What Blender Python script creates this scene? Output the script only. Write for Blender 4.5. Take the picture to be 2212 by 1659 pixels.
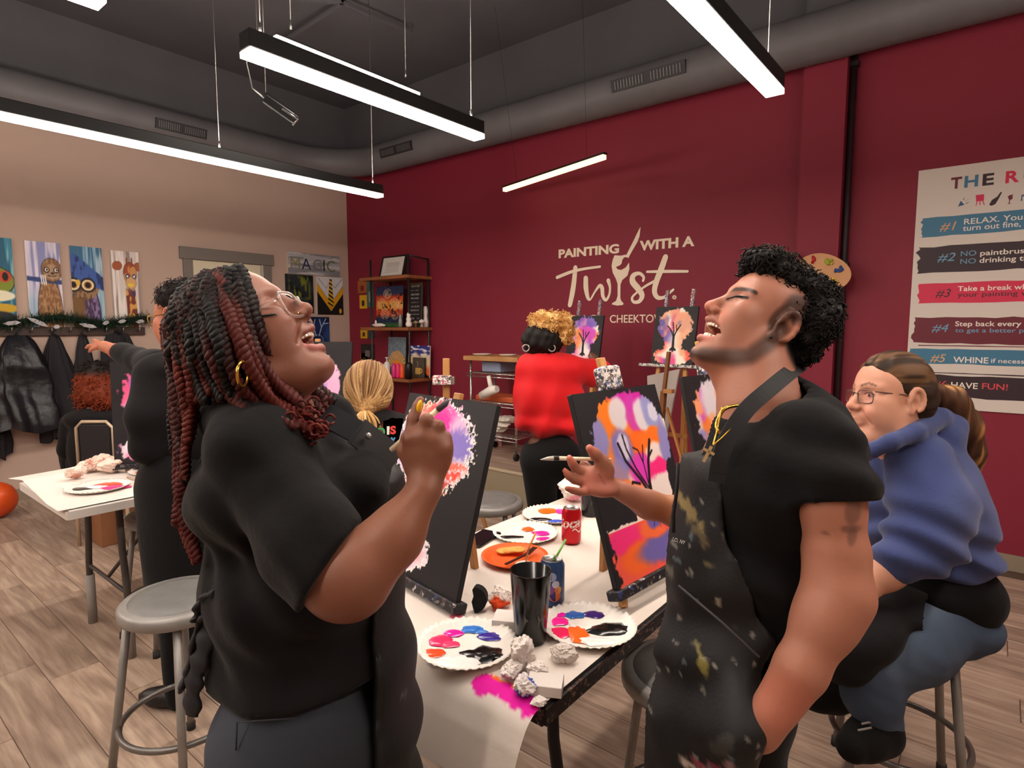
import bpy, bmesh, math, random
import numpy as np
from math import sin, cos, pi, radians, sqrt, atan2, atan
from mathutils import Vector, Matrix

for _o in list(bpy.data.objects): bpy.data.objects.remove(_o, do_unlink=True)
S = bpy.context.scene
COL = S.collection
rng = np.random.RandomState(7)
random.seed(7)

# ------------------------------------------------------------------ camera
F, CX, CY, HOR, H = 1290.0, 1106.0, 829.5, 706.0, 1.48
PIT = atan((CY - HOR) / F)
YAW = radians(39.0)
cd = bpy.data.cameras.new('camera')
cd.sensor_fit = 'HORIZONTAL'
cd.sensor_width = 36.0
cd.lens = 36.0 * F / 2212.0
cd.clip_start = 0.02
cam = bpy.data.objects.new('camera', cd)
COL.objects.link(cam)
cam.location = (0, 0, H)
cam.rotation_euler = (pi / 2 - PIT, 0, YAW)
S.camera = cam

# ------------------------------------------------------------------ world and exposure
W = bpy.data.worlds.new('world')
S.world = W
W.use_nodes = True
W.node_tree.nodes['Background'].inputs[0].default_value = (0.9, 0.8, 0.75, 1)
W.node_tree.nodes['Background'].inputs[1].default_value = 0.15
S.view_settings.view_transform = 'Standard'
S.view_settings.look = 'None'
S.view_settings.gamma = 1.0
S.view_settings.use_curve_mapping = False
S.view_settings.exposure = 0.5
LAMP_COL = (1.0, 0.88, 0.77)
LAMP_POW = 42.0

# ------------------------------------------------------------------ geometry of the view (back-projection of measured points)
UP = np.array([0, 0, 1.0])
FH = np.array([-sin(YAW), cos(YAW), 0])
RT = np.array([cos(YAW), sin(YAW), 0])
FW = FH * cos(PIT) - UP * sin(PIT)
UC = FH * sin(PIT) + UP * cos(PIT)
C0 = np.array([0, 0, H])
def ray(x, y): return FW + RT * ((x - CX) / F) + UC * ((CY - y) / F)
def P(x, y, d): return C0 + ray(x, y) * d
def onz(x, y, z):
    v = ray(x, y); return C0 + v * ((z - H) / v[2])
def ony(x, y, Y):
    v = ray(x, y); return C0 + v * (Y / v[1])
def onx(x, y, X):
    v = ray(x, y); return C0 + v * (X / v[0])

# ------------------------------------------------------------------ materials
def s2l(c):
    c = np.asarray(c, float)
    return np.where(c <= 0.04045, c / 12.92, ((c + 0.055) / 1.055) ** 2.4)
def rgb(h):
    h = h.lstrip('#'); return np.array([int(h[i:i + 2], 16) / 255 for i in (0, 2, 4)])
def lin(h): return tuple(float(v) for v in s2l(rgb(h))) + (1.0,)
MATS = {}
def mat(name, hexc, rough=0.6, metal=0.0, noise=None, bump=None, spec=0.5, trans=0.0, coat=0.0, emit=None, sheen=0.0, sss=0.0, ior=1.45):
    """noise=(hex2, scale, amount[, stretch xyz])  bump=(scale, strength)"""
    if name in MATS: return MATS[name]
    m = bpy.data.materials.new(name); m.use_nodes = True
    nt = m.node_tree; b = nt.nodes['Principled BSDF']
    b.inputs['Base Color'].default_value = lin(hexc)
    b.inputs['Roughness'].default_value = rough
    b.inputs['Metallic'].default_value = metal
    b.inputs['Specular IOR Level'].default_value = spec
    b.inputs['Transmission Weight'].default_value = trans
    b.inputs['Coat Weight'].default_value = coat
    b.inputs['IOR'].default_value = ior
    b.inputs['Sheen Weight'].default_value = sheen
    if sss:
        b.inputs['Subsurface Weight'].default_value = sss
        b.inputs['Subsurface Radius'].default_value = (0.012, 0.005, 0.003)
    if emit:
        b.inputs['Emission Color'].default_value = tuple(emit[0]) + (1,)
        b.inputs['Emission Strength'].default_value = emit[1]
    tc = None
    if noise or bump:
        tc = nt.nodes.new('ShaderNodeTexCoord')
    if noise:
        mp = nt.nodes.new('ShaderNodeMapping')
        if len(noise) > 3: mp.inputs['Scale'].default_value = noise[3]
        nt.links.new(tc.outputs['Object'], mp.inputs['Vector'])
        n = nt.nodes.new('ShaderNodeTexNoise'); n.inputs['Scale'].default_value = noise[1]; n.inputs['Detail'].default_value = 6
        nt.links.new(mp.outputs[0], n.inputs['Vector'])
        r = nt.nodes.new('ShaderNodeValToRGB')
        r.color_ramp.elements[0].position = 0.5 - 0.25 / max(noise[2], .01) * .5
        r.color_ramp.elements[1].position = 0.5 + 0.25 / max(noise[2], .01) * .5
        r.color_ramp.elements[0].color = lin(hexc); r.color_ramp.elements[1].color = lin(noise[0])
        nt.links.new(n.outputs['Fac'], r.inputs[0]); nt.links.new(r.outputs[0], b.inputs['Base Color'])
    if bump:
        n2 = nt.nodes.new('ShaderNodeTexNoise'); n2.inputs['Scale'].default_value = bump[0]; n2.inputs['Detail'].default_value = 5
        nt.links.new(tc.outputs['Object'], n2.inputs['Vector'])
        bp = nt.nodes.new('ShaderNodeBump'); bp.inputs['Strength'].default_value = bump[1]; bp.inputs['Distance'].default_value = 0.01
        nt.links.new(n2.outputs['Fac'], bp.inputs['Height']); nt.links.new(bp.outputs[0], b.inputs['Normal'])
    MATS[name] = m
    return m
def mat_vc(name, rough=0.6, bump=None, spec=0.5, sheen=0.0, sss=0.0, coat=0.0, metal=0.0):
    """material that takes its colour from the mesh's painted 'Col' attribute"""
    if name in MATS: return MATS[name]
    m = mat(name, '#888888', rough, metal, None, bump, spec, sheen=sheen, sss=sss, coat=coat)
    nt = m.node_tree
    a = nt.nodes.new('ShaderNodeVertexColor'); a.layer_name = 'Col'
    nt.links.new(a.outputs[0], nt.nodes['Principled BSDF'].inputs['Base Color'])
    return m
def mat_emit(name, col, strength):
    if name in MATS: return MATS[name]
    m = bpy.data.materials.new(name); m.use_nodes = True
    nt = m.node_tree; nt.nodes.clear()
    e = nt.nodes.new('ShaderNodeEmission'); o = nt.nodes.new('ShaderNodeOutputMaterial')
    e.inputs[0].default_value = tuple(col) + (1,); e.inputs[1].default_value = strength
    nt.links.new(e.outputs[0], o.inputs[0]); MATS[name] = m
    return m
def mat_splat(name, base='#1c1c20', cols=('#d8d4cf', '#3a4a86', '#a33a4a', '#c9b27a'), scale=30.0, thr=0.56, rough=.55, stretch=(1, 1, 1)):
    """dark base with dried paint smears in several colours"""
    if name in MATS: return MATS[name]
    m = mat(name, base, rough); nt = m.node_tree; b = nt.nodes['Principled BSDF']
    tc = nt.nodes.new('ShaderNodeTexCoord'); mp = nt.nodes.new('ShaderNodeMapping'); mp.inputs['Scale'].default_value = stretch
    nt.links.new(tc.outputs['Object'], mp.inputs[0])
    prev = None
    for i, c in enumerate(cols):
        n = nt.nodes.new('ShaderNodeTexNoise'); n.noise_dimensions = '4D'; n.inputs['W'].default_value = i * 7.3 + 1
        n.inputs['Scale'].default_value = scale * (1 + .35 * i); n.inputs['Detail'].default_value = 4
        nt.links.new(mp.outputs[0], n.inputs['Vector'])
        r = nt.nodes.new('ShaderNodeValToRGB'); r.color_ramp.elements[0].position = thr; r.color_ramp.elements[1].position = thr + .03
        nt.links.new(n.outputs['Fac'], r.inputs[0])
        mx = nt.nodes.new('ShaderNodeMix'); mx.data_type = 'RGBA'
        nt.links.new(r.outputs[0], mx.inputs[0])
        if prev is None: mx.inputs[6].default_value = lin(base)
        else: nt.links.new(prev, mx.inputs[6])
        mx.inputs[7].default_value = lin(c); prev = mx.outputs[2]
    nt.links.new(prev, b.inputs['Base Color'])
    return m

# ------------------------------------------------------------------ mesh helpers
def frame(d, ref=(0, 0, 1)):
    d = np.asarray(d, float); d = d / np.linalg.norm(d)
    ref = np.asarray(ref, float)
    if abs(d @ ref) > .98: ref = np.array([1., 0, 0])
    u = np.cross(ref, d); u /= np.linalg.norm(u); v = np.cross(d, u)
    return d, u, v
class MB:
    """collects faces of one mesh"""
    def __init__(s): s.v = []; s.f = []; s.mi = []; s.cm = 0; s.sm = []
    def add(s, vs, fs, smooth=False):
        o = len(s.v); s.v += [tuple(float(c) for c in p) for p in vs]
        for f in fs:
            s.f.append([i + o for i in f]); s.mi.append(s.cm); s.sm.append(smooth)
        return s
    def box(s, c, size, R=None, bev=0.0):
        hx, hy, hz = [d / 2 for d in size]
        if bev > 0:
            b = min(bev, hx * .9, hy * .9, hz * .9); vs = []; idx = {}
            for sx in (-1, 1):
                for sy in (-1, 1):
                    for sz in (-1, 1):
                        for ax in range(3):
                            p = [sx * (hx - (b if ax != 0 else 0)), sy * (hy - (b if ax != 1 else 0)), sz * (hz - (b if ax != 2 else 0))]
                            idx[(sx, sy, sz, ax)] = len(vs); vs.append(p)
            fs = []
            for ax in range(3):
                a1, a2 = [(1, 2), (2, 0), (0, 1)][ax]
                for sg in (-1, 1):
                    q = []
                    for (p1, p2) in ((-1, -1), (1, -1), (1, 1), (-1, 1)):
                        k = [0, 0, 0]; k[ax] = sg; k[a1] = p1; k[a2] = p2; q.append(idx[tuple(k) + (ax,)])
                    fs.append(q if sg > 0 else q[::-1])
            for ax in range(3):
                a1, a2 = [(1, 2), (2, 0), (0, 1)][ax]
                for p1 in (-1, 1):
                    for p2 in (-1, 1):
                        k0 = [0, 0, 0]; k0[ax] = -1; k0[a1] = p1; k0[a2] = p2
                        k1 = list(k0); k1[ax] = 1
                        q = [idx[tuple(k0) + (a1,)], idx[tuple(k1) + (a1,)], idx[tuple(k1) + (a2,)], idx[tuple(k0) + (a2,)]]
                        fs.append(q if p1 * p2 < 0 else q[::-1])
            for sx in (-1, 1):
                for sy in (-1, 1):
                    for sz in (-1, 1):
                        t = [idx[(sx, sy, sz, a)] for a in range(3)]
                        fs.append(t if sx * sy * sz > 0 else t[::-1])
        else:
            vs = [(x, y, z) for x in (-hx, hx) for y in (-hy, hy) for z in (-hz, hz)]
            fs = [(0, 1, 3, 2), (4, 6, 7, 5), (0, 4, 5, 1), (2, 3, 7, 6), (0, 2, 6, 4), (1, 5, 7, 3)]
        vs = np.array(vs)
        if R is not None: vs = vs @ np.array(R).T
        return s.add(vs + np.asarray(c), fs)
    def bar(s, a, b, w, h, ref=(0, 0, 1), bev=0.0):
        """rectangular bar from a to b; w across, h along ref"""
        a = np.asarray(a, float); b = np.asarray(b, float); d, u, v = frame(b - a, ref)
        return s.box((a + b) / 2, (np.linalg.norm(b - a), w, h), np.array([d, u, v]).T, bev)
    def tube(s, pts, r, n=10, closed=False, caps=True, smooth=True, flat=None):
        pts = [np.asarray(p, float) for p in pts]; N = len(pts)
        rs = r if hasattr(r, '__len__') else [r] * N
        vs = []; fs = []
        pu = None
        for i in range(N):
            if closed: d = pts[(i + 1) % N] - pts[i - 1]
            else: d = pts[min(i + 1, N - 1)] - pts[max(i - 1, 0)]
            L = np.linalg.norm(d); d = d / L if L > 1e-9 else np.array([0, 0, 1.])
            if pu is None: _, u, v = frame(d)
            else:
                u = pu - d * (pu @ d); u /= max(np.linalg.norm(u), 1e-9); v = np.cross(d, u)
            pu = u
            fl = flat if flat else 1.0
            for k in range(n):
                t = 2 * pi * k / n
                vs.append(pts[i] + rs[i] * (cos(t) * u + fl * sin(t) * v))
        M = N if closed else N - 1
        for i in range(M):
            j = (i + 1) % N
            for k in range(n):
                k2 = (k + 1) % n
                fs.append((i * n + k, i * n + k2, j * n + k2, j * n + k))
        s.add(vs, fs, smooth)
        if caps and not closed:
            o = len(s.v) - len(vs)
            s.f.append([o + k for k in range(n)][::-1]); s.mi.append(s.cm); s.sm.append(False)
            s.f.append([o + (N - 1) * n + k for k in range(n)]); s.mi.append(s.cm); s.sm.append(False)
        return s
    def lathe(s, prof, c=(0, 0, 0), n=28, R=None, smooth=True, wob=None):
        vs = []; fs = []; m = len(prof)
        for k in range(n):
            t = 2 * pi * k / n
            for j, (r, z) in enumerate(prof):
                q = np.array([r * cos(t), r * sin(t), z])
                if wob: q = wob(q, t, j)
                vs.append(q)
        for k in range(n):
            k2 = (k + 1) % n
            for j in range(m - 1):
                fs.append((k * m + j, k2 * m + j, k2 * m + j + 1, k * m + j + 1))
        vs = np.array(vs)
        if R is not None: vs = vs @ np.array(R).T
        return s.add(vs + np.asarray(c), fs, smooth)
    def prism(s, poly, o, u, v, d):
        """2-D polygon extruded: origin o, axes u, v, thickness vector d"""
        o, u, v, d = [np.asarray(x, float) for x in (o, u, v, d)]
        n = len(poly); a = [o + u * x + v * y for x, y in poly]; b = [p + d for p in a]
        fs = [list(range(n))[::-1], list(range(n, 2 * n))] + [(i, (i + 1) % n, n + (i + 1) % n, n + i) for i in range(n)]
        return s.add(a + b, fs)
    def grid(s, fn, nu, nv, smooth=True, closed_u=False):
        vs = [fn(i / (nu if closed_u else nu - 1), j / (nv - 1)) for i in range(nu) for j in range(nv)]
        fs = []
        for i in range(nu if closed_u else nu - 1):
            i2 = (i + 1) % nu
            for j in range(nv - 1):
                fs.append((i * nv + j, i2 * nv + j, i2 * nv + j + 1, i * nv + j + 1))
        return s.add(vs, fs, smooth)
    def blob(s, c, rad, R=None, n=12, m=8, wob=0.0, seed=0):
        q = np.random.RandomState(seed); vs = []; fs = []
        for i in range(n):
            for j in range(m):
                th = 2 * pi * i / n; ph = pi * j / (m - 1)
                k = 1 + (q.rand() - .5) * 2 * wob * (0 < j < m - 1)
                vs.append([rad[0] * cos(th) * sin(ph) * k, rad[1] * sin(th) * sin(ph) * k, rad[2] * cos(ph) * k])
        for i in range(n):
            i2 = (i + 1) % n
            for j in range(m - 1): fs.append((i * m + j, i * m + j + 1, i2 * m + j + 1, i2 * m + j))
        vs = np.array(vs)
        if R is not None: vs = vs @ np.array(R).T
        return s.add(vs + np.asarray(c), fs, True)
    def build(s, name, mats, parent=None, origin=None):
        me = bpy.data.meshes.new(name)
        v = np.array(s.v, float)
        off = np.zeros(3) if origin is None else np.asarray(origin, float)
        me.from_pydata([tuple(p) for p in (v - off)], [], s.f)
        if not isinstance(mats, (list, tuple)): mats = [mats]
        for m in mats: me.materials.append(m)
        me.polygons.foreach_set('material_index', s.mi)
        me.polygons.foreach_set('use_smooth', s.sm)
        me.update()
        return link(name, me, parent, off)
def wp(mb, name, mats, parent):
    """part given in world coordinates under an unrotated thing"""
    r = parent
    while r.parent is not None: r = r.parent
    o = mb.build(name, mats, parent, r.location); o.location = (0, 0, 0); return o
def wparent(o, parent):
    """hang an object whose mesh is in world coordinates under an unrotated thing"""
    r = parent
    while r.parent is not None: r = r.parent
    o.parent = parent; o.data.transform(Matrix.Translation(-Vector(r.location))); o.location = (0, 0, 0); return o
def link(name, me, parent=None, loc=(0, 0, 0)):
    o = bpy.data.objects.new(name, me); COL.objects.link(o)
    if parent is not None:
        o.parent = parent
        o.location = Vector([float(a) for a in loc])
        if any(abs(float(a)) > 1e-12 for a in loc): pass
    else: o.location = [float(a) for a in loc]
    return o
def tag(o, label, cat, group=None, kind=None):
    o['label'] = label
    if cat: o['category'] = cat
    if group: o['group'] = group
    if kind: o['kind'] = kind
    return o
def thing(name, label, cat, loc=(0, 0, 0), rz=0.0, group=None):
    o = bpy.data.objects.new(name, None); COL.objects.link(o); o.empty_display_size = .05
    o.location = [float(a) for a in loc]; o.rotation_euler = (0, 0, rz)
    return tag(o, label, cat, group)
def struct(o, label=None):
    o['kind'] = 'structure'
    if label: o['label'] = label
    return o
def dup(root, loc, rz=None, label=None, group=None):
    r = root.copy(); COL.objects.link(r); r.location = [float(a) for a in loc]
    if rz is not None: r.rotation_euler = (0, 0, rz)
    if label: r['label'] = label
    if group: r['group'] = group
    for ch in list(root.children):
        c = ch.copy(); COL.objects.link(c); c.parent = r
        for g in ch.children:
            e = g.copy(); COL.objects.link(e); e.parent = c
    return r
def text_mesh(txt, size, extrude=0.002, bold=0.0, space=1.0, align='LEFT', shear=0.0):
    cu = bpy.data.curves.new('txt', 'FONT'); cu.body = txt; cu.size = size; cu.extrude = extrude; cu.offset = bold
    cu.space_character = space; cu.align_x = align; cu.shear = shear; cu.resolution_u = 4
    o = bpy.data.objects.new('txt', cu); COL.objects.link(o)
    dg = bpy.context.evaluated_depsgraph_get(); dg.update()
    me = bpy.data.meshes.new_from_object(o.evaluated_get(dg))
    bpy.data.objects.remove(o, do_unlink=True); bpy.data.curves.remove(cu)
    return me
def text_obj(name, txt, size, m, origin, u, v, parent=None, width=None, height=None, **kw):
    """lettering in the plane origin+u,v (world); width/height scale the run"""
    me = text_mesh(txt, size, **kw)
    co = np.zeros(len(me.vertices) * 3); me.vertices.foreach_get('co', co); co = co.reshape(-1, 3)
    mn = co.min(0); mx = co.max(0)
    al = kw.get('align', 'LEFT')
    sx = width / (mx[0] - mn[0]) if width else 1.0
    sy = height / (mx[1] - 0) if height else (sx if width else 1.0)
    x0 = mn[0] if al == 'LEFT' else 0
    u = np.asarray(u, float); v = np.asarray(v, float); n = np.cross(u, v)
    w = np.asarray(origin) + np.outer((co[:, 0] - x0) * sx, u) + np.outer(co[:, 1] * sy, v) + np.outer(co[:, 2], n)
    me.vertices.foreach_set('co', w.ravel()); me.materials.append(m); me.name = name; me.update()
    return link(name, me, parent)

# ------------------------------------------------------------------ painted grids (flat paint on canvas)
def paint_grid(name, o, u, v, w, h, nu, nv, fn, m, parent=None, bulge=None):
    """grid of vertices from corner o along u (w) and v (h); fn(X, Y in 0..1) -> sRGB (N,3)"""
    o, u, v = [np.asarray(x, float) for x in (o, u, v)]
    X, Y = np.meshgrid(np.linspace(0, 1, nu), np.linspace(0, 1, nv), indexing='ij')
    X = X.ravel(); Y = Y.ravel()
    pts = o + np.outer(X * w, u) + np.outer(Y * h, v)
    if bulge is not None: pts = pts + np.outer(bulge(X, Y), np.cross(u, v))
    i, j = np.meshgrid(np.arange(nu - 1), np.arange(nv - 1), indexing='ij'); i = i.ravel(); j = j.ravel()
    q = np.stack([i * nv + j, (i + 1) * nv + j, (i + 1) * nv + j + 1, i * nv + j + 1], 1)
    return np_mesh(name, pts, q, m, parent, s2l(np.clip(fn(X, Y), 0, 1)))
def np_mesh(name, pts, quads, m, parent=None, col=None, smooth=True):
    me = bpy.data.meshes.new(name); n = len(pts); f = len(quads); k = quads.shape[1]
    me.vertices.add(n); me.vertices.foreach_set('co', np.ascontiguousarray(pts, dtype=np.float32).ravel())
    me.loops.add(f * k); me.loops.foreach_set('vertex_index', np.ascontiguousarray(quads, dtype=np.int32).ravel())
    me.polygons.add(f); me.polygons.foreach_set('loop_start', np.arange(0, f * k, k, dtype=np.int32))
    me.polygons.foreach_set('use_smooth', np.full(f, smooth))
    if col is not None:
        a = me.color_attributes.new('Col', 'FLOAT_COLOR', 'POINT')
        c4 = np.ones((n, 4), np.float32); c4[:, :3] = col; a.data.foreach_set('color', c4.ravel())
    me.update(calc_edges=True); me.validate()
    me.materials.append(m)
    return link(name, me, parent)
def vnoise(X, Y, sc, seed=0, octv=3):
    """smooth 2-D value noise 0..1"""
    out = 0; amp = 1; tot = 0
    for k in range(octv):
        q = np.random.RandomState(seed * 31 + k).rand(64, 64)
        x = X * sc * 2 ** k + 17.3; y = Y * sc * 2 ** k + 9.1
        xi = np.floor(x).astype(int); yi = np.floor(y).astype(int); fx = x - xi; fy = y - yi
        fx = fx * fx * (3 - 2 * fx); fy = fy * fy * (3 - 2 * fy)
        g = lambda a, b: q[a % 64, b % 64]
        out = out + amp * ((g(xi, yi) * (1 - fx) + g(xi + 1, yi) * fx) * (1 - fy) + (g(xi, yi + 1) * (1 - fx) + g(xi + 1, yi + 1) * fx) * fy)
        tot += amp; amp *= .5
    return out / tot
def sstep(a, b, x):
    t = np.clip((x - a) / (b - a), 0, 1); return t * t * (3 - 2 * t)
def lerpc(c, c2, t): return c * (1 - t[:, None]) + np.asarray(c2) * t[:, None]
def segd(X, Y, pts):
    """distance to a polyline"""
    d = np.full(X.shape, 9.0)
    for (x0, y0), (x1, y1) in zip(pts[:-1], pts[1:]):
        dx, dy = x1 - x0, y1 - y0; t = np.clip(((X - x0) * dx + (Y - y0) * dy) / (dx * dx + dy * dy + 1e-12), 0, 1)
        d = np.minimum(d, np.hypot(X - x0 - t * dx, Y - y0 - t * dy))
    return d
# ------------------------------------------------------------------ signed-distance modelling for bodies and cloth
class Field:
    def __init__(s, lo, hi, h):
        s.lo = np.asarray(lo, float); s.h = h
        s.n = np.ceil((np.asarray(hi) - s.lo) / h).astype(int) + 1
        s.d = np.full(s.n, 0.2, np.float32)
        s.ax = [s.lo[i] + h * np.arange(s.n[i]) for i in range(3)]
    def _blk(s, lo, hi):
        a = np.clip(np.floor((np.asarray(lo) - s.lo) / s.h).astype(int), 0, s.n - 1)
        b = np.clip(np.ceil((np.asarray(hi) - s.lo) / s.h).astype(int) + 1, 0, s.n)
        if np.any(b <= a): return None, None
        sl = tuple(slice(a[i], b[i]) for i in range(3))
        g = np.meshgrid(*[s.ax[i][sl[i]].astype(np.float32) for i in range(3)], indexing='ij', sparse=True)
        return sl, g
    def _comb(s, sl, d, k, op):
        a = s.d[sl]
        if op == 'u':
            if k > 0:
                hh = np.clip(.5 + .5 * (a - d) / k, 0, 1); s.d[sl] = a * (1 - hh) + d * hh - k * hh * (1 - hh)
            else: s.d[sl] = np.minimum(a, d)
        else:
            if k > 0:
                hh = np.clip(.5 - .5 * (a + d) / k, 0, 1); s.d[sl] = a * (1 - hh) - d * hh + k * hh * (1 - hh)
            else: s.d[sl] = np.maximum(a, -d)
    def cap(s, a, b, ra, rb=None, k=0.01, op='u', sq=None):
        """round cone a->b; sq=(axis, factor) flattens the section along axis"""
        rb = ra if rb is None else rb
        a = np.asarray(a, float); b = np.asarray(b, float); m = max(ra, rb) * (max(1, sq[1]) if sq else 1) + k * 1.5 + 2 * s.h
        sl, g = s._blk(np.minimum(a, b) - m, np.maximum(a, b) + m)
        if sl is None: return s
        p = [g[i] - np.float32(a[i]) for i in range(3)]; ba = b - a; L2 = max(ba @ ba, 1e-9)
        t = np.clip((p[0] * ba[0] + p[1] * ba[1] + p[2] * ba[2]) / L2, 0, 1)
        q = [p[i] - t * ba[i] for i in range(3)]
        if sq:
            n = np.asarray(sq[0], float); n = n / np.linalg.norm(n); dn = q[0] * n[0] + q[1] * n[1] + q[2] * n[2]
            q = [q[i] + dn * n[i] * (1 / sq[1] - 1) for i in range(3)]
        d = np.sqrt(q[0] ** 2 + q[1] ** 2 + q[2] ** 2) - (ra + (rb - ra) * t)
        s._comb(sl, d.astype(np.float32), k, op); return s
    def ell(s, c, r, R=None, k=0.01, op='u'):
        """ellipsoid; R columns are its axes"""
        c = np.asarray(c, float); r = np.asarray(r, float); R = np.eye(3) if R is None else np.asarray(R)
        e = np.sqrt(((R * r) ** 2).sum(1)) + k * 1.5 + 2 * s.h
        sl, g = s._blk(c - e, c + e)
        if sl is None: return s
        p = [g[i] - np.float32(c[i]) for i in range(3)]
        q = [(p[0] * R[0, j] + p[1] * R[1, j] + p[2] * R[2, j]) for j in range(3)]
        k0 = np.sqrt(sum((q[j] / r[j]) ** 2 for j in range(3))); k1 = np.sqrt(sum((q[j] / r[j] ** 2) ** 2 for j in range(3))) + 1e-9
        d = k0 * (k0 - 1) / k1
        s._comb(sl, d.astype(np.float32), k, op); return s
    def chain(s, pts, rs, k=0.01, op='u', sq=None):
        for i in range(len(pts) - 1): s.cap(pts[i], pts[i + 1], rs[i], rs[i + 1], k, op, sq)
        return s
    def half(s, p, n, k=0.005):
        """cut away everything on the +n side of p"""
        g = np.meshgrid(*[s.ax[i].astype(np.float32) for i in range(3)], indexing='ij', sparse=True)
        n = np.asarray(n, float); n = n / np.linalg.norm(n)
        d = -sum((g[i] - np.float32(p[i])) * n[i] for i in range(3))
        a = s.d; hh = np.clip(.5 - .5 * (a + d) / k, 0, 1); s.d = (a * (1 - hh) - d * hh + k * hh * (1 - hh)).astype(np.float32); return s
    def disp(s, fn):
        """fn(x,y,z) added near the surface"""
        idx = np.argwhere(np.abs(s.d) < .04)
        p = s.lo + idx * s.h; s.d[tuple(idx.T)] += fn(p).astype(np.float32); return s
    def mesh(s):
        d = s.d; ins = d < 0
        nx, ny, nz = s.n
        c = np.zeros((nx - 1, ny - 1, nz - 1), np.int8)
        for dx in (0, 1):
            for dy in (0, 1):
                for dz in (0, 1): c += ins[dx:nx - 1 + dx, dy:ny - 1 + dy, dz:nz - 1 + dz]
        act = np.argwhere((c > 0) & (c < 8))
        vid = np.full(c.shape, -1, np.int32); vid[tuple(act.T)] = np.arange(len(act))
        acc = np.zeros((len(act), 3)); cnt = np.zeros(len(act))
        cor = [(a, b, e) for a in (0, 1) for b in (0, 1) for e in (0, 1)]
        dv = {q: d[act[:, 0] + q[0], act[:, 1] + q[1], act[:, 2] + q[2]] for q in cor}
        for q in cor:
            for ax in range(3):
                if q[ax]: continue
                q2 = list(q); q2[ax] = 1; q2 = tuple(q2)
                a, b = dv[q], dv[q2]; m = (a < 0) != (b < 0)
                t = np.where(m, a / np.where(m, a - b, 1), 0)
                pt = np.tile(np.array(q, float), (len(act), 1)); pt[:, ax] = t
                acc += pt * m[:, None]; cnt += m
        V = s.lo + (act + acc / cnt[:, None]) * s.h
        Q = []
        for ax in range(3):
            a1, a2 = (ax + 1) % 3, (ax + 2) % 3
            sl0 = [slice(None)] * 3; sl1 = [slice(None)] * 3; sl0[ax] = slice(0, -1); sl1[ax] = slice(1, None)
            A, B = ins[tuple(sl0)], ins[tuple(sl1)]
            for flip, e in ((False, A & ~B), (True, ~A & B)):
                ix = np.argwhere(e)
                ok = (ix[:, a1] > 0) & (ix[:, a2] > 0) & (ix[:, a1] < s.n[a1] - 1) & (ix[:, a2] < s.n[a2] - 1)
                ix = ix[ok]
                def cell(o1, o2):
                    j = ix.copy(); j[:, a1] -= o1; j[:, a2] -= o2; return vid[tuple(j.T)]
                q = np.stack([cell(1, 1), cell(0, 1), cell(0, 0), cell(1, 0)], 1)
                Q.append(q[:, ::-1] if flip else q)
        Q = np.concatenate(Q); Q = Q[(Q >= 0).all(1)]
        return V, Q
def relax(V, Q, it=2, lam=.5):
    e = np.concatenate([Q[:, [0, 1]], Q[:, [1, 2]], Q[:, [2, 3]], Q[:, [3, 0]]])
    n = len(V)
    for _ in range(it):
        a = np.zeros((n, 3)); w = np.zeros(n)
        for k in range(3):
            a[:, k] = np.bincount(e[:, 0], V[e[:, 1], k], n) + np.bincount(e[:, 1], V[e[:, 0], k], n)
        w = np.bincount(e[:, 0], minlength=n) + np.bincount(e[:, 1], minlength=n)
        V = V * (1 - lam) + lam * a / np.maximum(w, 1)[:, None]
    return V
def join_islands(parts):
    """[(V,Q,C)] -> one"""
    V = []; Q = []; C = []; o = 0
    for v, q, c in parts:
        V.append(v); Q.append(q + o); C.append(c); o += len(v)
    return np.concatenate(V), np.concatenate(Q), np.concatenate(C)
def blobcol(V, base, spots):
    """base sRGB hex; spots: (centre, radius, hex, strength) soft patches of colour"""
    c = np.tile(rgb(base), (len(V), 1))
    for p, r, h, st in spots:
        r = np.asarray(r, float)
        d = np.sqrt((((V - np.asarray(p)) / r) ** 2).sum(1)); c = lerpc(c, rgb(h), sstep(1.0, .45, d) * st)
    return c
def rotaxis(axis, a): return np.array(Matrix.Rotation(a, 3, Vector([float(x) for x in axis])))
def fold(pts_fn): return pts_fn
def n3(p, sc, seed=0):
    """cheap smooth 3-D noise -1..1 from sines"""
    q = np.random.RandomState(seed); out = 0
    for k in range(5):
        w = q.randn(3) * sc; ph = q.rand() * 6.28; out = out + np.sin(p @ w + ph)
    return out / 3.2
# ================================================================== SETTING
XW, YW, XE, YS, ZC, ZP = -6.431, 4.648, 2.3, -3.6, 4.15, 3.36
m_tan = mat('tan wall paint', '#bfa799', .75, noise=('#b9a193', 1.2, .6), bump=(160, .06))
m_red = mat('burgundy wall paint', '#862036', .62, noise=('#801c32', .8, .6), bump=(160, .06))
m_dkgrey = mat('dark grey ceiling paint', '#545357', .8, noise=('#4d4c51', 2.0, .6), bump=(60, .1))
m_base = mat('taupe vinyl baseboard', '#8f8270', .5)
m_black = mat('black metal', '#0d0d0e', .45)
m_steel = mat('bare steel', '#9b9a98', .35, .9)
m_wood = mat('pine wood', '#c9935a', .5, noise=('#a8713c', 6, .8, (1, 1, .15)))

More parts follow.
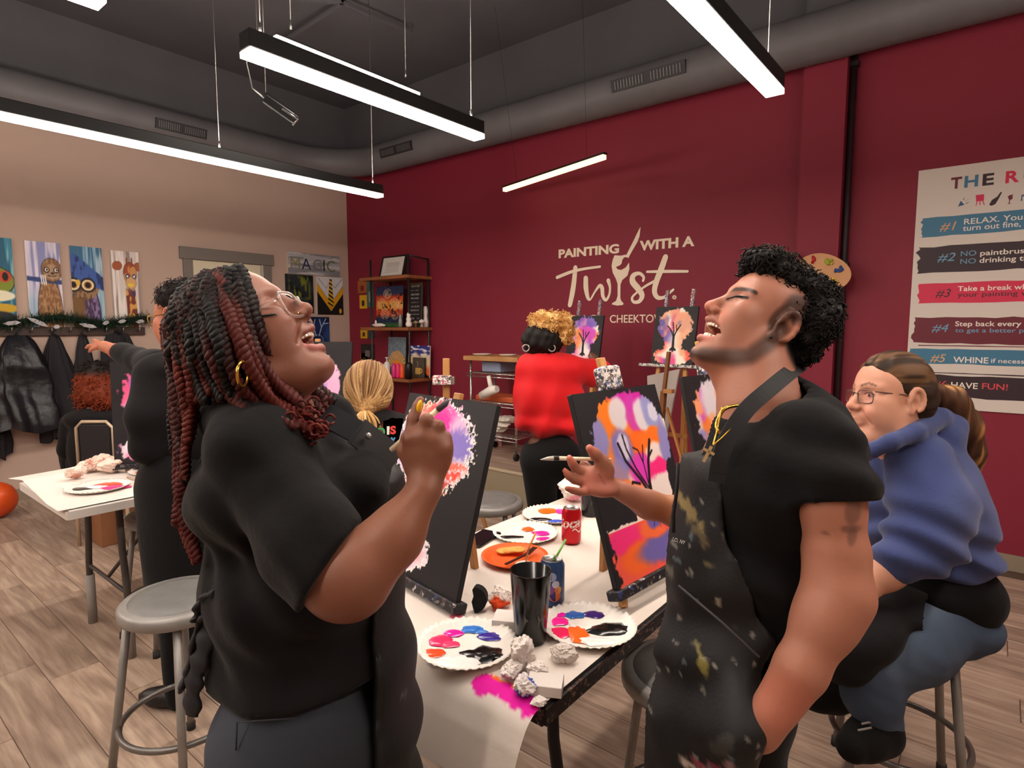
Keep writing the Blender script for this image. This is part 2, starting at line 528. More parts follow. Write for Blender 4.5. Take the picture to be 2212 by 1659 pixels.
def wood_floor():
    m = bpy.data.materials.new('greige oak plank'); m.use_nodes = True; nt = m.node_tree; b = nt.nodes['Principled BSDF']
    tc = nt.nodes.new('ShaderNodeTexCoord'); oi = nt.nodes.new('ShaderNodeObjectInfo'); geo = nt.nodes.new('ShaderNodeNewGeometry')
    mp = nt.nodes.new('ShaderNodeMapping'); mp.inputs['Scale'].default_value = (1.1, 9, 1)
    ad = nt.nodes.new('ShaderNodeVectorMath'); ad.operation = 'ADD'
    cb = nt.nodes.new('ShaderNodeCombineXYZ'); mu = nt.nodes.new('ShaderNodeMath'); mu.operation = 'MULTIPLY'; mu.inputs[1].default_value = 40
    nt.links.new(oi.outputs['Random'], mu.inputs[0]); nt.links.new(mu.outputs[0], cb.inputs[1]); nt.links.new(mu.outputs[0], cb.inputs[2])
    nt.links.new(geo.outputs['Position'], ad.inputs[0]); nt.links.new(cb.outputs[0], ad.inputs[1]); nt.links.new(ad.outputs[0], mp.inputs[0])
    n = nt.nodes.new('ShaderNodeTexNoise'); n.inputs['Scale'].default_value = 2.2; n.inputs['Detail'].default_value = 8; n.inputs['Distortion'].default_value = .8
    nt.links.new(mp.outputs[0], n.inputs['Vector'])
    r = nt.nodes.new('ShaderNodeValToRGB'); e = r.color_ramp.elements
    e[0].position = .28; e[0].color = lin('#8a7466'); e[1].position = .68; e[1].color = lin('#bba593')
    x = e.new(.5); x.color = lin('#a68e7d')
    nt.links.new(n.outputs['Fac'], r.inputs[0])
    n2 = nt.nodes.new('ShaderNodeTexNoise'); n2.inputs['Scale'].default_value = 9; n2.inputs['Detail'].default_value = 8
    mp2 = nt.nodes.new('ShaderNodeMapping'); mp2.inputs['Scale'].default_value = (.5, 7, 1); nt.links.new(ad.outputs[0], mp2.inputs[0]); nt.links.new(mp2.outputs[0], n2.inputs['Vector'])
    hs = nt.nodes.new('ShaderNodeHueSaturation'); mr = nt.nodes.new('ShaderNodeMapRange')
    mr.inputs[3].default_value = .86; mr.inputs[4].default_value = 1.12; nt.links.new(oi.outputs['Random'], mr.inputs[0])
    nt.links.new(mr.outputs[0], hs.inputs['Value']); nt.links.new(r.outputs[0], hs.inputs['Color'])
    mx = nt.nodes.new('ShaderNodeMix'); mx.data_type = 'RGBA'; mx.blend_type = 'MULTIPLY'; mx.inputs[0].default_value = .45
    r2 = nt.nodes.new('ShaderNodeValToRGB'); r2.color_ramp.elements[0].position = .35; r2.color_ramp.elements[0].color = (.45, .42, .4, 1); r2.color_ramp.elements[1].position = .6
    nt.links.new(n2.outputs['Fac'], r2.inputs[0]); nt.links.new(hs.outputs[0], mx.inputs[6]); nt.links.new(r2.outputs[0], mx.inputs[7])
    nt.links.new(mx.outputs[2], b.inputs['Base Color']); b.inputs['Roughness'].default_value = .42
    return m
m_floor = wood_floor()
m_joint = mat('dark floor joint', '#5d4a3d', .8)
b = MB(); b.box(((XW + XE) / 2, (YW + YS) / 2, -.05), (XE - XW, YW - YS, .092)); floor = struct(b.build('floor', m_joint))
# planks run along the burgundy wall
pw, pl = .185, 1.28
pb = MB(); pb.box((0, 0, 0), (pl - .003, pw - .003, .006), bev=.0012)
pm0 = pb.build('plank', m_floor, floor); pmesh = pm0.data; bpy.data.objects.remove(pm0)
pbig = MB(); pbig.box((0, 0, 0), (XE - XW, -.3 - YS, .006)); pbo = pbig.build('plank_field', m_floor, floor); pbo.location = ((XW + XE) / 2, (YS - .3) / 2, -.003)
pbo['kind'] = 'stuff'
nr = int((YW + .3) / pw)
for j in range(nr + 1):
    y = -.3 + (j + .5) * pw
    if y + pw / 2 > YW + .01: break
    x = XW - random.random() * pl * .9 + pl / 2
    while x - pl / 2 < 1.35:
        cx0 = max(x - pl / 2, XW + .001); cx1 = min(x + pl / 2, XE)
        if cx1 - cx0 > .05:
            o = bpy.data.objects.new('plank', pmesh); COL.objects.link(o); o.parent = floor
            o.location = ((cx0 + cx1) / 2, y, -.003); o.scale = ((cx1 - cx0) / pl, 1, 1)
        x += pl
# walls
def wallbox(name, lo, hi, m):
    b = MB(); b.box([(a + c) / 2 for a, c in zip(lo, hi)], [c - a for a, c in zip(lo, hi)]); return struct(b.build(name, m))
wallbox('wall_left', (XW - .1, YS, 0), (XW, YW, ZP), m_tan)
wallbox('wall_back', (XW, YW, 0), (XE, YW + .1, ZP), m_red)
wallbox('wall_right', (XE, YS, 0), (XE + .1, YW + .1, ZP), m_tan)
wallbox('wall_front', (XW, YS - .1, 0), (XE, YS, ZP), m_tan)
wallbox('trim_1', (XW - .1, YS - .1, ZP), (XW, YW + .1, ZC), m_dkgrey)
wallbox('trim_2', (XW, YW, ZP), (XE, YW + .1, ZC), m_dkgrey)
wallbox('trim_3', (XE, YS - .1, ZP), (XE + .1, YW + .1, ZC), m_dkgrey)
wallbox('trim_4', (XW, YS - .1, ZP), (XE, YS, ZC), m_dkgrey)
wallbox('ceiling', (XW - .1, YS - .1, ZC), (XE + .1, YW + .1, ZC + .1), m_dkgrey)
wallbox('baseboard_back', (-.86, YW - .012, 0), (XE, YW, .10), m_base)
wallbox('baseboard_left', (XW, YS, 0), (XW + .012, YW, .10), m_base)
# pilaster with a dark pipe down its right side
b = MB(); b.box((-.991, YW - .06, ZP / 2), (.262, .12, ZP)); col = struct(b.build('trim_5', m_red)); col['label'] = 'burgundy pilaster standing out from the wall'
b = MB(); b.box((-.991, YW - .06, (ZP + ZC) / 2), (.262, .12, ZC - ZP)); struct(b.build('trim_6', m_dkgrey))
b = MB(); b.tube([(-.838, YW - .035, 0), (-.838, YW - .035, ZC)], .022, 12)
for z in (.6, 1.9, 3.2): b.box((-.838, YW - .03, z), (.06, .058, .03))
tag(b.build('riser_pipe', mat('dark painted pipe', '#2a1a1f', .5)), 'dark vertical riser pipe beside the burgundy pilaster', 'pipe')
# low stage along the burgundy wall
SX0, SX1, SYF, SZ = -5.1, -1.3, 3.72, .30
b = MB(); b.box(((SX0 + SX1) / 2, (SYF + YW) / 2, SZ / 2 - .01), (SX1 - SX0, YW - SYF, SZ - .02)); stage = struct(b.build('floor_stage', mat('beige stage fascia', '#93866f', .7)))
stage['label'] = 'low stage with beige fascia in front of burgundy wall'
sp = .155; k = 0; y = SYF + .03
pb = MB(); pb.box((0, 0, 0), (1.6 - .003, sp - .003, .02), bev=.001); t0 = pb.build('plank', m_floor, stage); smesh = t0.data; bpy.data.objects.remove(t0)
while y < YW - .02:
    x = SX0 - (k % 3) * .5
    while x < SX1:
        a, c = max(x, SX0), min(x + 1.6, SX1)
        if c - a > .05:
            o = bpy.data.objects.new('plank', smesh); COL.objects.link(o); o.parent = stage; yy = min(y + sp, YW)
            o.location = ((a + c) / 2, (y + yy) / 2, SZ - .01); o.scale = ((c - a) / 1.6, (yy - y) / sp, 1)
        x += 1.6
    y += sp; k += 1
b = MB(); b.box(((SX0 + SX1) / 2, SYF + .012, SZ - .008), (SX1 - SX0, .035, .022), bev=.004); b.build('nosing', mat('pale stage nosing', '#b5a48c', .45), stage)
# door in the tan wall
m_trim = mat('grey door casing', '#77706a', .5)
dy0, dy1, dz = 2.627, 3.629, 2.285
door = bpy.data.objects.new('door_1', None); COL.objects.link(door); struct(door, 'pale door with wide grey casing in tan wall'); door.location = (XW, (dy0 + dy1) / 2, 0)
def dpart(name, lo, hi, m, bev=.003):
    b = MB(); b.box([(a + c) / 2 for a, c in zip(lo, hi)], [c - a for a, c in zip(lo, hi)], bev=bev); o = b.build(name, m, door, door.location); o.location = (0, 0, 0); return o
dpart('casing_side', (XW, dy0 + .03, 0), (XW + .03, dy0 + .12, dz - .12), m_trim)
dpart('casing_side', (XW, dy1 - .12, 0), (XW + .03, dy1 - .03, dz - .12), m_trim)
dpart('casing_head', (XW, dy0, dz - .12), (XW + .038, dy1, dz), m_trim)
dpart('jamb', (XW - .0, dy1 - .15, 0), (XW + .02, dy1 - .12, dz - .12), mat('pale jamb', '#b9b2a4', .5))
dpart('slab', (XW, dy0 + .125, .0), (XW + .02, dy1 - .155, dz - .125), mat('cream door', '#d8cfb4', .5))
# ------------------------------------------------------------------ ducts
m_duct = mat('painted spiral duct', '#666467', .55, noise=('#5e5c5f', 3, .7), bump=(40, .15))
duct = thing('air_duct', 'dark grey round air duct turning the corner under the ceiling', 'duct', (-6.1, 4.3, 3.3))
R_d = .155; zc = 3.35
path = [(-6.19, y_, zc) for y_ in np.linspace(YS + .1, 3.62, 26)]
for a in np.linspace(0, pi / 2, 9): path.append((-6.19 + .66 * (1 - cos(a)), 3.76 + .66 * sin(a), zc))
path += [(x_, 4.42, zc) for x_ in np.linspace(-5.4, XE - .1, 26)]
b = MB(); b.tube(path, R_d, 24); wp(b, 'duct_run', m_duct, duct)
rb = MB()
for t in np.arange(-5.35, XE - .2, .115): rb.tube([(t, 4.42, zc), (t + .012, 4.42, zc)], R_d + .0018, 20, caps=False)
sm_ = wp(rb, 'seam', m_duct, duct); sm_['kind'] = 'stuff'
def register(p, d, L):
    d = np.array(d, float); p = np.array(p); n = np.array([0, -.8, -.2]) if abs(d[0]) > .5 else np.array([.8, 0, -.2]); n = n / np.linalg.norm(n)
    up_ = np.cross(n, d); b = MB(); Rm = np.array([d, up_, n]).T; c = p + n * (R_d + .008)
    b.box(c, (L, .09, .02), Rm)
    o = wp(b, 'register', mat('dark register', '#242326', .5), duct)
    for k in range(2):
        s = MB()
        for q in np.linspace(-.45, .45, 10): s.box(c + d * (L * (.25 if k else -.25)) + d * q * L * .42 + n * .012, (.006, .06, .006), Rm)
        wp(s, 'louvre', mat('grey louvre', '#6f6d70', .4, .5), o)
register((-5.02, 4.42, zc + .02), (1, 0, 0), .5); register((-2.15, 4.42, zc + .03), (1, 0, 0), .6); register((-6.19, 2.55, zc + .01), (0, 1, 0), .45)
# thin sway braces under the roof deck
jt = thing('ceiling_brace', 'thin dark sway brace bars just under the ceiling', 'brace', (-4.2, 3.4, ZC))
for a_, b_ in (((-4.2, 3.75, 4.08), (-4.26, 3.09, 4.08)), ((-4.26, 3.09, 4.08), (-5.2, 3.14, 4.08)), ((-4.26, 3.09, 4.08), (-4.9, 2.4, 4.08))):
    b = MB(); b.bar(a_, b_, .03, .02); b.box((np.array(a_) + np.array([0, 0, .035])), (.03, .03, .075)); wp(b, 'brace_bar', m_dkgrey, jt)
# ------------------------------------------------------------------ pendant lamps
m_lamp = mat_emit('lit diffuser', LAMP_COL, LAMP_POW)
m_lampup = mat_emit('lit upper diffuser', LAMP_COL, LAMP_POW * .9)
def pendant(x, y0, y1, z, label, wires=(.12, .88), up=True, w=.078, hb=.07):
    t = thing('pendant_light', label, 'lamp', (x, (y0 + y1) / 2, z), 0, 'linear pendant lamps'); L = y1 - y0
    b = MB(); b.box((0, 0, .023 + hb / 2), (w, L, hb), bev=.004); b.build('housing', m_black, t)
    b = MB(); b.box((0, 0, .011), (w - .002, L - .004, .022)); b.build('diffuser', m_lamp, t)
    if up:
        b = MB(); b.box((0, 0, .0942), (w - .03, L - .06, .002)); b.build('upper_diffuser', m_lampup, t)
    for f in wires:
        b = MB(); yy = (f - .5) * L; b.tube([(0, yy, .095), (0, yy, ZC - z)], .0025, 6); b.tube([(0, yy, .095), (0, yy, .14)], .006, 8); b.build('suspension_wire', m_steel, t)
    return t
pendant(-3.87, .69, 3.12, 2.5, 'long lit pendant bar hanging in front of the tan wall', (.48, .97))
pendant(-2.27, 1.2, 2.52, 2.5, 'short lit pendant bar hanging in the middle of the room', (.05, .95))
pendant(-.83, .44, 2.88, 2.5, 'wide lit pendant bar ending beside the burgundy pilaster', (.1, .95))
pendant(-2.29, -1.7, .745, 2.5, 'lit pendant bar whose end shows in the top left corner', (.05, .95))
pendant(-3.09, 1.80, 2.82, 3.0, 'thin lit pendant bar hanging higher behind the short one', (.1, .9), False, .05, .012)
for i, (x, y0, y1) in enumerate([(-3.87, -2.6, -.2), (-.83, -2.5, -.1), (.75, .44, 2.88), (-5.3, -2.6, -.2)]):  # added pendants out of view, filling in light on the sides facing the viewer
    pendant(x, y0, y1, 2.5, ('unseen pendant bar added for fill light behind the viewer on the left', 'unseen pendant bar added for fill light right behind the viewer', 'unseen pendant bar added for fill light right of the view above the seated woman', 'unseen pendant bar added for fill light behind the viewer nearest the tan wall')[i], up=True)
# warm bar by the burgundy wall over the lettering
a0 = np.array([-3.62, 4.36, 2.74]); a1 = np.array([-2.40, 4.08, 2.765])
wl = thing('accent_light', 'small amber lit bar lamp hanging near the burgundy wall', 'lamp', (a0 + a1) / 2)
d, u, v = frame(a1 - a0)
b = MB(); b.bar(a0, a1, .04, .032); wp(b, 'diffuser', mat_emit('amber diffuser', (1.0, .66, .30), 2.2), wl)
b = MB(); b.bar(a0 - d * .01 + v * .024, a1 + d * .01 + v * .024, .042, .014); wp(b, 'housing', m_black, wl)
for f in (.15, .85):
    q = a0 * (1 - f) + a1 * f; b = MB(); b.tube([q + v * .03, (q[0], 4.02, ZC)], .0012, 5); wp(b, 'suspension_wire', m_black, wl)
# dangling cable with a bracket under the ceiling
q = P(575, 215, 3.4); e = P(637, 258, 3.4)
cb = thing('cable_bracket', 'dark hanging cable and metal bracket near the short lamp', 'bracket', q)
top = P(556, 92, 3.4); b = MB(); pts = [np.array([top[0], top[1], ZC]), top, P(532, 135, 3.4), P(545, 190, 3.4), P(573, 214, 3.4)]
b.tube(pts, .004, 6); wp(b, 'cable', m_steel, cb)
b = MB(); b.bar(q, e, .06, .05, bev=.006); b.bar(q + UP * .03, e + UP * .03, .02, .02); wp(b, 'bracket_arm', m_black, cb)
b = MB(); b.tube([P(610, 235, 3.35), P(643, 258, 3.35), P(632, 270, 3.35)], .006, 6); wp(b, 'hook', m_steel, cb)
b = MB(); b.tube([(q[0], q[1], q[2]), (q[0], q[1], ZC)], .002, 5); wp(b, 'suspension_wire', m_steel, cb)
# ================================================================== ON THE WALLS
YF = YW - .001
def WR(x, y): p = ony(x, y, YF); return p[0], p[2]
m_letter = mat('cream vinyl lettering', '#f3e3cb', .5)
sign = thing('wall_sign', 'cream lettering and wineglass logo on burgundy wall', 'sign', (-2.5, YF, 1.9))
def zl(x, y): return WR(1180 + x / 6.144, 470 + y / 6.144)
def wall_poly(pts2, th=.006, y=YF):
    b = MB(); b.prism(pts2, (0, y, 0), (1, 0, 0), (0, 0, 1), (0, -th, 0)); return b
def catmull(pts, n=8):
    pts = [np.array(p, float) for p in pts]; q = [pts[0] * 2 - pts[1]] + pts + [pts[-1] * 2 - pts[-2]]; out = []
    for i in range(1, len(q) - 2):
        for t in np.linspace(0, 1, n, endpoint=False):
            out.append(.5 * (2 * q[i] + (q[i + 1] - q[i - 1]) * t + (2 * q[i - 1] - 5 * q[i] + 4 * q[i + 1] - q[i + 2]) * t * t + (3 * q[i] - q[i - 1] - 3 * q[i + 1] + q[i + 2]) * t ** 3))
    out.append(pts[-1]); return np.array(out)
def stroke(b, pts, w, th=.005, y=YF, n=8, X=(1, 0, 0), Z=(0, 0, 1), D=(0, -1, 0)):
    """flat brush stroke with round ends in a plane; w = list of half widths"""
    c = catmull(pts, n); ww = np.interp(np.linspace(0, 1, len(c)), np.linspace(0, 1, len(w)), w)
    d = np.gradient(c, axis=0); d /= np.linalg.norm(d, axis=1)[:, None] + 1e-9; nn = np.stack([-d[:, 1], d[:, 0]], 1)
    L = [tuple(p) for p in c + nn * ww[:, None]]; Rr = [tuple(p) for p in c - nn * ww[:, None]]
    a0 = atan2(d[-1][1], d[-1][0]); e1 = [tuple(c[-1] + ww[-1] * np.array([cos(a0 + t), sin(a0 + t)])) for t in np.linspace(pi / 2, -pi / 2, 7)[1:-1]]
    a1 = atan2(-d[0][1], -d[0][0]); e0 = [tuple(c[0] + ww[0] * np.array([cos(a1 + t), sin(a1 + t)])) for t in np.linspace(pi / 2, -pi / 2, 7)[1:-1]]
    X, Z, D = [np.asarray(k, float) for k in (X, Z, D)]; O = np.array([0, y, 0]) if np.isscalar(y) else np.asarray(y)
    N = len(L); tk = [th + .0018 * i / N for i in range(N)]; vs = [O + X * p[0] + Z * p[1] + D * k for p, k in zip(L, tk)] + [O + X * p[0] + Z * p[1] + D * k for p, k in zip(Rr, tk)]
    b.add(vs, [(i, i + 1, N + i + 1, N + i) for i in range(N - 1)])
    vs2 = [O + X * p[0] + Z * p[1] for p in L] + [O + X * p[0] + Z * p[1] for p in Rr]
    b.add([v for p in zip(vs[:N], vs2[:N]) for v in p], [(2 * i, 2 * i + 1, 2 * i + 3, 2 * i + 2) for i in range(N - 1)])
    b.add([v for p in zip(vs[N:], vs2[N:]) for v in p], [(2 * i, 2 * i + 2, 2 * i + 3, 2 * i + 1) for i in range(N - 1)])
    for cc, ee, l, r, th in ((c[-1], e1, L[-1], Rr[-1], tk[-1]), (c[0], e0, Rr[0], L[0], tk[0])):
        pts3 = [O + X * p[0] + Z * p[1] + D * th for p in [l] + ee + [r]]; b.add(pts3, [list(range(len(pts3)))])
    return b
pxs = 1 / 6.144 * 5.1 / F
def script(name, pts, w):
    b = MB(); stroke(b, [zl(*p) for p in pts], [k * pxs for k in w], .0072 if 'bar' in name else .005); wp(b, name, m_letter, sign)
script('letter_t_bar', [(150, 795), (340, 720), (520, 680), (720, 652)], [24, 22, 18, 16])
script('letter_t_stem', [(390, 665), (372, 850), (350, 1000), (318, 1160)], [34, 38, 40, 34])
script('letter_w', [(528, 805), (530, 930), (555, 1060), (590, 1085), (650, 985), (712, 905), (745, 940), (755, 1040), (795, 1095), (838, 1030), (850, 930), (828, 835)], [36, 38, 26, 12, 14, 24, 30, 26, 20, 16, 16, 28])
script('letter_s', [(1288, 840), (1295, 790), (1240, 742), (1160, 770), (1150, 850), (1220, 940), (1275, 1030), (1240, 1110), (1165, 1120), (1145, 1060), (1220, 985), (1330, 905), (1450, 840)], [16, 18, 22, 34, 42, 42, 36, 26, 20, 16, 14, 16, 18])
script('letter_t_stem', [(1585, 525), (1530, 680), (1465, 850), (1440, 980), (1480, 1060), (1560, 1060), (1620, 1015), (1690, 958)], [36, 40, 38, 34, 28, 20, 16, 15])
script('letter_t_bar', [(1345, 720), (1600, 715), (1880, 715)], [16, 20, 16])
b = MB(); ring = [zl(1703 + 22 * cos(t), 1058 + 22 * sin(t)) for t in np.linspace(0, 2 * pi, 13)]; stroke(b, ring, [5 * pxs] * 3, n=3); wp(b, 'registered_mark', m_letter, sign)
text_o = text_obj('registered_letter', 'R', .03, m_letter, (zl(1692, 1070)[0], YF, zl(1692, 1070)[1]), (1, 0, 0), (0, 0, 1), extrude=.002); wparent(text_o, sign)
gl = [(910, 500), (990, 506), (1070, 490), (1085, 530), (1040, 525), (1012, 560), (1000, 615), (970, 640), (925, 655), (950, 688), (1000, 695), (1060, 660), (1100, 600), (1106, 680), (1080, 770), (1010, 830), (988, 890), (985, 1070), (1000, 1110), (1030, 1140), (1018, 1160), (940, 1168), (872, 1152), (880, 1135), (930, 1105), (950, 1040), (950, 880), (930, 820), (885, 730), (870, 640), (885, 560)]
wp(wall_poly([zl(*p) for p in gl][::-1], .004), 'wineglass', m_letter, sign)
wp(wall_poly([zl(*p) for p in [(1255, 125), (1235, 155), (1160, 310), (1072, 485), (1090, 540), (1140, 450), (1215, 320), (1240, 250)]][::-1], .0045), 'brush_tip', m_letter, sign)
def wtext(name, txt, x0, y0, x1, ch, m, parent, bold=0.0, y=YF, z=None, shear=0.0, zf=WR, ext=.002):
    """text whose run spans px x0..x1 on the wall, baseline px y0, cap height ch (m)"""
    a = zf(x0, y0); c = zf(x1, y0)
    o = text_obj(name, txt, .1, m, (a[0], y, a[1] if z is None else z), (1, 0, 0), (0, 0, 1), width=c[0] - a[0], height=ch, bold=bold, extrude=ext, shear=shear)
    return wparent(o, parent)
zb = zl(165, 535)[1]
zfl = lambda x, y: zl(x, y)
hc = zl(165, 425)[1] - zl(165, 535)[1]
wtext('lettering', 'PAINTING', 165, 535, 965, hc, m_letter, sign, .004, zf=zfl, z=(zl(165, 535)[1] + zl(965, 465)[1]) / 2)
wtext('lettering', 'WITH A', 1240, 430, 1965, hc * 1.02, m_letter, sign, .004, zf=zfl, z=(zl(1240, 435)[1] + zl(1965, 370)[1]) / 2)
hc2 = zl(900, 1290)[1] - zl(900, 1393)[1]
wtext('lettering', 'BUFFALO', 60, 1395, 690, hc2, m_letter, sign, .0007, zf=zfl)
wtext('lettering', 'CHEEKTOWAGA', 845, 1395, 1875, hc2, m_letter, sign, .0007, zf=zfl)

# ------------------------------------------------------------------ the rules board
PX0, PX1, PZ0, PZ1 = -.447, .86, .965, 2.461
YP = YF - .012
board = thing('rules_board', 'white board of painted studio rules on burgundy wall', 'poster', (.2, YF, 1.7))
b = MB(); b.box(((PX0 + PX1) / 2, YF - .006, (PZ0 + PZ1) / 2), (PX1 - PX0, .012, PZ1 - PZ0), bev=.001); wp(b, 'panel', mat('white foam board', '#d9d0c8', .5), board)
def zq(x, y): p = ony(1752 + x / 2.861, 320 + y / 2.861, YP); return p[0], p[2]
c_blue = mat('print blue', '#3f7897', .5); c_dark = mat('print black brown', '#33232a', .5); c_pink = mat('print rose', '#d62a52', .5)
c_mar = mat('print maroon', '#6b2030', .5); c_wht = mat('print white', '#efe6dd', .5); c_tan = mat('print tan', '#d9a878', .5); c_lb = mat('print light blue', '#6fa2c0', .5); c_cor = mat('print coral', '#e04a58', .5)
def banner(z0, z1, x0, m, seed, ragged=.008):
    q = np.random.RandomState(seed); n = 16
    x = np.linspace(x0, PX1 - .06, n)
    t = [(a, z1 + (q.rand() - .5) * ragged * .7) for a in x]; bo = [(a, z0 + (q.rand() - .5) * ragged * .7) for a in x[::-1]]
    le = [(x0 + (q.rand() - .5) * ragged * 2.2, z0 + (z1 - z0) * f) for f in np.linspace(.08, .92, 8)]
    wp(wall_poly((t + bo + le)[::-1], .0012, YP), 'rule_banner', m, board)
def zz(y, x=720): return zq(x, y)[1]
banner(zz(550), zz(432), zq(715, 0)[0] + .0, c_blue, 1)
banner(zz(770), zz(610), zq(705, 0)[0], c_dark, 2, .02)
banner(zz(960), zz(838), zq(722, 0)[0], c_pink, 3)
banner(zz(1205), zz(1050), zq(708, 0)[0], c_mar, 4, .016)
banner(zz(1330), zz(1240), zq(685, 0)[0], c_blue, 5)
banner(zz(1530), zz(1398), zq(690, 0)[0], c_dark, 6, .012)
for dzz in (1222, 1388): banner(zz(dzz), zz(dzz - 6), zq(740, 0)[0], c_mar if dzz < 1300 else c_dark, dzz, .003)
YT = YP - .0014
def ptext(txt, x0, y0, x1, ch, m, bold=0., shear=0.):
    z = zq(x0, y0)[1]
    return wtext('rule_text', txt, x0, y0, x1, ch, m, board, bold, y=YT, zf=zq, z=z, shear=shear, ext=.0006)
ptext('#1', 795, 512, 895, .05, c_tan, 0, .25); ptext('RELAX. Your p', 945, 472, 1395, .033, c_wht, .0006); ptext('turn out fine, we', 937, 512, 1400, .033, c_wht, .0006)
ptext('#2', 780, 702, 890, .05, c_lb, 0, .25); ptext('NO', 925, 668, 1020, .030, c_lb); ptext('NO', 922, 716, 1018, .030, c_lb)
ptext('paintbrushes', 1045, 664, 1420, .030, c_wht, .0012); ptext('drinking the', 1040, 709, 1380, .030, c_wht, .0012)
ptext('#3', 768, 922, 862, .05, c_dark, 0, .25); ptext('Take a break when', 905, 884, 1400, .030, c_wht, .0012); ptext('your painting win', 905, 920, 1400, .026, c_dark, .0004)
ptext('#4', 745, 1135, 848, .05, c_lb, 0, .25); ptext('Step back every now', 890, 1100, 1440, .030, c_wht, .0012); ptext('to get a better pers', 890, 1138, 1400, .026, c_lb, .0003)
ptext('#5', 735, 1320, 832, .05, c_tan, 0, .25); ptext('WHINE', 878, 1324, 1095, .036, c_wht, .0014); ptext('if necessary', 1112, 1326, 1400, .026, c_wht, .0006)
ptext('#6', 750, 1482, 832, .05, c_cor, 0, .25); ptext('HAVE', 864, 1480, 1030, .036, c_wht, .0012); ptext('FUN!', 1056, 1488, 1215, .036, c_cor, .0006)
for ch, x0, x1, m in (('T', 862, 930, c_mar), ('H', 946, 1030, c_blue), ('E', 1058, 1128, c_dark), ('R', 1200, 1285, c_pink), ('U', 1312, 1395, c_dark), ('L', 1420, 1480, c_blue), ('E', 1500, 1570, c_mar), ('S', 1590, 1660, c_pink)):
    ptext(ch, x0, 252 - (x0 - 862) * .108, x1, .066, m, .003)
def icon(polys, m):
    for i, pl in enumerate(polys): wp(wall_poly([zq(*p) for p in pl][::-1], .0008, YP), 'rule_icon', m, board)
icon([[(908, 362), (925, 325), (948, 350)], [(950, 330), (990, 305), (955, 325)], [(940, 318), (950, 300), (945, 322)], [(955, 340), (985, 330), (957, 345)]], mat('print navy', '#3d5a86', .5))
icon([[(1018, 290), (1070, 285), (1068, 325), (1020, 330)], [(1024, 328), (1030, 328), (1022, 356), (1017, 356)], [(1042, 328), (1048, 328), (1046, 352), (1040, 352)], [(1058, 326), (1064, 326), (1074, 350), (1068, 352)]], c_pink)
icon([[(1100, 350), (1118, 320), (1150, 300), (1172, 270), (1180, 274), (1160, 312), (1140, 345), (1115, 357)]], c_dark)
icon([[(1215, 300), (1225, 292), (1250, 285), (1268, 250), (1262, 262), (1245, 295), (1246, 312), (1230, 322), (1228, 340), (1236, 344), (1212, 346), (1222, 340), (1224, 320)]], c_mar)
icon([[(1300, 290), (1330, 283), (1330, 318), (1322, 318), (1322, 295), (1306, 300), (1306, 325), (1292, 325), (1298, 318)]], mat('print navy', '#3d5a86', .5))

# ------------------------------------------------------------------ wooden palette on the pilaster
YC = YW - .12
pal = thing('wall_palette', 'large wooden artist palette hung on the burgundy pilaster', 'palette', (-1.0, YC, 1.84))
cpal = ony(1775, 590, YC - .02); ua = np.array([cos(-.35), 0, sin(-.35)]); va = np.array([-sin(-.35), 0, cos(-.35)])
pts = [(.18 * cos(t) * (1 + .06 * sin(2 * t)), .128 * sin(t)) for t in np.linspace(0, 2 * pi, 36, endpoint=False)]
b = MB(); b.prism(pts[::-1], cpal, ua, va, (0, -.012, 0)); wp(b, 'palette_board', mat('varnished plywood', '#cf9a68', .4, noise=('#c08a58', 3, .7, (1, 1, 6))), pal)
def paintblob(x, y, r, hexc, seed, n=5):
    r *= 1.25
    c = ony(x, y, YC - .034); b = MB(); q = np.random.RandomState(seed)
    for k in range(n): b.blob(c + np.array([(q.rand() - .5) * r * 1.7, -.004, (q.rand() - .5) * r * 1.7]), (r * (.4 + .4 * q.rand()), .012, r * (.4 + .4 * q.rand())), n=9, m=6, wob=.12, seed=seed + k)
    wp(b, 'paint_dab', mat('palette paint ' + hexc, hexc, .3), pal)
paintblob(1760, 561, .018, '#b01c2a', 1); paintblob(1790, 563, .018, '#9aa832', 2); paintblob(1795, 572, .010, '#c9c455', 3, 2); paintblob(1811, 583, .016, '#2c4a8c', 4); paintblob(1804, 611, .02, '#e8d21c', 5); paintblob(1784, 623, .009, '#e8d21c', 6, 2)
b = MB(); b.tube([ony(1720, 546, YC - .04), ony(1774, 604, YC - .04)], .006, 8); wp(b, 'brush_handle', m_black, pal)
b = MB(); b.tube([ony(1774, 604, YC - .04), ony(1780, 612, YC - .04)], .008, 8); wp(b, 'brush_head', mat('brass ferrule', '#a37a3c', .4, .6), pal)

# ------------------------------------------------------------------ paintings on the tan wall
m_paint = mat_vc('acrylic paint', .5, spec=.3)
m_edge = mat('canvas edge', '#cfc6ba', .8); m_edgek = mat('black canvas edge', '#161517', .6)
def wallcanvas(name, x0, x1, y0, z0, fn, label, edge=m_edge, nu=70, nv=110, z1=None, group=None):
    a = onx(x0, y0, XW + .02); c = onx(x1, y0, XW + .02); zt = z1 if z1 else a[2]
    t = thing(name, label, 'painting', (XW, (a[1] + c[1]) / 2, z0), 0, group)
    b = MB(); b.box((XW + .0105, (a[1] + c[1]) / 2, (z0 + zt) / 2), (.019, c[1] - a[1], zt - z0), bev=.001); wp(b, 'stretched_canvas', edge, t)
    o = paint_grid('painted_face', (XW + .0203, a[1], z0), (0, 1, 0), (0, 0, 1), c[1] - a[1], zt - z0, nu, nv, fn, m_paint); wparent(o, t)
    return t
def ellm(X, Y, cx, cy, rx, ry, soft=.08): return sstep(1 + soft, 1 - soft, np.hypot((X - cx) / rx, (Y - cy) / ry))
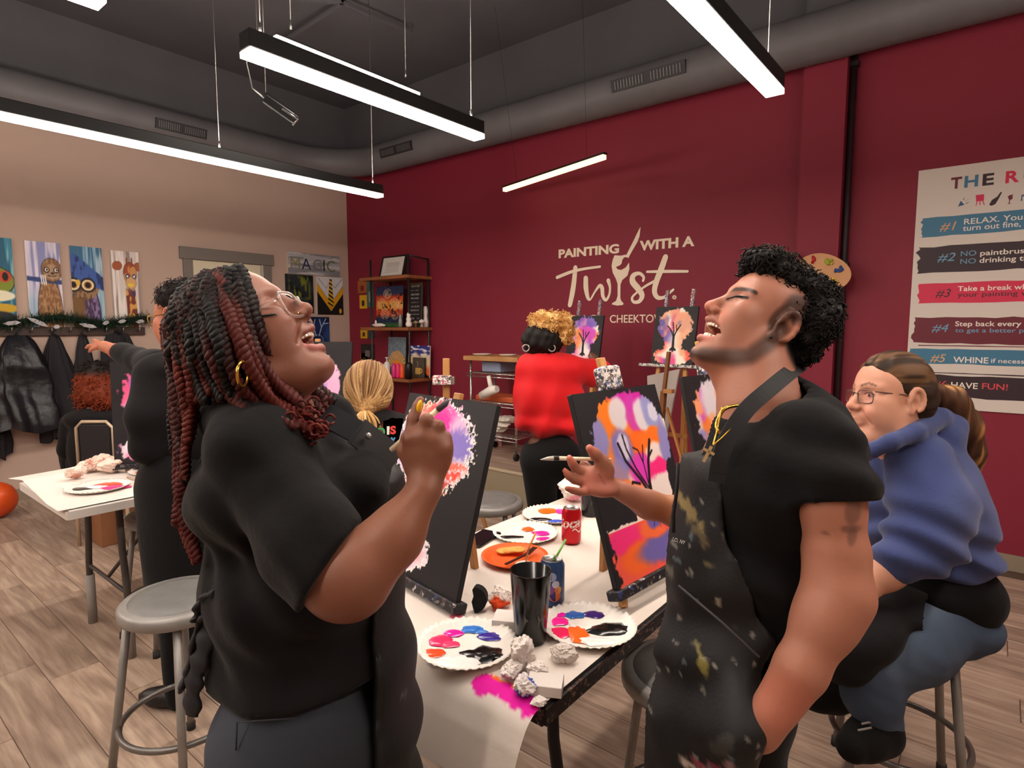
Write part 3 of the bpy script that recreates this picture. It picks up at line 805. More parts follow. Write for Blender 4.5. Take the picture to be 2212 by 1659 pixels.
def streaks(X, Y, cols, seed, sx=9, sy=1.5):
    n = vnoise(X * sx / 3, Y * sy / 3, 3, seed, 3); n2 = vnoise(X * sx / 3, Y * sy / 3, 3, seed + 50, 3)
    c = np.tile(rgb(cols[0]), (len(X), 1)); c = lerpc(c, rgb(cols[1]), sstep(.4, .6, n)); c = lerpc(c, rgb(cols[2]), sstep(.45, .6, n2)); return c
def outline(c, m, hexc='#2b2220', w=.12): return lerpc(c, rgb(hexc), np.clip(1 - np.abs(m - .5) / .42, 0, 1))
def pic_sloth(X, Y):
    c = streaks(X, Y, ('#cfcbe0', '#e7dcea', '#8f93c4'), 3)
    c = lerpc(c, rgb('#8fb8c9'), sstep(.45, .2, X) * sstep(.55, .3, Y) * .6)
    bm = ellm(X, Y, .62, .22, .36, .42); fur = vnoise(X, Y, 24, 5, 2)
    body = lerpc(np.tile(rgb('#8a5f3d'), (len(X), 1)), rgb('#b48a62'), sstep(.4, .7, fur)); c = c * (1 - bm[:, None]) + body * bm[:, None]; c = outline(c, bm)
    br = sstep(.03, .02, np.abs(Y - .60 + .03 * X)); c = lerpc(c, rgb('#33457e'), br)
    hm = ellm(X, Y, .72, .70, .30, .13); c = c * (1 - hm[:, None]) + (body * .92 + .02) * hm[:, None]; c = outline(c, hm)
    fm = ellm(X, Y, .72, .68, .22, .085); c = lerpc(c, rgb('#b79878'), fm * .8)
    for ex in (.58, .86):
        c = lerpc(c, rgb('#4c3423'), ellm(X, Y, ex, .70, .09, .035)); c = lerpc(c, rgb('#f1ece4'), ellm(X, Y, ex, .702, .05, .022)); c = lerpc(c, rgb('#1b1512'), ellm(X, Y, ex + .01, .702, .03, .014))
    c = lerpc(c, rgb('#3a2a20'), ellm(X, Y, .74, .665, .06, .014)); c = lerpc(c, rgb('#3a2a20'), sstep(.008, .003, segd(X, Y, [(.6, .64), (.74, .632), (.88, .645)])))
    for k in range(3): c = lerpc(c, rgb('#efe8da'), sstep(.022, .012, segd(X, Y, [(.40 + .06 * k, .63), (.42 + .06 * k, .55)])))
    return c
def pic_owl(X, Y):
    c = streaks(X, Y, ('#6f9fc0', '#a9c6d6', '#3c6d8f'), 8)
    bm = ellm(X, Y, .40, .22, .46, .38); f = vnoise(X, Y, 20, 9, 2)
    body = lerpc(np.tile(rgb('#4a3550'), (len(X), 1)), rgb('#8d76a8'), sstep(.45, .65, f)); body = lerpc(body, rgb('#7b5a37'), sstep(.45, .3, X))
    c = c * (1 - bm[:, None]) + body * bm[:, None]; c = outline(c, bm)
    hm = ellm(X, Y, .40, .56, .46, .17); hd = lerpc(np.tile(rgb('#6d4d33'), (len(X), 1)), rgb('#9b7a58'), sstep(.4, .6, f)); c = c * (1 - hm[:, None]) + hd * hm[:, None]
    hat = sstep(0, .02, (.93 - Y) * 1.1 - np.abs(X - .12) * .33) * sstep(.60, .63, Y + .13 * X - .02); c = lerpc(c, rgb('#3f5fa8'), hat); c = lerpc(c, rgb('#26396e'), hat * sstep(.5, .62, vnoise(X, Y, 8, 4)))
    for ex in (.05, .5):
        c = lerpc(c, rgb('#2a1c14'), ellm(X, Y, ex, .56, .25, .085)); c = lerpc(c, rgb('#efe3bd'), ellm(X, Y, ex, .56, .19, .062)); c = lerpc(c, rgb('#b5742a'), ellm(X, Y, ex, .56, .13, .045)); c = lerpc(c, rgb('#17110d'), ellm(X, Y, ex, .56, .09, .032))
    c = lerpc(c, rgb('#e2b84a'), ellm(X, Y, .20, .585, .07, .035)); return c
def pic_giraffe(X, Y):
    c = streaks(X, Y, ('#d9cdc6', '#efe6df', '#9c8a86'), 12)
    nk = sstep(.16, .14, np.abs(X - .66 - .10 * (.4 - Y)) - .03) * sstep(.58, .5, Y)
    sp = sstep(.46, .52, vnoise(X * 1.3, Y * 2.6, 7, 21, 1)); gir = lerpc(np.tile(rgb('#d9a055'), (len(X), 1)), rgb('#7a3a2c'), sp); gir = lerpc(gir, rgb('#3a3f78'), sp * sstep(.55, .65, vnoise(X, Y, 6, 2)))
    c = c * (1 - nk[:, None]) + gir * nk[:, None]
    for ex, ey, a in ((.22, .82, -1), (.99, .82, 1)):
        m = ellm(X + .25 * (Y - ey) * a, Y, ex, ey, .17, .055); c = lerpc(c, rgb('#a85a34'), m); c = outline(c, m)
    hm = ellm(X, Y, .66, .74, .24, .13); hd = lerpc(np.tile(rgb('#cf9355'), (len(X), 1)), rgb('#a24a34'), sstep(.5, .6, vnoise(X, Y, 9, 6))); c = c * (1 - hm[:, None]) + hd * hm[:, None]; c = outline(c, hm)
    mz = ellm(X, Y, .68, .62, .19, .075); c = lerpc(c, rgb('#d9a873'), mz); c = outline(c, mz); c = lerpc(c, rgb('#e8d04a'), ellm(X, Y, .66, .595, .12, .02))
    for hx in (.56, .74): c = lerpc(c, rgb('#8a4a2a'), sstep(.035, .02, segd(X, Y, [(hx, .84), (hx, .90)])))
    for ex in (.56, .80): c = lerpc(c, rgb('#2f3b6c'), ellm(X, Y, ex, .70, .07, .03)); c = lerpc(c, rgb('#f2ede4'), ellm(X, Y, ex, .70, .035, .015))
    return c
def pic_frog(X, Y):
    c = streaks(X, Y, ('#3f8aa0', '#7fb8c4', '#27617c'), 15)
    m = ellm(X, Y, .3, .55, .7, .16); c = lerpc(c, rgb('#7f8f2e'), m); c = outline(c, m)
    c = lerpc(c, rgb('#c9462c'), ellm(X, Y, .72, .60, .2, .06)); c = lerpc(c, rgb('#16120f'), ellm(X, Y, .74, .60, .09, .045))
    c = lerpc(c, rgb('#e9e4c8'), ellm(X, Y, .4, .40, .6, .06)); c = lerpc(c, rgb('#cda52e'), ellm(X, Y, .5, .27, .6, .05)); c = lerpc(c, rgb('#23262b'), ellm(X, Y, .4, .12, .8, .12)); return c
gA = 'animal paintings over the coat rack'
wallcanvas('wall_painting', -52, 24, 517, 1.42, pic_frog, 'green frog painting at the left edge above the coat rack', group=gA, z1=2.21)
wallcanvas('wall_painting', 52, 127, 520, 1.42, pic_sloth, 'tall painting of a brown sloth on a blue branch', group=gA, z1=2.205)
wallcanvas('wall_painting', 149, 218, 530, 1.42, pic_owl, 'tall painting of an owl in a blue pointed hat', group=gA, z1=2.195)
wallcanvas('wall_painting', 237, 298, 540, 1.42, pic_giraffe, 'tall painting of a giraffe on a pale ground', group=gA, z1=2.185)
def pic_magic(X, Y):
    return streaks(X, Y, ('#a9abb0', '#c5c6ca', '#7f8288'), 30, 3, 9)
t = wallcanvas('wall_painting', 621, 733, 546, 2.10, pic_magic, 'grey wide plaque painting with MAGIC lettering', nu=60, nv=30, z1=2.345)
oy = onx(621, 546, XW + .021)[1]
for ch, f, hexc in (('M', .05, '#8f8350'), ('A', .25, '#26304f'), ('G', .47, '#6f6e72'), ('I', .67, '#2d2a2c'), ('C', .74, '#5b6a45')):
    wparent(text_obj('lettering', ch, .19, mat('sign ' + hexc, hexc, .6), (XW + .021, oy + f * .70, 2.155), (0, 1, 0), (0, 0, 1), bold=.0, extrude=.0008), t)
def pic_forest(X, Y):
    c = streaks(X, Y, ('#20242a', '#2b3136', '#171a1f'), 33, 4, 4); n = vnoise(X * 3, Y * 1.2, 5, 3)
    return lerpc(c, rgb('#6f7a2a'), sstep(.52, .7, n) * sstep(.35, .25, np.abs(Y - .66)) * sstep(.5, .3, np.abs(X - .5)))
wallcanvas('wall_painting', 617, 676, 594, 1.645, pic_forest, 'dark canvas with a faint green glow on tan wall', m_edgek, z1=2.09)
def pic_tie(X, Y):
    c = np.tile(rgb('#c3c6cc'), (len(X), 1)); c = lerpc(c, rgb('#d5d6da'), vnoise(X, Y, 5, 3))
    v = Y - np.abs(X - .52) * 1.0
    c = lerpc(c, rgb('#d29a1e'), sstep(.11, .10, np.abs(v - .20)) ); c = lerpc(c, rgb('#1a191b'), sstep(.10, .09, v))
    c = lerpc(c, rgb('#3a3a40'), sstep(.008, .004, np.abs(v - .31))); c = lerpc(c, rgb('#5b5c62'), sstep(.010, .004, segd(X, Y, [(.05, .97), (.35, .70), (.5, .9), (.68, .72), (.97, .97)])))
    w = .055 + .075 * np.clip((.85 - Y) / .6, 0, 1); tie = sstep(0, .01, w - np.abs(X - .52)) * sstep(.14, .2, Y - .9 * np.abs(X - .52)) * (Y < .95)
    st = ((Y + .5 * X) * 9 % 1) < .5; c = lerpc(c, rgb('#1c1b1d'), tie); c = lerpc(c, rgb('#d9a824'), tie * st); c = lerpc(c, rgb('#d9a824'), ellm(X, Y, .88, .10, .05, .07)); return c
wallcanvas('wall_painting', 684, 740, 600, 1.63, pic_tie, 'painting of a white collar with yellow and black tie', z1=2.085)
def pic_antler(X, Y):
    c = streaks(X, Y, ('#1c2f5c', '#2a4478', '#14203f'), 40, 4, 4)
    for s in (-1, 1):
        for pts in ([(.55 + s * .05, .45), (.55 + s * .15, .7), (.55 + s * .32, .95)], [(.55 + s * .15, .7), (.55 + s * .08, .92)], [(.55 + s * .22, .8), (.55 + s * .40, .82)]): c = lerpc(c, rgb('#aebfe6'), sstep(.02, .008, segd(X, Y, pts)))
    c = lerpc(c, rgb('#8fa5d6'), np.clip(1 - np.abs(np.hypot((X - .55) / .2, (Y - .32) / .16) - 1) / .1, 0, 1)); return c
wallcanvas('wall_painting', 652, 711, 684, 1.185, pic_antler, 'dark blue canvas with pale antler lines on tan wall', m_edgek, z1=1.60)
def pic_small(X, Y): return streaks(X, Y, ('#2a3f78', '#3f5f9c', '#16213f'), 44, 4, 4)

# ------------------------------------------------------------------ coat rack, garland, coats
XR = XW + .02
rack = thing('coat_rack', 'long dark wooden coat rail with small hooks on tan wall', 'coat rack', (XW, 1.3, 1.44))
b = MB(); b.box((XR, 1.25, 1.44), (.035, 2.04, .075), bev=.004); wp(b, 'rail', mat('dark brown rail', '#3c2a24', .5), rack)
for i in range(15):
    y = .3 + i * .136; b = MB(); b.tube([(XR + .018, y, 1.445), (XR + .06, y, 1.44), (XR + .075, y, 1.465)], .006, 7); b.blob((XR + .075, y, 1.468), (.009, .009, .009), n=8, m=5); wp(b, 'hook', m_steel, rack)
gar = thing('garland', 'green pine garland with silver leaves along the coat rail', 'garland', (XR, 1.0, 1.5))
gv = []; gf = []; q = np.random.RandomState(5)
for i in range(7500):
    y = .25 + 2.06 * q.rand(); z = 1.53 + .025 * sin(y * 9) + .022 * q.randn(); x = XR + .05 + .025 * q.randn()
    a = q.rand() * 2 * pi; el = q.randn() * .5; L = .035 + .045 * q.rand(); d = np.array([cos(a) * cos(el) * .7 + .2, sin(a) * cos(el) * .8, sin(el) + .1]); d /= np.linalg.norm(d)
    s = np.cross(d, [0, 0, 1.]); s = s / (np.linalg.norm(s) + 1e-6) * .0028; p = np.array([max(x, XW + .03), y, z]); o = len(gv); e = p + d * L; e[0] = max(e[0], XW + .012)
    gv += [p - s, p + s, e]; gf.append((o, o + 1, o + 2))
b = MB(); b.add(gv, gf); o = wp(b, 'pine_needles', mat('pine needles', '#1c3324', .7, noise=('#2d4a33', 9, .8)), gar); o['kind'] = 'stuff'
b = MB(); b.tube([(XR + .045, y, 1.535 + .025 * sin(y * 9)) for y in np.linspace(.25, 2.3, 40)], .022, 8); wp(b, 'stem', mat('garland core', '#16281c', .8), gar)
for (y, z, l, a) in ((1.25, 1.51, .12, .1), (1.42, 1.52, .16, -.5), (1.78, 1.49, .14, -.25), (2.05, 1.53, .07, .2), (2.2, 1.53, .08, .1), (1.55, 1.48, .05, 0), (1.92, 1.515, .06, .3)):
    b = MB(); b.prism([(-l / 2, 0), (-l / 5, .016), (l / 4, .018), (l / 2, 0), (l / 4, -.014), (-l / 5, -.016)], (XR + .10, y, z), (0, cos(a), sin(a)), (.3, -sin(a), cos(a)), (.002, 0, 0)); wp(b, 'silver_leaf', mat('silver leaf', '#cfd0d6', .35, .3), gar)
def drape(name, y, zt, zb, wt, wb, m, label, depth=.1, seed=0, strap=None, skew=0.0):
    """cloth hanging from one hook: gathered at the top, folds widening downwards"""
    t = thing(name, label, 'coat', (XW + .1, y, zb), 0, 'dark coats on the coat rail'); q = np.random.RandomState(seed); ph = q.rand(6) * 6.28
    def fn(u, v):
        z = zt + (zb - zt) * v; w = wt + (wb - wt) * min(1, v * 2.2) ** .7; a = u * 2 * pi
        f = 1 + (.10 + .10 * v) * sin(a * 5 + ph[0] + 2 * v) + .07 * sin(a * 9 + ph[1] + 5 * v) + .05 * sin(v * 14 + ph[2] + a * 2) + .05 * sin(a * 13 + 9 * v + ph[5]) + .03 * sin(v * 31 + a * 3)
        dp = depth * (.25 + .75 * min(1, v * 3)) * (.8 + .2 * sin(v * 6 + ph[3]))
        yy = y + skew * v + w / 2 * cos(a) * f; x = XW + .012 + dp * .5 + dp * .5 * sin(a) * f
        zz2 = z + .03 * sin(a * 3 + ph[4]) * v
        return (max(x, XW + .01), yy, zz2)
    b = MB(); b.grid(fn, 64, 40, closed_u=True); wp(b, 'cloth', m, t)
    b = MB(); b.tube([(XR + .07, y, 1.455), (XR + .05, y - .02, zt + .005), (XR + .05, y + .02, zt - .03)], .007, 6); wp(b, 'hanging_loop', m, t)
    if strap:
        b = MB()
        for s in strap: b.bar((XR + .03, y + s[0], s[1]), (XR + .03, y + s[2], s[3]), .02, .004, ref=(1, 0, 0))
        wp(b, 'strap', m, t)
    return t
m_nyl = mat('black nylon', '#17161c', .38, bump=(25, .5)); m_cl = mat('black apron cloth', '#141318', .75, bump=(30, .3)); m_cl2 = mat('charcoal cloth', '#1e1c21', .8, bump=(30, .3))
drape('hanging_jacket', 1.30, 1.41, .62, .12, .40, m_nyl, 'shiny black puffer jacket hanging leftmost on the coat rail', .26, 1)
drape('hanging_apron', 1.55, 1.42, .50, .04, .26, m_cl, 'black apron hanging right of the shiny jacket', .13, 2)
drape('hanging_apron', 1.76, 1.42, .42, .03, .20, m_cl2, 'narrow charcoal apron with long straps on the coat rail', .10, 3, strap=[(-.05, .5, -.06, .1), (.05, .5, .06, .08)])
drape('hanging_jacket', 2.03, 1.44, .35, .12, .40, m_cl, 'black hooded jacket hanging rightmost below the giraffe painting', .18, 4)
drape('hanging_apron', 1.02, 1.42, .4, .05, .3, m_cl2, 'black paint spotted apron at the left edge of the rail', .12, 5, strap=[(.04, .45, .05, .05)])
# ================================================================== FURNITURE
m_grey = mat('grey enamel steel', '#8f8b87', .42, .35, noise=('#827e7a', 20, .6)); m_pad = mat('grey vinyl seat', '#615f5d', .42, noise=('#6b6966', 30, .6))
m_ring = mat('worn steel tube', '#6e6a66', .35, .6)
def make_stool(label, hs=.61, r=.175):
    t = thing('bar_stool', label, 'stool', (0, 0, 0), 0, 'round grey steel stools')
    b = MB(); b.lathe([(0, hs - .05), (r - .012, hs - .05), (r, hs - .042), (r, hs - .016), (r - .010, hs - .006), (r - .03, hs - .006)], n=40); b.build('seat_rim', m_grey, t)
    b = MB(); b.lathe([(0, hs + .004), (r * .6, hs + .003), (r - .034, hs - .001), (r - .028, hs - .010)][::-1], n=40); b.build('seat_pad', m_pad, t)
    for k in range(4):
        a = pi / 4 + k * pi / 2; c, s = cos(a), sin(a)
        b = MB(); b.tube([(c * (r - .03), s * (r - .03), hs - .05), (c * (r + .045), s * (r + .045), .012)], .0125, 10); lg = b.build('leg', m_grey, t)
        b = MB(); b.tube([(c * (r + .044), s * (r + .044), .03), (c * (r + .046), s * (r + .046), .0)], .0155, 10); b.build('foot_cap', mat('dark rubber', '#2c2a2a', .8), lg)
    rr = r + .045 - (.075) * (.2 / (hs - .05)) - .006
    b = MB(); b.tube([(rr * cos(q), rr * sin(q), .20) for q in np.linspace(0, 2 * pi, 40, endpoint=False)], .010, 8, closed=True); b.build('foot_ring', m_ring, t)
    return t
st = make_stool('grey steel stool in the left foreground beside the woman with braids'); st.location = (-2.03, .775, 0); st.rotation_euler = (0, 0, .35)
dup(st, (-3.02, 1.12, 0), .1, 'grey stool standing under the white left table')
dup(st, (-1.965, 2.24, 0), .5, 'grey stool in the gap before the beige stage')
dup(st, (-.56, 1.42, 0), .6, 'dark stool under the right edge of the paper covered table')
dup(st, (-1.50, 1.17, 0), .2, 'stool behind the woman with braids, only legs and ring showing')
dup(st, (-.17, 2.16, 0), .25, 'stool carrying the woman in the blue hoodie')
dup(st, (-2.05, 1.62, 0), .25, 'stool carrying the blonde woman seen from behind')

# ------------------------------------------------------------------ tables
def table(label, x0, x1, y0, y1, top_m, edge_m, leg_m, zt=.75, sleeve=None):
    t = thing('folding_table', label, 'table', ((x0 + x1) / 2, (y0 + y1) / 2, 0))
    b = MB(); b.box(((x0 + x1) / 2, (y0 + y1) / 2, zt - .02), (x1 - x0, y1 - y0, .036), bev=.006); wp(b, 'tabletop', top_m, t)
    b = MB()
    for (a, c) in (((x0, y0), (x1, y0)), ((x1, y0), (x1, y1)), ((x1, y1), (x0, y1)), ((x0, y1), (x0, y0))): b.bar((a[0], a[1], zt - .022), (c[0], c[1], zt - .022), .012, .034)
    wp(b, 'edge_band', edge_m, t)
    for yy in (y0 + .22, y1 - .22):
        for xx in (x0 + .1, x1 - .1):
            sx = 1 if xx > (x0 + x1) / 2 else -1
            b = MB(); b.tube([(xx - sx * .04, yy, zt - .04), (xx - sx * .03, yy, .5), (xx, yy, .32), (xx, yy, 0)], .015, 10); lg = wp(b, 'leg', leg_m, t)
            if sleeve: b = MB(); b.tube([(xx, yy, .25), (xx, yy, 0.0)], .021, 10); wp(b, 'leg_sleeve', sleeve, lg)
        b = MB(); b.tube([(x0 + .12, yy, .30), (x1 - .12, yy, .30)], .009, 8); wp(b, 'crossbar', leg_m, t)
        b = MB(); s = 1 if yy < (y0 + y1) / 2 else -1; b.tube([((x0 + x1) / 2, yy, .30), ((x0 + x1) / 2, yy + s * .38, zt - .04)], .009, 8); wp(b, 'brace', leg_m, t)
    return t
m_dkt = mat_splat('paint stained black edge', '#1a1414', ('#5a3a34', '#7d6a5c', '#3a2030'), 60, .60)
T1 = (-1.385, -.637, .885, 2.72)
table('long table under white paper between the two laughing painters', T1[0], T1[1], T1[2], T1[3], mat('dark table laminate', '#2a2322', .6), m_dkt, mat('dark table leg', '#1b1918', .5, .3))
T2 = (-3.55, -2.84, .69, 2.52)
table('white plastic folding table at the left under paper', T2[0], T2[1], T2[2], T2[3], mat('white plastic top', '#d3ccc6', .5), mat('white plastic edge', '#cfc8c2', .5), mat('grey brown leg', '#4a4441', .5, .3), sleeve=mat('pale grey sleeve', '#8f8a85', .6))
# paper covers (each one sheet)
m_paperv = mat_vc('kraft white paper', .75, bump=(22, .12), spec=.2)
def sheet(name, label, fn, colf, nu, nv):
    U, V = np.meshgrid(np.linspace(0, 1, nu), np.linspace(0, 1, nv), indexing='ij'); U = U.ravel(); V = V.ravel()
    pts = fn(U, V); i, j = np.meshgrid(np.arange(nu - 1), np.arange(nv - 1), indexing='ij'); i = i.ravel(); j = j.ravel()
    q = np.stack([i * nv + j, (i + 1) * nv + j, (i + 1) * nv + j + 1, i * nv + j + 1], 1)
    o = np_mesh(name, pts, q, m_paperv, None, s2l(np.clip(colf(pts, U, V), 0, 1))); return tag(o, label, 'paper cover')
def paper1(U, V):
    L = 1.86 + .17; s = V * L; yy = np.where(s < 1.84, T1[3] + .01 - s, 0); arc = np.clip(s - 1.84, 0, None)
    x = T1[0] - .012 + (T1[1] - T1[0] + .010) * U; r = .055
    th = np.clip(arc / r, 0, 1.2); y0 = T1[3] + .01 - 1.84
    y2 = y0 - r * np.sin(th) - np.clip(arc - r * 1.2, 0, None) * cos(1.2); z2 = .7535 - r * (1 - np.cos(th)) - np.clip(arc - r * 1.2, 0, None) * sin(1.2)
    y = np.where(arc > 0, y2, yy); z = np.where(arc > 0, z2, .7535)
    z = z + .0006 * (vnoise(x * 2, y * 2, 3, 4) ) + np.where(arc > 0, .012 * np.sin(U * 7 + 1) * np.clip(arc / .15, 0, 1), 0)
    return np.stack([x, y - np.where(arc > 0, .02 * U * np.clip(arc / .1, 0, 1), 0), z], 1)
smA = [onz(x, y, .745) for x, y in ((1035, 1478), (1075, 1492), (1112, 1516), (1155, 1538))]; smB = [onz(x, y, .753) for x, y in ((1058, 1468), (1090, 1484))]; smC = [onz(x, y, .753) for x, y in ((975, 1330), (995, 1333))]
def paper1c(p, U, V):
    c = np.tile(rgb('#dcd1c7'), (len(p), 1)); c = lerpc(c, rgb('#d2c6bb'), sstep(.5, .8, vnoise(p[:, 0], p[:, 1], 5, 9)))
    def sm(c, pts, r, h, seed, drip=0.):
        d = np.full(len(p), 9.)
        for a, b2 in zip(pts[:-1], pts[1:]):
            ab = b2 - a; t = np.clip(((p - a) @ ab) / (ab @ ab), 0, 1); dd = np.linalg.norm((p - a - t[:, None] * ab) * np.array([1, 1, .7]), axis=1); d = np.minimum(d, dd)
        n = vnoise(p[:, 0] * 3, p[:, 1] * 1 + p[:, 2] * 1, 22, seed, 2); return lerpc(c, rgb(h), sstep(r * 1.12, r * .88, d + (n - .5) * r * 1.5))
    c = sm(c, smB, .016, '#f0641e', 3); c = sm(c, smA, .019, '#e0149c', 5); c = sm(c, smC, .010, '#ef6f8e', 7)
    return c
sheet('paper_tablecloth', 'long sheet of white paper with pink smear over the table', paper1, paper1c, 150, 330)
def paper2(U, V):
    x = -3.86 + (-2.846 + 3.86) * U; y = .66 + 1.86 * V
    y = y + .04 * (1 - V) * np.clip((-3.0 - x) / .6, 0, 1); z = .753 + .0008 * vnoise(x, y, 5, 3)
    ov = np.clip(-3.56 - x, 0, None); z = z - ov * .10 - .04 * ov * np.sin(y * 3)
    return np.stack([x, y, z], 1)
sheet('paper_tablecloth', 'white paper sheet jutting past the left table edge', paper2, lambda p, U, V: lerpc(np.tile(rgb('#ded5cd'), (len(p), 1)), rgb('#d4cbc3'), vnoise(p[:, 0], p[:, 1], 4, 3)), 60, 90)

# ------------------------------------------------------------------ paintings of the glowing tree
BLK = '#1f1d20'
def tree_pic(seed, tree=True, cols=('#f08a3a', '#e0409a', '#7a66c0', '#f6b8c8', '#f4ece6'), crown=(.5, .68, .40, .29), base=(.5, .14, .44, .15), neck=.22, stip=.0):
    def fn(X, Y):
        rag = (vnoise(X, Y, 26, seed, 3) - .5); A = np.hypot((X - crown[0]) / crown[2], (Y - crown[1]) / crown[3]); B = np.hypot((X - base[0]) / base[2], (Y - base[1]) / base[3])
        Cn = np.maximum(np.abs(X - .5) / neck, np.abs(Y - .34) / .16)
        d = np.minimum(np.minimum(A, B), Cn * 1.02) + rag * .35
        ins = sstep(1.03, .97, d)
        c = np.tile(rgb(cols[4]), (len(X), 1)); k = 3.2
        for i in range(4):
            n = vnoise(X + .03 * rag, Y + .03 * rag, k + .5 * i, seed * 3 + i * 11, 2); c = lerpc(c, rgb(cols[i]), sstep(.5, .68, n) * .9)
        c = lerpc(c, rgb(cols[4]), sstep(.3, .02, np.hypot((X - .5) / .8, Y - .36)) * .8)
        if stip: c = lerpc(c, rgb('#f5f0ec'), sstep(.80, 1.0, d) * .9 * (vnoise(X, Y, 60, seed + 2, 1) > .35))
        out = np.tile(rgb(BLK), (len(X), 1)); out = lerpc(out, rgb('#2a272a'), vnoise(X, Y, 6, 2))
        c = out * (1 - ins[:, None]) + c * ins[:, None]
        if tree: c = draw_tree(c, X, Y, .5)
        return c
    return fn
def draw_tree(c, X, Y, x0, s=1.0):
    w = .022 * s
    for pts, ww in (([(x0, .24), (x0, .34), (x0 - .01, .5)], 1.3), ([(x0, .45), (x0 - .06, .56), (x0 - .16, .66)], .7), ([(x0, .48), (x0 + .05, .58), (x0 + .13, .68)], .7), ([(x0 - .01, .5), (x0 - .02, .6), (x0 - .05, .72)], .6), ([(x0 - .06, .25), (x0, .29), (x0 + .06, .25)], 1.0), ([(x0 + .05, .58), (x0 + .03, .68)], .5)):
        c = lerpc(c, rgb('#1a1216'), sstep(w * ww * 1.15, w * ww * .85, segd(X, Y * 1.2, [(a, b2 * 1.2) for a, b2 in pts])))
    return c
def pic_right(X, Y):
    rag = vnoise(X, Y, 30, 61, 3) - .5; wx = X + .02 * (vnoise(X, Y, 12, 7) - .5) * 2; wy = Y + .02 * (vnoise(X, Y, 12, 8) - .5) * 2
    c = np.tile(rgb('#f0d8cc'), (len(X), 1))
    for cx, cy, rx, ry, h, s in ((.55, .93, .30, .09, '#c4229c', 1), (.33, .84, .16, .12, '#f47a1c', 1), (.22, .60, .22, .14, '#f4822c', 1), (.55, .76, .18, .10, '#f4782a', 1), (.14, .74, .13, .14, '#8d84bc', 1), (.45, .86, .11, .09, '#d4c9cc', 1), (.62, .84, .09, .12, '#c83aa6', .9), (.72, .82, .10, .10, '#d6ccd2', 1), (.86, .84, .12, .12, '#8f93c8', .95), (.88, .84, .06, .06, '#d9d4e0', .8), (.62, .66, .30, .08, '#f46a1a', 1), (.80, .68, .18, .07, '#f4701e', 1), (.40, .66, .12, .12, '#7d72b4', 1), (.42, .68, .07, .075, '#cfc8da', .95), (.78, .59, .14, .07, '#e8d4cc', 1), (.94, .60, .09, .17, '#8a82ba', 1), (.56, .53, .14, .09, '#d63ab0', 1), (.78, .50, .13, .07, '#f02a7c', 1), (.30, .52, .10, .10, '#8d84bc', .8), (.28, .45, .16, .06, '#f4803a', 1), (.45, .42, .12, .05, '#f08a5a', .8), (.80, .42, .16, .06, '#e8d8d2', 1)):
        c = lerpc(c, rgb(h), ellm(wx, wy, cx, cy, rx, ry, .22) * s)
    A = np.hypot((X - .55) / .46, (Y - .70) / .275); Nk = np.maximum(np.abs(X - .62) / .24, np.abs(Y - .36) / .20); B = np.maximum(np.abs(X - .6) / .55, np.abs(Y - .12) / .16)
    low = Y < .27
    cb = np.tile(rgb('#ef5a4a'), (len(X), 1))
    for cx, cy, rx, ry, h in ((.2, .22, .2, .07, '#f0307a'), (.3, .10, .2, .08, '#f4662a'), (.7, .10, .4, .08, '#6d62a8'), (.55, .22, .18, .06, '#f06a3a'), (.85, .22, .2, .05, '#f03a6a'), (.55, .26, .08, .05, '#6a5aa8')): cb = lerpc(cb, rgb(h), ellm(wx, wy, cx, cy, rx, ry, .25))
    c = lerpc(c, [0, 0, 0], low * 1.0) + cb * low[:, None]
    ins = sstep(1.02, .98, np.minimum(np.minimum(A, Nk), B) + rag * .22)
    c = np.tile(rgb(BLK), (len(X), 1)) * (1 - ins[:, None]) + c * ins[:, None]
    x0 = .60
    for pts, w in (([(x0, .28), (x0 + .01, .38), (x0 + .02, .46), (x0 + .06, .56), (x0 + .14, .68)], .022), ([(x0 + .01, .36), (x0 - .08, .48), (x0 - .20, .60), (x0 - .24, .70)], .02), ([(x0 + .01, .40), (x0 - .10, .54), (x0 - .16, .66), (x0 - .17, .74)], .014), ([(x0 - .1, .46), (x0 - .18, .48), (x0 - .22, .43)], .016), ([(x0, .42), (x0 + .0, .56), (x0 - .03, .64), (x0 - .08, .66)], .011), ([(x0 + .0, .57), (x0 + .04, .66)], .010), ([(x0 + .07, .58), (x0 + .14, .62)], .014), ([(x0, .28), (x0 - .06, .22)], .006), ([(x0 + .02, .28), (x0 + .02, .20)], .006), ([(x0 + .03, .28), (x0 + .12, .22)], .006), ([(x0 + .03, .28), (x0 + .06, .21)], .006)):
        w = w * .62; c = lerpc(c, rgb('#1c1016'), sstep(w * 1.25, w * .75, segd(X, Y * 1.25, [(a, b2 * 1.25) for a, b2 in pts])))
    return c
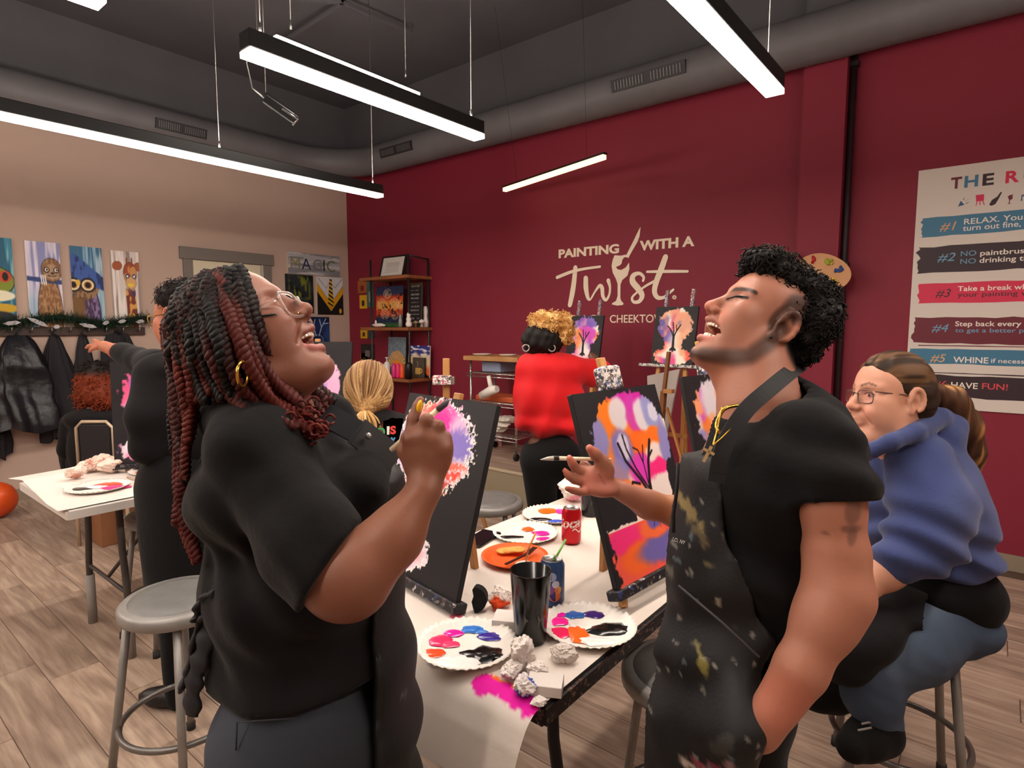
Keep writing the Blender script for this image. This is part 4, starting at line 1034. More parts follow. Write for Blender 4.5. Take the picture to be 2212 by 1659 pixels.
def pic_left(X, Y):
    rag = vnoise(X, Y, 48, 71, 3) - .5; f = vnoise(X, Y, 70, 72, 2) - .5; wx = X / 1.25 + .06 * f; wy = Y + .06 * f
    c = np.tile(rgb('#e8d9e6'), (len(X), 1))
    for cx, cy, rx, ry, h, s in ((.16, .90, .20, .10, '#f47a2a', .95), (.28, .94, .20, .06, '#e0542c', .8), (.46, .88, .20, .12, '#e85ab4', .9), (.36, .82, .10, .10, '#e8249a', .9), (.62, .84, .16, .10, '#eed3ea', .8), (.58, .76, .14, .08, '#7f70c8', .9), (.1, .72, .2, .2, '#c9b4e0', .8), (.45, .71, .12, .06, '#8f80d0', .6), (.4, .64, .3, .025, '#ee6a52', .9), (.45, .585, .28, .02, '#ee4a3a', .95), (.45, .53, .26, .02, '#c83a2a', .95), (.40, .47, .22, .025, '#ee6a2a', .95), (.3, .50, .2, .014, '#5a2a22', .9), (.3, .435, .2, .014, '#4a2420', .9), (.3, .36, .18, .08, '#7a6ac8', .8), (.15, .30, .14, .06, '#e83aa8', .9), (.12, .14, .16, .08, '#f0347a', .85), (.3, .14, .14, .06, '#f08a8a', .8), (.15, .07, .2, .05, '#7a5ac0', .8), (.25, .10, .06, .04, '#f05a3a', .8)):
        c = lerpc(c, rgb(h), ellm(wx, wy, cx, cy, rx, ry, .35) * s)
    A = np.hypot((X - .42) / .45, (Y - .72) / .265); Nk = np.maximum(np.abs(X - .24) / .24, np.abs(Y - .32) / .2); B = np.hypot((X - .30) / .34, (Y - .14) / .12)
    d = np.minimum(np.minimum(A, Nk), B) + rag * .36; ins = sstep(1.01, .99, d); c = lerpc(c, rgb('#f6f1ee'), sstep(.84, .97, d) * (vnoise(X, Y, 90, 5, 1) > .35))
    return np.tile(rgb(BLK), (len(X), 1)) * (1 - ins[:, None]) + c * ins[:, None]

m_splat = mat_splat('paint crusted wood', '#18171b', ('#aaa6a6', '#2c3a6a', '#4a343c', '#6f6860'), 34, .60); m_splat2 = mat_splat('paint crusted clamp', '#2b2b33', ('#c9c5c2', '#5c6a9c', '#7a6a5c', '#e0d8d0'), 45, .53)
def canvas(o, phi, th, w, h, fn, label, nu, nv, group, edge=m_edgek, hang=None):
    o = np.asarray(o, float); u = np.array([cos(phi), sin(phi), 0]); hn = np.array([-sin(phi), cos(phi), 0]); v = UP * cos(th) + hn * sin(th); n = np.cross(u, v)
    t = thing('canvas', label, 'canvas', o + u * w / 2, 0, group)
    b = MB(); b.box(o + u * w / 2 + v * h / 2 - n * .009, (w, h, .017), np.array([u, v, n]).T, bev=.0015); wp(b, 'stretched_canvas', edge, t)
    wparent(paint_grid('painted_face', o + n * .0003, u, v, w, h, nu, nv, fn, m_paint), t)
    return t, u, v, n
def easel(o, u, v, n, w, h, zt, label, group, up=.14, clamp=True, low=.05, spread=.35, rear=.30, wm=m_wood):
    """wooden table easel behind a canvas: two front legs meeting at the top, mast, ledge, clamp and a hinged rear leg"""
    o = np.asarray(o, float); t = thing('table_easel', label, 'easel', (o + u * w / 2)[:2].tolist() + [zt], 0, group)
    c = o + u * w / 2 - n * .030
    def foot(p, d):
        d = np.asarray(d, float); return p + d * ((zt - p[2]) / d[2])
    b = MB(); b.bar(c - v * .0, c + v * (h + up), .030, .016, ref=n, bev=.002); wp(b, 'mast', wm, t)
    for s in (-1, 1):
        a = c + v * (h * .86) + u * s * .02 - n * .014; e = o + u * (w * (.5 + s * spread)) - n * .034; f = foot(a, e - a); b = MB(); b.bar(a, f + UP * .002, .022, .014, ref=n); wp(b, 'front_leg', wm, t)
    b = MB(); b.bar(o - u * .01 - v * .014 - n * .012, o + u * (w + .01) - v * .014 - n * .012, .044, .026, ref=v, bev=.003); wp(b, 'canvas_ledge', m_splat, t)
    a = c + v * (h * .80) - n * .03; dirv = -v * cos(rear) - n * sin(rear); f = foot(a, dirv * np.array([1, 1, 1.])); b = MB(); b.bar(a, f, .024, .014, ref=n); wp(b, 'rear_leg', wm, t)
    if clamp: b = MB(); b.box(c + v * (h + .035) + n * .012, (.075, .07, .045), np.array([u, v, n]).T, bev=.005); wp(b, 'clamp_block', m_splat2, t)
    return t
gP = 'tree paintings in progress'; gE = 'wooden table easels'
cL, u, v, n = canvas((-1.419, 1.088, .79), radians(-8), radians(16), .406, .508, pic_left, 'black canvas with stippled glowing colours before the woman with braids', 190, 240, gP)
easel((-1.419, 1.088, .79), u, v, n, .406, .508, .754, 'table easel holding the stippled canvas of the woman with braids', gE, up=.02, clamp=False, rear=.42)
cR, u, v, n = canvas((-.703, 1.292, .82), radians(84), radians(18), .406, .508, pic_right, 'black canvas with bold tree and colour ovals facing the laughing man', 190, 240, gP)
easel((-.703, 1.292, .82), u, v, n, .406, .508, .754, 'table easel holding the bold tree canvas of the laughing man', gE, up=.10, rear=.34)
# further canvas on the same table, right of the bold tree
p0 = P(1500, 1000, 2.35); cM, u, v, n = canvas((-.79, 2.12, .80), radians(80), radians(14), .406, .508, tree_pic(13, False, ('#f4782a', '#c83ab0', '#8d84bc', '#f4a06a', '#d9cfd6')), 'orange and purple canvas half hidden behind the laughing man', 80, 100, gP)
easel((-.79, 2.12, .80), u, v, n, .406, .508, .754, 'table easel with clamp half hidden behind the laughing man', gE, up=.14)
# canvas seen from the left table
cT, u, v, n = canvas((-3.36, 1.02, .80), radians(66), radians(6), .406, .508, tree_pic(17, False, ('#c86ad0', '#7f5ac8', '#ef5a8a', '#e89ac0', '#eee4f0')), 'dark canvas with purple arc on the white left table', 80, 100, gP)
easel((-3.36, 1.02, .80), u, v, n, .406, .508, .754, 'table easel on the white left table', gE, up=.05, clamp=False)
# middle canvas behind the woman with braids
q = P(640, 950, 3.1); cN, u, v, n = canvas((-3.24, 1.80, .80), radians(28), radians(8), .46, .60, tree_pic(23, True, ('#f47a3a', '#e86ac8', '#6f74c8', '#f0b0d0', '#f4eef0'), crown=(.5, .62, .36, .30)), 'tree canvas behind the face of the woman with braids', 90, 120, gP)
easel((-3.24, 1.80, .80), u, v, n, .46, .60, .754, 'table easel behind the face of the woman with braids', gE, up=.02, clamp=False)
# tall studio easels on the stage
def tall_easel(o, w, h, fn, cl, el, posts=True):
    c, u, v, n = canvas(o, radians(-4), radians(10), w, h, fn, cl, 90, 120, gP)
    o = np.asarray(o, float); t = thing('studio_easel', el, 'easel', (o[0] + w / 2, o[1], SZ), 0, 'tall studio easels on the stage')
    def dn(p, d): d = np.asarray(d, float); return p + d * ((SZ - p[2]) / d[2])
    for s in (.18, .80):
        a = o + u * w * s + v * (h + .13) - n * .03; f = dn(o + u * w * s - n * .03, -v + u * (s - .5) * .25); b = MB(); b.bar(o + u * w * s - n * .03, a, .024, .018, ref=n); wp(b, 'splattered_upright', mat_splat('crusted upright', '#8a7f78', ('#22222a', '#e0dcd8', '#54609a', '#a0705a'), 60, .5), t)
        b = MB(); b.bar(o + u * w * s - n * .03, f, .028, .02, ref=n); wp(b, 'leg', m_wood, t)
    b = MB(); b.bar(o - u * .09 - v * .012 - n * .01, o + u * (w + .06) - v * .012 - n * .01, .05, .02, ref=v); wp(b, 'paint_tray', mat_splat('crusted tray', '#cfcac6', ('#7a7a80', '#34343c', '#b09a8a'), 40, .55), t)
    a = o + u * w * .5 + v * h - n * .05; f = dn(a, -v * 1.0 - n * .32); b = MB(); b.bar(a, f, .026, .018, ref=n); wp(b, 'rear_leg', m_wood, t)
    b = MB(); p = o + u * w * .5 - v * .50 - n * .03; b.bar(p - u * .17, p + u * .17, .02, .03, ref=v); wp(b, 'crossbar', m_wood, t)
    return t
ws, hs_ = .33, .42
oB1 = ony(1219, 792, 4.06); oB2 = ony(1405, 785, 4.06)
tall_easel(oB1, ws, hs_, tree_pic(31, True, ('#f0803a', '#d84ac8', '#7a60c0', '#f4a0c0', '#f8f0e8')), 'small tree canvas on the studio easel before the red shirt', 'studio easel in front of the woman in red')
tall_easel(oB2, ws, hs_, tree_pic(37, True, ('#ef5a4a', '#e84a8a', '#6a62b8', '#f4b08a', '#f8f0e0')), 'finished tree canvas on the studio easel beside the laughing man', 'studio easel beside the laughing man')
# grey backed board leaning on the right studio easel
bo = thing('drawing_board', 'pale grey board leaning under the right studio easel', 'board', ony(1430, 990, 3.9))
b = MB(); pq = [ony(1398, 812, 3.92), ony(1468, 797, 3.92), ony(1436, 960, 3.84), ony(1402, 960, 3.84)]
nn = np.array([0, -.012, 0]); vs = [p for p in pq] + [p - nn * 1.5 for p in pq]; b.add(vs, [(3, 2, 1, 0), (4, 5, 6, 7), (0, 1, 5, 4), (1, 2, 6, 5), (2, 3, 7, 6), (3, 0, 4, 7)]); wp(b, 'board_face', mat('pale grey board', '#a59a94', .7), bo)
b = MB(); b.bar(ony(1445, 760, 3.78), ony(1434, 848, 3.78), .03, .02); b.bar(ony(1434, 845, 3.78), ony(1425, 960, 3.8), .045, .03); wp(b, 'prop_stick', mat('brown stick', '#7d4f2c', .5), bo)
b = MB(); b.bar(ony(1440, 880, 3.8), ony(1476, 1003, 3.8), .022, .015); b.box(ony(1445, 845, 3.76), (.06, .05, .025)); wp(b, 'strut', m_wood, bo)
# lone easel top by the shelf
pe = P(962, 800, 3.9)
le = thing('studio_easel', 'bare studio easel with paint crusted clamp left of the cart', 'easel', (pe[0], pe[1], SZ if pe[1] > SYF else 0), 0, 'tall studio easels on the stage')
b = MB(); b.bar((pe[0], pe[1], 0.0), P(964, 774, 3.9), .045, .02, ref=(.6, -.8, 0), bev=.004); wp(b, 'mast', m_wood, le)
b = MB(); b.box(P(955, 821, 3.87), (.12, .05, .06), np.array([RT, FH, UP]).T, bev=.004); wp(b, 'clamp_block', mat_splat('crusted clamp two', '#a89a94', ('#2a2a30', '#c86a7a', '#efe8e4'), 40, .52), le)
b = MB(); b.box(P(974, 822, 3.89), (.05, .05, .05), np.array([RT, FH, UP]).T, bev=.004); wp(b, 'clamp_end', mat('taupe clamp', '#8a7a70', .6), le)
for s in (-1, 1):
    b = MB(); b.bar(P(962, 860, 3.9), np.array([pe[0] + s * .28, pe[1] + .15, 0.0]), .03, .02); wp(b, 'leg', m_wood, le)
# ================================================================== THINGS ON THE TABLES
ZT = .7545
m_plate = mat('white paper plate', '#e2dad2', .6)
def plate(c, r, label, dabs, hexc=None, group='paint plates', tilt=0.0, flute=True, name='paper_plate'):
    c = np.asarray(c, float); t = thing(name, label, 'plate', c, 0, group)
    def wob(q, th, j):
        if flute and 3 <= j <= 5: q[2] += .0016 * sin(40 * th) * (1 if j == 3 else 1.6); q[:2] *= 1 + .008 * sin(40 * th) * (j >= 4)
        return q
    b = MB(); b.lathe([(0, .0012), (r * .70, .0012), (r * .76, .003), (r * .90, .011), (r, .016), (r * .995, .0145), (r * .78, .0015), (r * .68, 0), (0, 0)], n=108, wob=wob); b.build('plate', m_plate if hexc is None else mat('plate ' + hexc, hexc, .5), t)
    for i, (x, y, rx, ry, h, kind) in enumerate(dabs):
        rx, ry = rx * 1.22, ry * 1.22; p = onz(x, y, c[2] + .003) - c; ang = YAW; R2 = np.array([[cos(ang), -sin(ang), 0], [sin(ang), cos(ang), 0], [0, 0, 1]])
        b = MB(); qq = np.random.RandomState(i * 7 + int(x)); n = 26; ring = []
        amp = {'w': .10, 'd': .22, 's': .30}[kind]; hgt = {'w': .004, 'd': .003, 's': .0045}[kind]
        k1 = 1 + amp * (qq.rand(n) - .5) * 2; k1 = (k1 + np.roll(k1, 1)) / 2
        vs = [(0, 0, hgt)]
        for lay, (f, hz) in enumerate(((.45, hgt * (.95 + .3 * qq.rand())), (.8, hgt * .75), (1.0, 0))):
            for k in range(n):
                a = 2 * pi * k / n; hh = hz * (1 + (.5 * (qq.rand() - .5) if kind == 's' and lay < 2 else 0)); vs.append((rx * f * k1[k] * cos(a), ry * f * k1[k] * sin(a), hh))
        fs = [(0, 1 + k, 1 + (k + 1) % n) for k in range(n)]
        for lay in range(2):
            for k in range(n): fs.append((1 + lay * n + k, 1 + (lay + 1) * n + k, 1 + (lay + 1) * n + (k + 1) % n, 1 + lay * n + (k + 1) % n))
        vs = np.array(vs) @ R2.T + p; b.add(vs, fs, True); b.build('paint_dab', mat('wet paint ' + h, h, .18, spec=.6), t)
    return t
pL = onz(1008, 1392, ZT + .008); pR = onz(1272, 1352, ZT + .008); p3 = onz(1135, 1152, ZT + .008); p4 = onz(1192, 1112, ZT + .008)
plate((pL[0], pL[1], ZT), .114, 'fluted paper plate of wet paint nearest the woman with braids', [(936, 1411, .022, .016, '#ee4a1e', 'd'), (948, 1384, .026, .020, '#ee2a62', 'd'), (972, 1392, .018, .012, '#ee3a6a', 'd'), (980, 1368, .020, .014, '#d8189a', 'w'), (1020, 1359, .024, .016, '#2f6fc4', 'd'), (1057, 1375, .022, .016, '#3a2a8e', 'd'), (1048, 1414, .042, .028, '#0c0b0c', 's'), (985, 1432, .045, .024, '#eeeae6', 's'), (1043, 1366, .012, .008, '#4a7ac8', 'd')])
plate((pR[0], pR[1], ZT), .114, 'fluted paper plate of wet paint nearest the laughing man', [(1199, 1326, .022, .016, '#e81ca0', 'd'), (1205, 1342, .022, .018, '#ee2492', 'd'), (1206, 1367, .025, .020, '#f0245e', 'd'), (1248, 1371, .020, .034, '#f4641e', 'd'), (1240, 1328, .022, .016, '#2f62b4', 'd'), (1282, 1327, .021, .016, '#3a1f6e', 'd'), (1316, 1359, .042, .026, '#0c0b0c', 's'), (1290, 1386, .040, .016, '#eeeae6', 's')])
plate((p3[0], p3[1], ZT), .114, 'paper plate with black streak behind the orange plate', [(1141, 1143, .020, .020, '#e8622a', 'd'), (1168, 1152, .026, .020, '#d8289a', 'd'), (1176, 1164, .020, .014, '#d8289a', 'd'), (1103, 1160, .036, .010, '#0f0d0e', 'd')])
plate((p4[0], p4[1], ZT), .114, 'farthest paper plate behind the red soda can', [(1182, 1101, .032, .036, '#ee6a1a', 'd'), (1212, 1104, .02, .03, '#dc3aa8', 'd'), (1165, 1122, .04, .010, '#141113', 's'), (1203, 1126, .028, .016, '#3a5ac0', 'd')])
po = onz(1112, 1203, ZT + .008)
plate((po[0], po[1], ZT), .105, 'orange party plate with crackers on the papered table', [], '#ea5c14', None, flute=False, name='party_plate')
for i, (x, y) in enumerate(((1088, 1190), (1099, 1190), (1110, 1190), (1120, 1191))):
    c = onz(x, y, ZT + .010); b = MB(); b.lathe([(0, .003), (.022, .003), (.0245, .0), (.022, -.003), (0, -.003)], c + np.array([0, 0, .002 * i]), n=18, wob=lambda q, th, j: q * (1 + .03 * sin(12 * th))); tag(b.build('cracker', mat('golden cracker', '#d9953a', .7, noise=('#e8b25a', 60, .7))), 'round golden cracker, %s of the row on the orange plate' % ('leftmost', 'second', 'third', 'rightmost')[i], 'cracker', 'crackers on the orange plate')
b = MB(); c0 = onz(1092, 1219, ZT + .012); c1 = onz(1140, 1196, ZT + .016); c2 = onz(1156, 1182, ZT + .02); b.bar(c0, c1, .009, .003); 
d_, uu, vv = frame(c2 - c1)
for k in (-1, 0, 1): b.bar(c1 + uu * k * .006, c2 + uu * k * .006, .0035, .003)
b.bar(c1 - uu * .008, c1 + uu * .008, .006, .003); tag(b.build('plastic_fork', mat('dark plastic', '#2a1412', .3)), 'dark plastic fork resting on the orange plate', 'fork')
# cans
def can(c, body, label, tall=.122, r=.033):
    t = thing('soda_can', label, 'can', c, 0, 'soda cans')
    b = MB(); b.lathe([(0, .004), (r * .72, .004), (r * .78, 0), (r, .012), (r, tall - .014), (r * .80, tall - .001)], n=36); b.build('can_body', body, t)
    b = MB(); b.lathe([(r * .80, tall - .001), (r * .82, tall), (r * .78, tall + .001), (r * .74, tall - .005), (0, tall - .005)], n=36); b.lathe([(r * .80, tall - .002), (r * .82, tall)], n=36); lid = b.build('lid', m_steel, t)
    b = MB(); b.box((0, .003, tall - .003), (.012, .022, .0015), bev=.0005); b.build('pull_tab', m_steel, lid)
    return t
m_redcan = mat('red can', '#c81420', .28, .35); cc = onz(1234, 1172, ZT)
rc = can((cc[0], cc[1], ZT), m_redcan, 'red soda can with white script on the papered table')
def wrap_text(txt, r, size, z0, a0, m, parent, name='lettering', rot=0.0, shear=.35, bold=.001):
    me = text_mesh(txt, size, .0, bold, 1.0, 'CENTER', shear); co = np.zeros(len(me.vertices) * 3); me.vertices.foreach_get('co', co); co = co.reshape(-1, 3)
    x = co[:, 0] * cos(rot) - co[:, 1] * sin(rot); y = co[:, 0] * sin(rot) + co[:, 1] * cos(rot); a = a0 + x / r
    me.vertices.foreach_set('co', np.stack([r * np.cos(a), r * np.sin(a), z0 + y], 1).ravel()); me.materials.append(m); me.update(); me.name = name; return link(name, me, parent)
fa = atan2(-cc[1], -cc[0])
wrap_text('Coca-Cola', .0334, .046, .066, fa + .98, mat('white can print', '#f2ece6', .35), rc, rot=.12)
b = MB()
for k in range(13):
    a = fa + .1 + k * .09; z = .052 + .006 * sin(k * .55); b.add([(.0334 * cos(a), .0334 * sin(a), z - .0022), (.0334 * cos(a), .0334 * sin(a), z + .0022), (.0334 * cos(a + .09), .0334 * sin(a + .09), .052 + .006 * sin((k + 1) * .55) + .0022), (.0334 * cos(a + .09), .0334 * sin(a + .09), .052 + .006 * sin((k + 1) * .55) - .0022)], [(0, 3, 2, 1)])
b.build('wave_ribbon', mat('white can print', '#f2ece6', .35), rc)
cb2 = onz(1192, 1303, ZT); m_bl = mat('blue fruit can', '#2c4470', .28, .35, noise=('#31507e', 20, .7))
bc = can((cb2[0], cb2[1], ZT), m_bl, 'blue fruit soda can with green straw')
fa2 = atan2(-cb2[1], -cb2[0])
for (aa, z, rr_, h) in ((.25, .035, .016, '#c8642a'), (-.15, .05, .012, '#7a4a8a'), (.3, .065, .010, '#b9c4d6'), (0, .085, .012, '#8fa4c4'), (.5, .05, .010, '#d08a3a')):
    b = MB(); vs = [(.0335 * cos(fa2 + aa + rr_ / .033 * cos(q)), .0335 * sin(fa2 + aa + rr_ / .033 * cos(q)), z + rr_ * sin(q)) for q in np.linspace(0, 2 * pi, 14, endpoint=False)]; b.add(vs, [list(range(14))]); b.build('printed_fruit', mat('can print ' + h, h, .35), bc)
b = MB(); b.tube([np.array([cb2[0], cb2[1], ZT + .04]), np.array([cb2[0], cb2[1], ZT + .127]) + RT * .006, P(1203, 1200, 1.5), P(1222, 1166, 1.53)], .003, 8); tag(b.build('drinking_straw', mat('green straw', '#7fb85a', .35)), 'bent green straw standing in the blue can', 'straw')
# black tumbler
ck = onz(1146, 1381, ZT); tb = thing('tumbler', 'tall black plastic cup between the two paint plates', 'cup', (ck[0], ck[1], ZT), 0, 'black plastic cups')
b = MB(); b.lathe([(0, .004), (.032, .003), (.034, 0), (.036, .003), (.048, .165), (.0485, .168), (.0465, .168), (.034, .012), (0, .012)], n=40); b.build('cup', mat('glossy black plastic', '#0b0a0b', .18), tb)
for (aa, rt) in ((-.35, .5), (.45, -.4)):
    fk = atan2(-ck[1], -ck[0]); b = MB()
    for k in range(4): b.tube([((.0405 + .0) * cos(fk + aa + .06 * k), .0405 * sin(fk + aa + .06 * k), .05 + .006 * k), (.0428 * cos(fk + aa + .12 * rt + .05 * k), .0428 * sin(fk + aa + .12 * rt + .05 * k), .075 - .004 * k)], .0007, 4)
    b.build('printed_mark', mat('grey print', '#8a8688', .5), tb)
c2k = onz(1276, 1112, ZT); dup(tb, (c2k[0], c2k[1], ZT), .3, 'black cup far down the table behind the bold tree canvas')
b = MB(); cw = onz(1132, 1255, ZT); b.lathe([(0, .002), (.022, 0), (.026, .05), (.025, .051), (.021, .004), (0, .004)], cw, n=24); tag(b.build('dipping_cup', mat('clear white cup', '#d9cfc6', .3)), 'small white cup half hidden behind the black cup', 'cup')
b = MB(); b.tube([cw + UP * .01, P(1140, 1190, 1.66), P(1157, 1150, 1.68)], .0028, 8); tag(b.build('drinking_straw', mat('orange straw', '#ea8a4a', .35)), 'orange straw leaning up over the orange plate', 'straw')
# black sponge half disc
cs = onz(1036, 1322, ZT); sp = MB(); pr = [(.030 * cos(a), .034 + .034 * sin(a)) for a in np.linspace(-pi / 2, pi / 2, 14)] + [(-.006, .062), (-.003, .045), (-.008, .030), (-.004, .012)]
sp.prism(pr, cs - RT * .008 + FH * .015, RT, UP, -FH * .022 - RT * .004); tag(sp.build('sponge', mat('black foam', '#0e0d0e', .9, bump=(120, .5))), 'black half round sponge with a ragged edge', 'sponge')
# crumpled paper
def crumple(name, c, r, label, hexc='#e6ddd6', hex2=None, seed=0, sq=.8, group='crumpled paper towels'):
    bm = bmesh.new(); bmesh.ops.create_icosphere(bm, subdivisions=4, radius=1.0); q = np.random.RandomState(seed)
    pts = np.array([v.co for v in bm.verts]); d = q.randn(34, 3); d /= np.linalg.norm(d, axis=1)[:, None]; off = .62 + .42 * q.rand(34)
    pr_ = pts @ d.T; rad = np.full(len(pts), 1.25)
    for k in range(34):
        m = pr_[:, k] > .05; rad[m] = np.minimum(rad[m], off[k] / np.maximum(pr_[m, k], .05))
    rad *= 1 - .18 * np.abs(n3(pts, 5.0, seed)) - .10 * np.abs(n3(pts, 13., seed + 1)); rad += .04 * n3(pts, 24., seed + 2)
    pts = pts * rad[:, None] * r; pts[:, 2] *= sq; mn = pts[:, 2].min(); pts[:, 2] -= mn
    F_ = np.array([[v.index for v in f.verts] for f in bm.faces]); bm.free()
    c4 = np.tile(rgb(hexc), (len(pts), 1))
    if hex2: c4 = lerpc(c4, rgb(hex2), sstep(.1, .5, n3(pts / r, 2.2, seed + 5)))
    o = np_mesh(name, pts, F_, mat_vc('soft paper', .85, spec=.2), None, s2l(c4), smooth=False); o.location = [float(a) for a in c]; return tag(o, label, 'paper', group)
def onT(x, y): p = onz(x, y, ZT); return (p[0], p[1], ZT)
crumple('paper_towel', onT(1128, 1442), .040, 'crumpled white paper piled before the black cup', seed=1, sq=1.25)
crumple('paper_towel', onT(1105, 1462), .028, 'small crumpled paper left of the white pile', seed=8)
crumple('paper_towel', onT(1160, 1462), .026, 'small crumpled paper on top of the white box edge', seed=9)
crumple('paper_towel', onT(1212, 1428), .033, 'round ball of paper right of the black cup', '#d6ccc4', seed=2)
crumple('paper_towel', onT(1135, 1500), .032, 'crumpled paper with blue paint at the table edge', '#dcd3ce', '#4a5aa8', seed=3, sq=.6)
crumple('paper_towel', onT(1165, 1520), .018, 'scrap of crumpled paper by the table corner', '#d8cec8', seed=33, sq=.5)
crumple('paper_towel', onT(1085, 1310), .040, 'crumpled towel with red paint behind the black cup', '#e6d8d0', '#e2502a', seed=4)
crumple('paper_towel', onT(1235, 1082), .075, 'heap of crumpled white towels behind the red can', '#efe6dc', '#e89aa8', seed=5, sq=.75)
b = MB(); cx_ = onz(1178, 1490, ZT); R3 = np.array([[cos(.5), -sin(.5), 0], [sin(.5), cos(.5), 0], [0, 0, 1]]); b.box(cx_ + UP * .011, (.07, .05, .022), R3, bev=.001); tag(b.build('small_box', mat('white carton', '#d8cfc8', .6)), 'small white carton under the crumpled paper', 'box')
b = MB(); cx_ = onz(1100, 1350, ZT) ; b.box(cx_ + UP * .012, (.075, .06, .024), R3, bev=.001); tag(b.build('small_box', mat('white carton', '#d8cfc8', .6)), 'white carton tucked left of the black cup', 'box')
ph = thing('smartphone', 'black smartphone lying behind the stippled canvas', 'phone', onT(1040, 1166)); b = MB(); b.box((0, 0, .005), (.075, .15, .009), np.array([[cos(.2), -sin(.2), 0], [sin(.2), cos(.2), 0], [0, 0, 1]]), bev=.003); b.build('phone_body', mat('phone glass', '#0c0d10', .08), ph)
b = MB(); b.box((0, 0, .010), (.069, .144, .0006), np.array([[cos(.2), -sin(.2), 0], [sin(.2), cos(.2), 0], [0, 0, 1]])); b.build('screen', mat('dark screen', '#15161a', .05), ph)
# left table
p5 = onz(212, 1052, ZT + .008)
plate((p5[0], p5[1], ZT), .125, 'paint plate with red smear on the left table', [(235, 1046, .05, .035, '#e84a2a', 'd'), (250, 1052, .05, .03, '#e83a8a', 'd'), (168, 1056, .05, .02, '#4a4440', 'd'), (205, 1052, .05, .02, '#e8e0e6', 's')])
p6 = onz(322, 1018, ZT + .008); plate((p6[0], p6[1], ZT), .09, 'orange paint plate beside the dark canvas on the left table', [(325, 1017, .05, .05, '#f0701e', 'd')])
for i, (x, y, r, s) in enumerate(((165, 1035, .05, 11), (205, 1018, .065, 12), (245, 1020, .075, 13), (185, 1022, .05, 14), (225, 1010, .06, 15))):
    crumple('paper_towel', onT(x, y), r, 'pinkish crumpled towel in the heap on the left table, %s from the left' % ('first', 'third', 'fifth', 'second', 'fourth')[i], '#e2c9bc', '#d8a08e', seed=s, sq=.7, group='towels heaped on the left table')
b = MB(); b.tube([onz(275, 1031, ZT + .006), onz(330, 1046, ZT + .006)], .005, 8); tag(b.build('paintbrush', mat('tan brush handle', '#b9a08a', .5)), 'paintbrush lying on the left table', 'paintbrush')
b = MB(); b.box(onz(283, 1000, ZT) + UP * .03, (.10, .05, .06), bev=.004); tag(b.build('paint_block', m_splat2), 'paint crusted block at the foot of the left canvas', 'block')

# ================================================================== CORNER SHELF UNIT
UX0, UX1, UY0, UY1 = -5.60, -4.90, 4.28, YW - .004
m_shelf = mat('reclaimed shelf wood', '#9a5f38', .55, noise=('#7d4828', 9, .8, (.3, 3, 1)))
sh = thing('shelf_unit', 'pipe and plank shelf unit in the burgundy corner', 'shelf', ((UX0 + UX1) / 2, (UY0 + UY1) / 2, 0))
SZs = (2.035, 1.475, .915, .36)
for z in SZs: b = MB(); b.box(((UX0 + UX1) / 2 - .06, (UY0 + UY1) / 2, z - .018), (UX1 - UX0 + .12, UY1 - UY0, .034), bev=.002); wp(b, 'shelf_board', m_shelf, sh)
for (x, y, zt_) in ((UX0 + .04, UY0 + .04, 2.23), (UX1 - .02, UY0 + .04, 2.25), (UX1 - .02, UY1 - .04, 2.23), (UX0 + .04, UY1 - .04, 2.2)):
    b = MB(); b.tube([(x, y, 0), (x, y, zt_)], .012, 8)
    for z in SZs: b.tube([(x, y, z - .045), (x, y, z - .036)], .022, 10)
    wp(b, 'pipe_post', mat('grey iron pipe', '#3f3b3b', .4, .6), sh)
b = MB(); b.tube([(UX1 - .02, UY0 + .04, 2.24), (UX1 - .02, UY1 - .04, 2.22)], .010, 8); wp(b, 'pipe_rail', mat('grey iron pipe', '#3f3b3b', .4, .6), sh)
def shpic(x0, x1, ytop, Y, z0, fn, label, edge=m_edgek, lean=.05, nu=50, nv=60):
    a = ony(x0, ytop, Y); c = ony(x1, ytop, Y); w = c[0] - a[0]; h = a[2] - z0
    t = thing('small_painting', label, 'painting', ((a[0] + c[0]) / 2, Y, z0), 0, 'paintings standing on the shelves')
    v = np.array([0, sin(lean), cos(lean)]); u = np.array([1., 0, 0]); n = np.cross(u, v); o = np.array([a[0], Y, z0 + .001])
    b = MB(); b.box(o + u * w / 2 + v * h / 2 - n * .008, (w, h, .015), np.array([u, v, n]).T); wp(b, 'stretched_canvas', edge, t); wparent(paint_grid('painted_face', o + n * .0004, u, v, w, h, nu, nv, fn, m_paint), t); return t
def pic_swirl(X, Y):
    c = np.tile(rgb('#2b3356'), (len(X), 1)); c = lerpc(c, rgb('#c84a2a'), sstep(.32, .2, np.abs(Y - .52))); c = lerpc(c, rgb('#e8a83a'), sstep(.16, .05, np.abs(Y - .54)) * .8); c = lerpc(c, rgb('#3a6a3a'), sstep(.14, .05, Y))
    for cx, cy, r in ((.42, .82, .16), (.22, .58, .17), (.68, .56, .19), (.35, .32, .17), (.72, .28, .13), (.9, .5, .12)):
        d = np.hypot(X - cx, (Y - cy) * 1.2); c = lerpc(c, rgb('#f0d8b0'), ((np.abs((d / r * 3) % 1 - .5) < .16) & (d < r)) * .8)
    return lerpc(c, rgb('#15131a'), (vnoise(X, Y, 14, 3) > .66) * .8)
def pic_sun(X, Y):
    c = lerpc(np.tile(rgb('#5a6a7a'), (len(X), 1)), rgb('#8a98a4'), vnoise(X, Y, 14, 3)); a = np.arctan2(Y - .22, X - .5); r = np.hypot(X - .5, (Y - .22) * 1.2)
    c = lerpc(c, rgb('#e8a21e'), (((a * 7 / pi * 2) % 1 < .55) & (r < .52)) * 1.0); c = lerpc(c, rgb('#ee8a1a'), sstep(.24, .22, r)); return lerpc(c, rgb('#3a3a40'), sstep(.22, .20, Y))
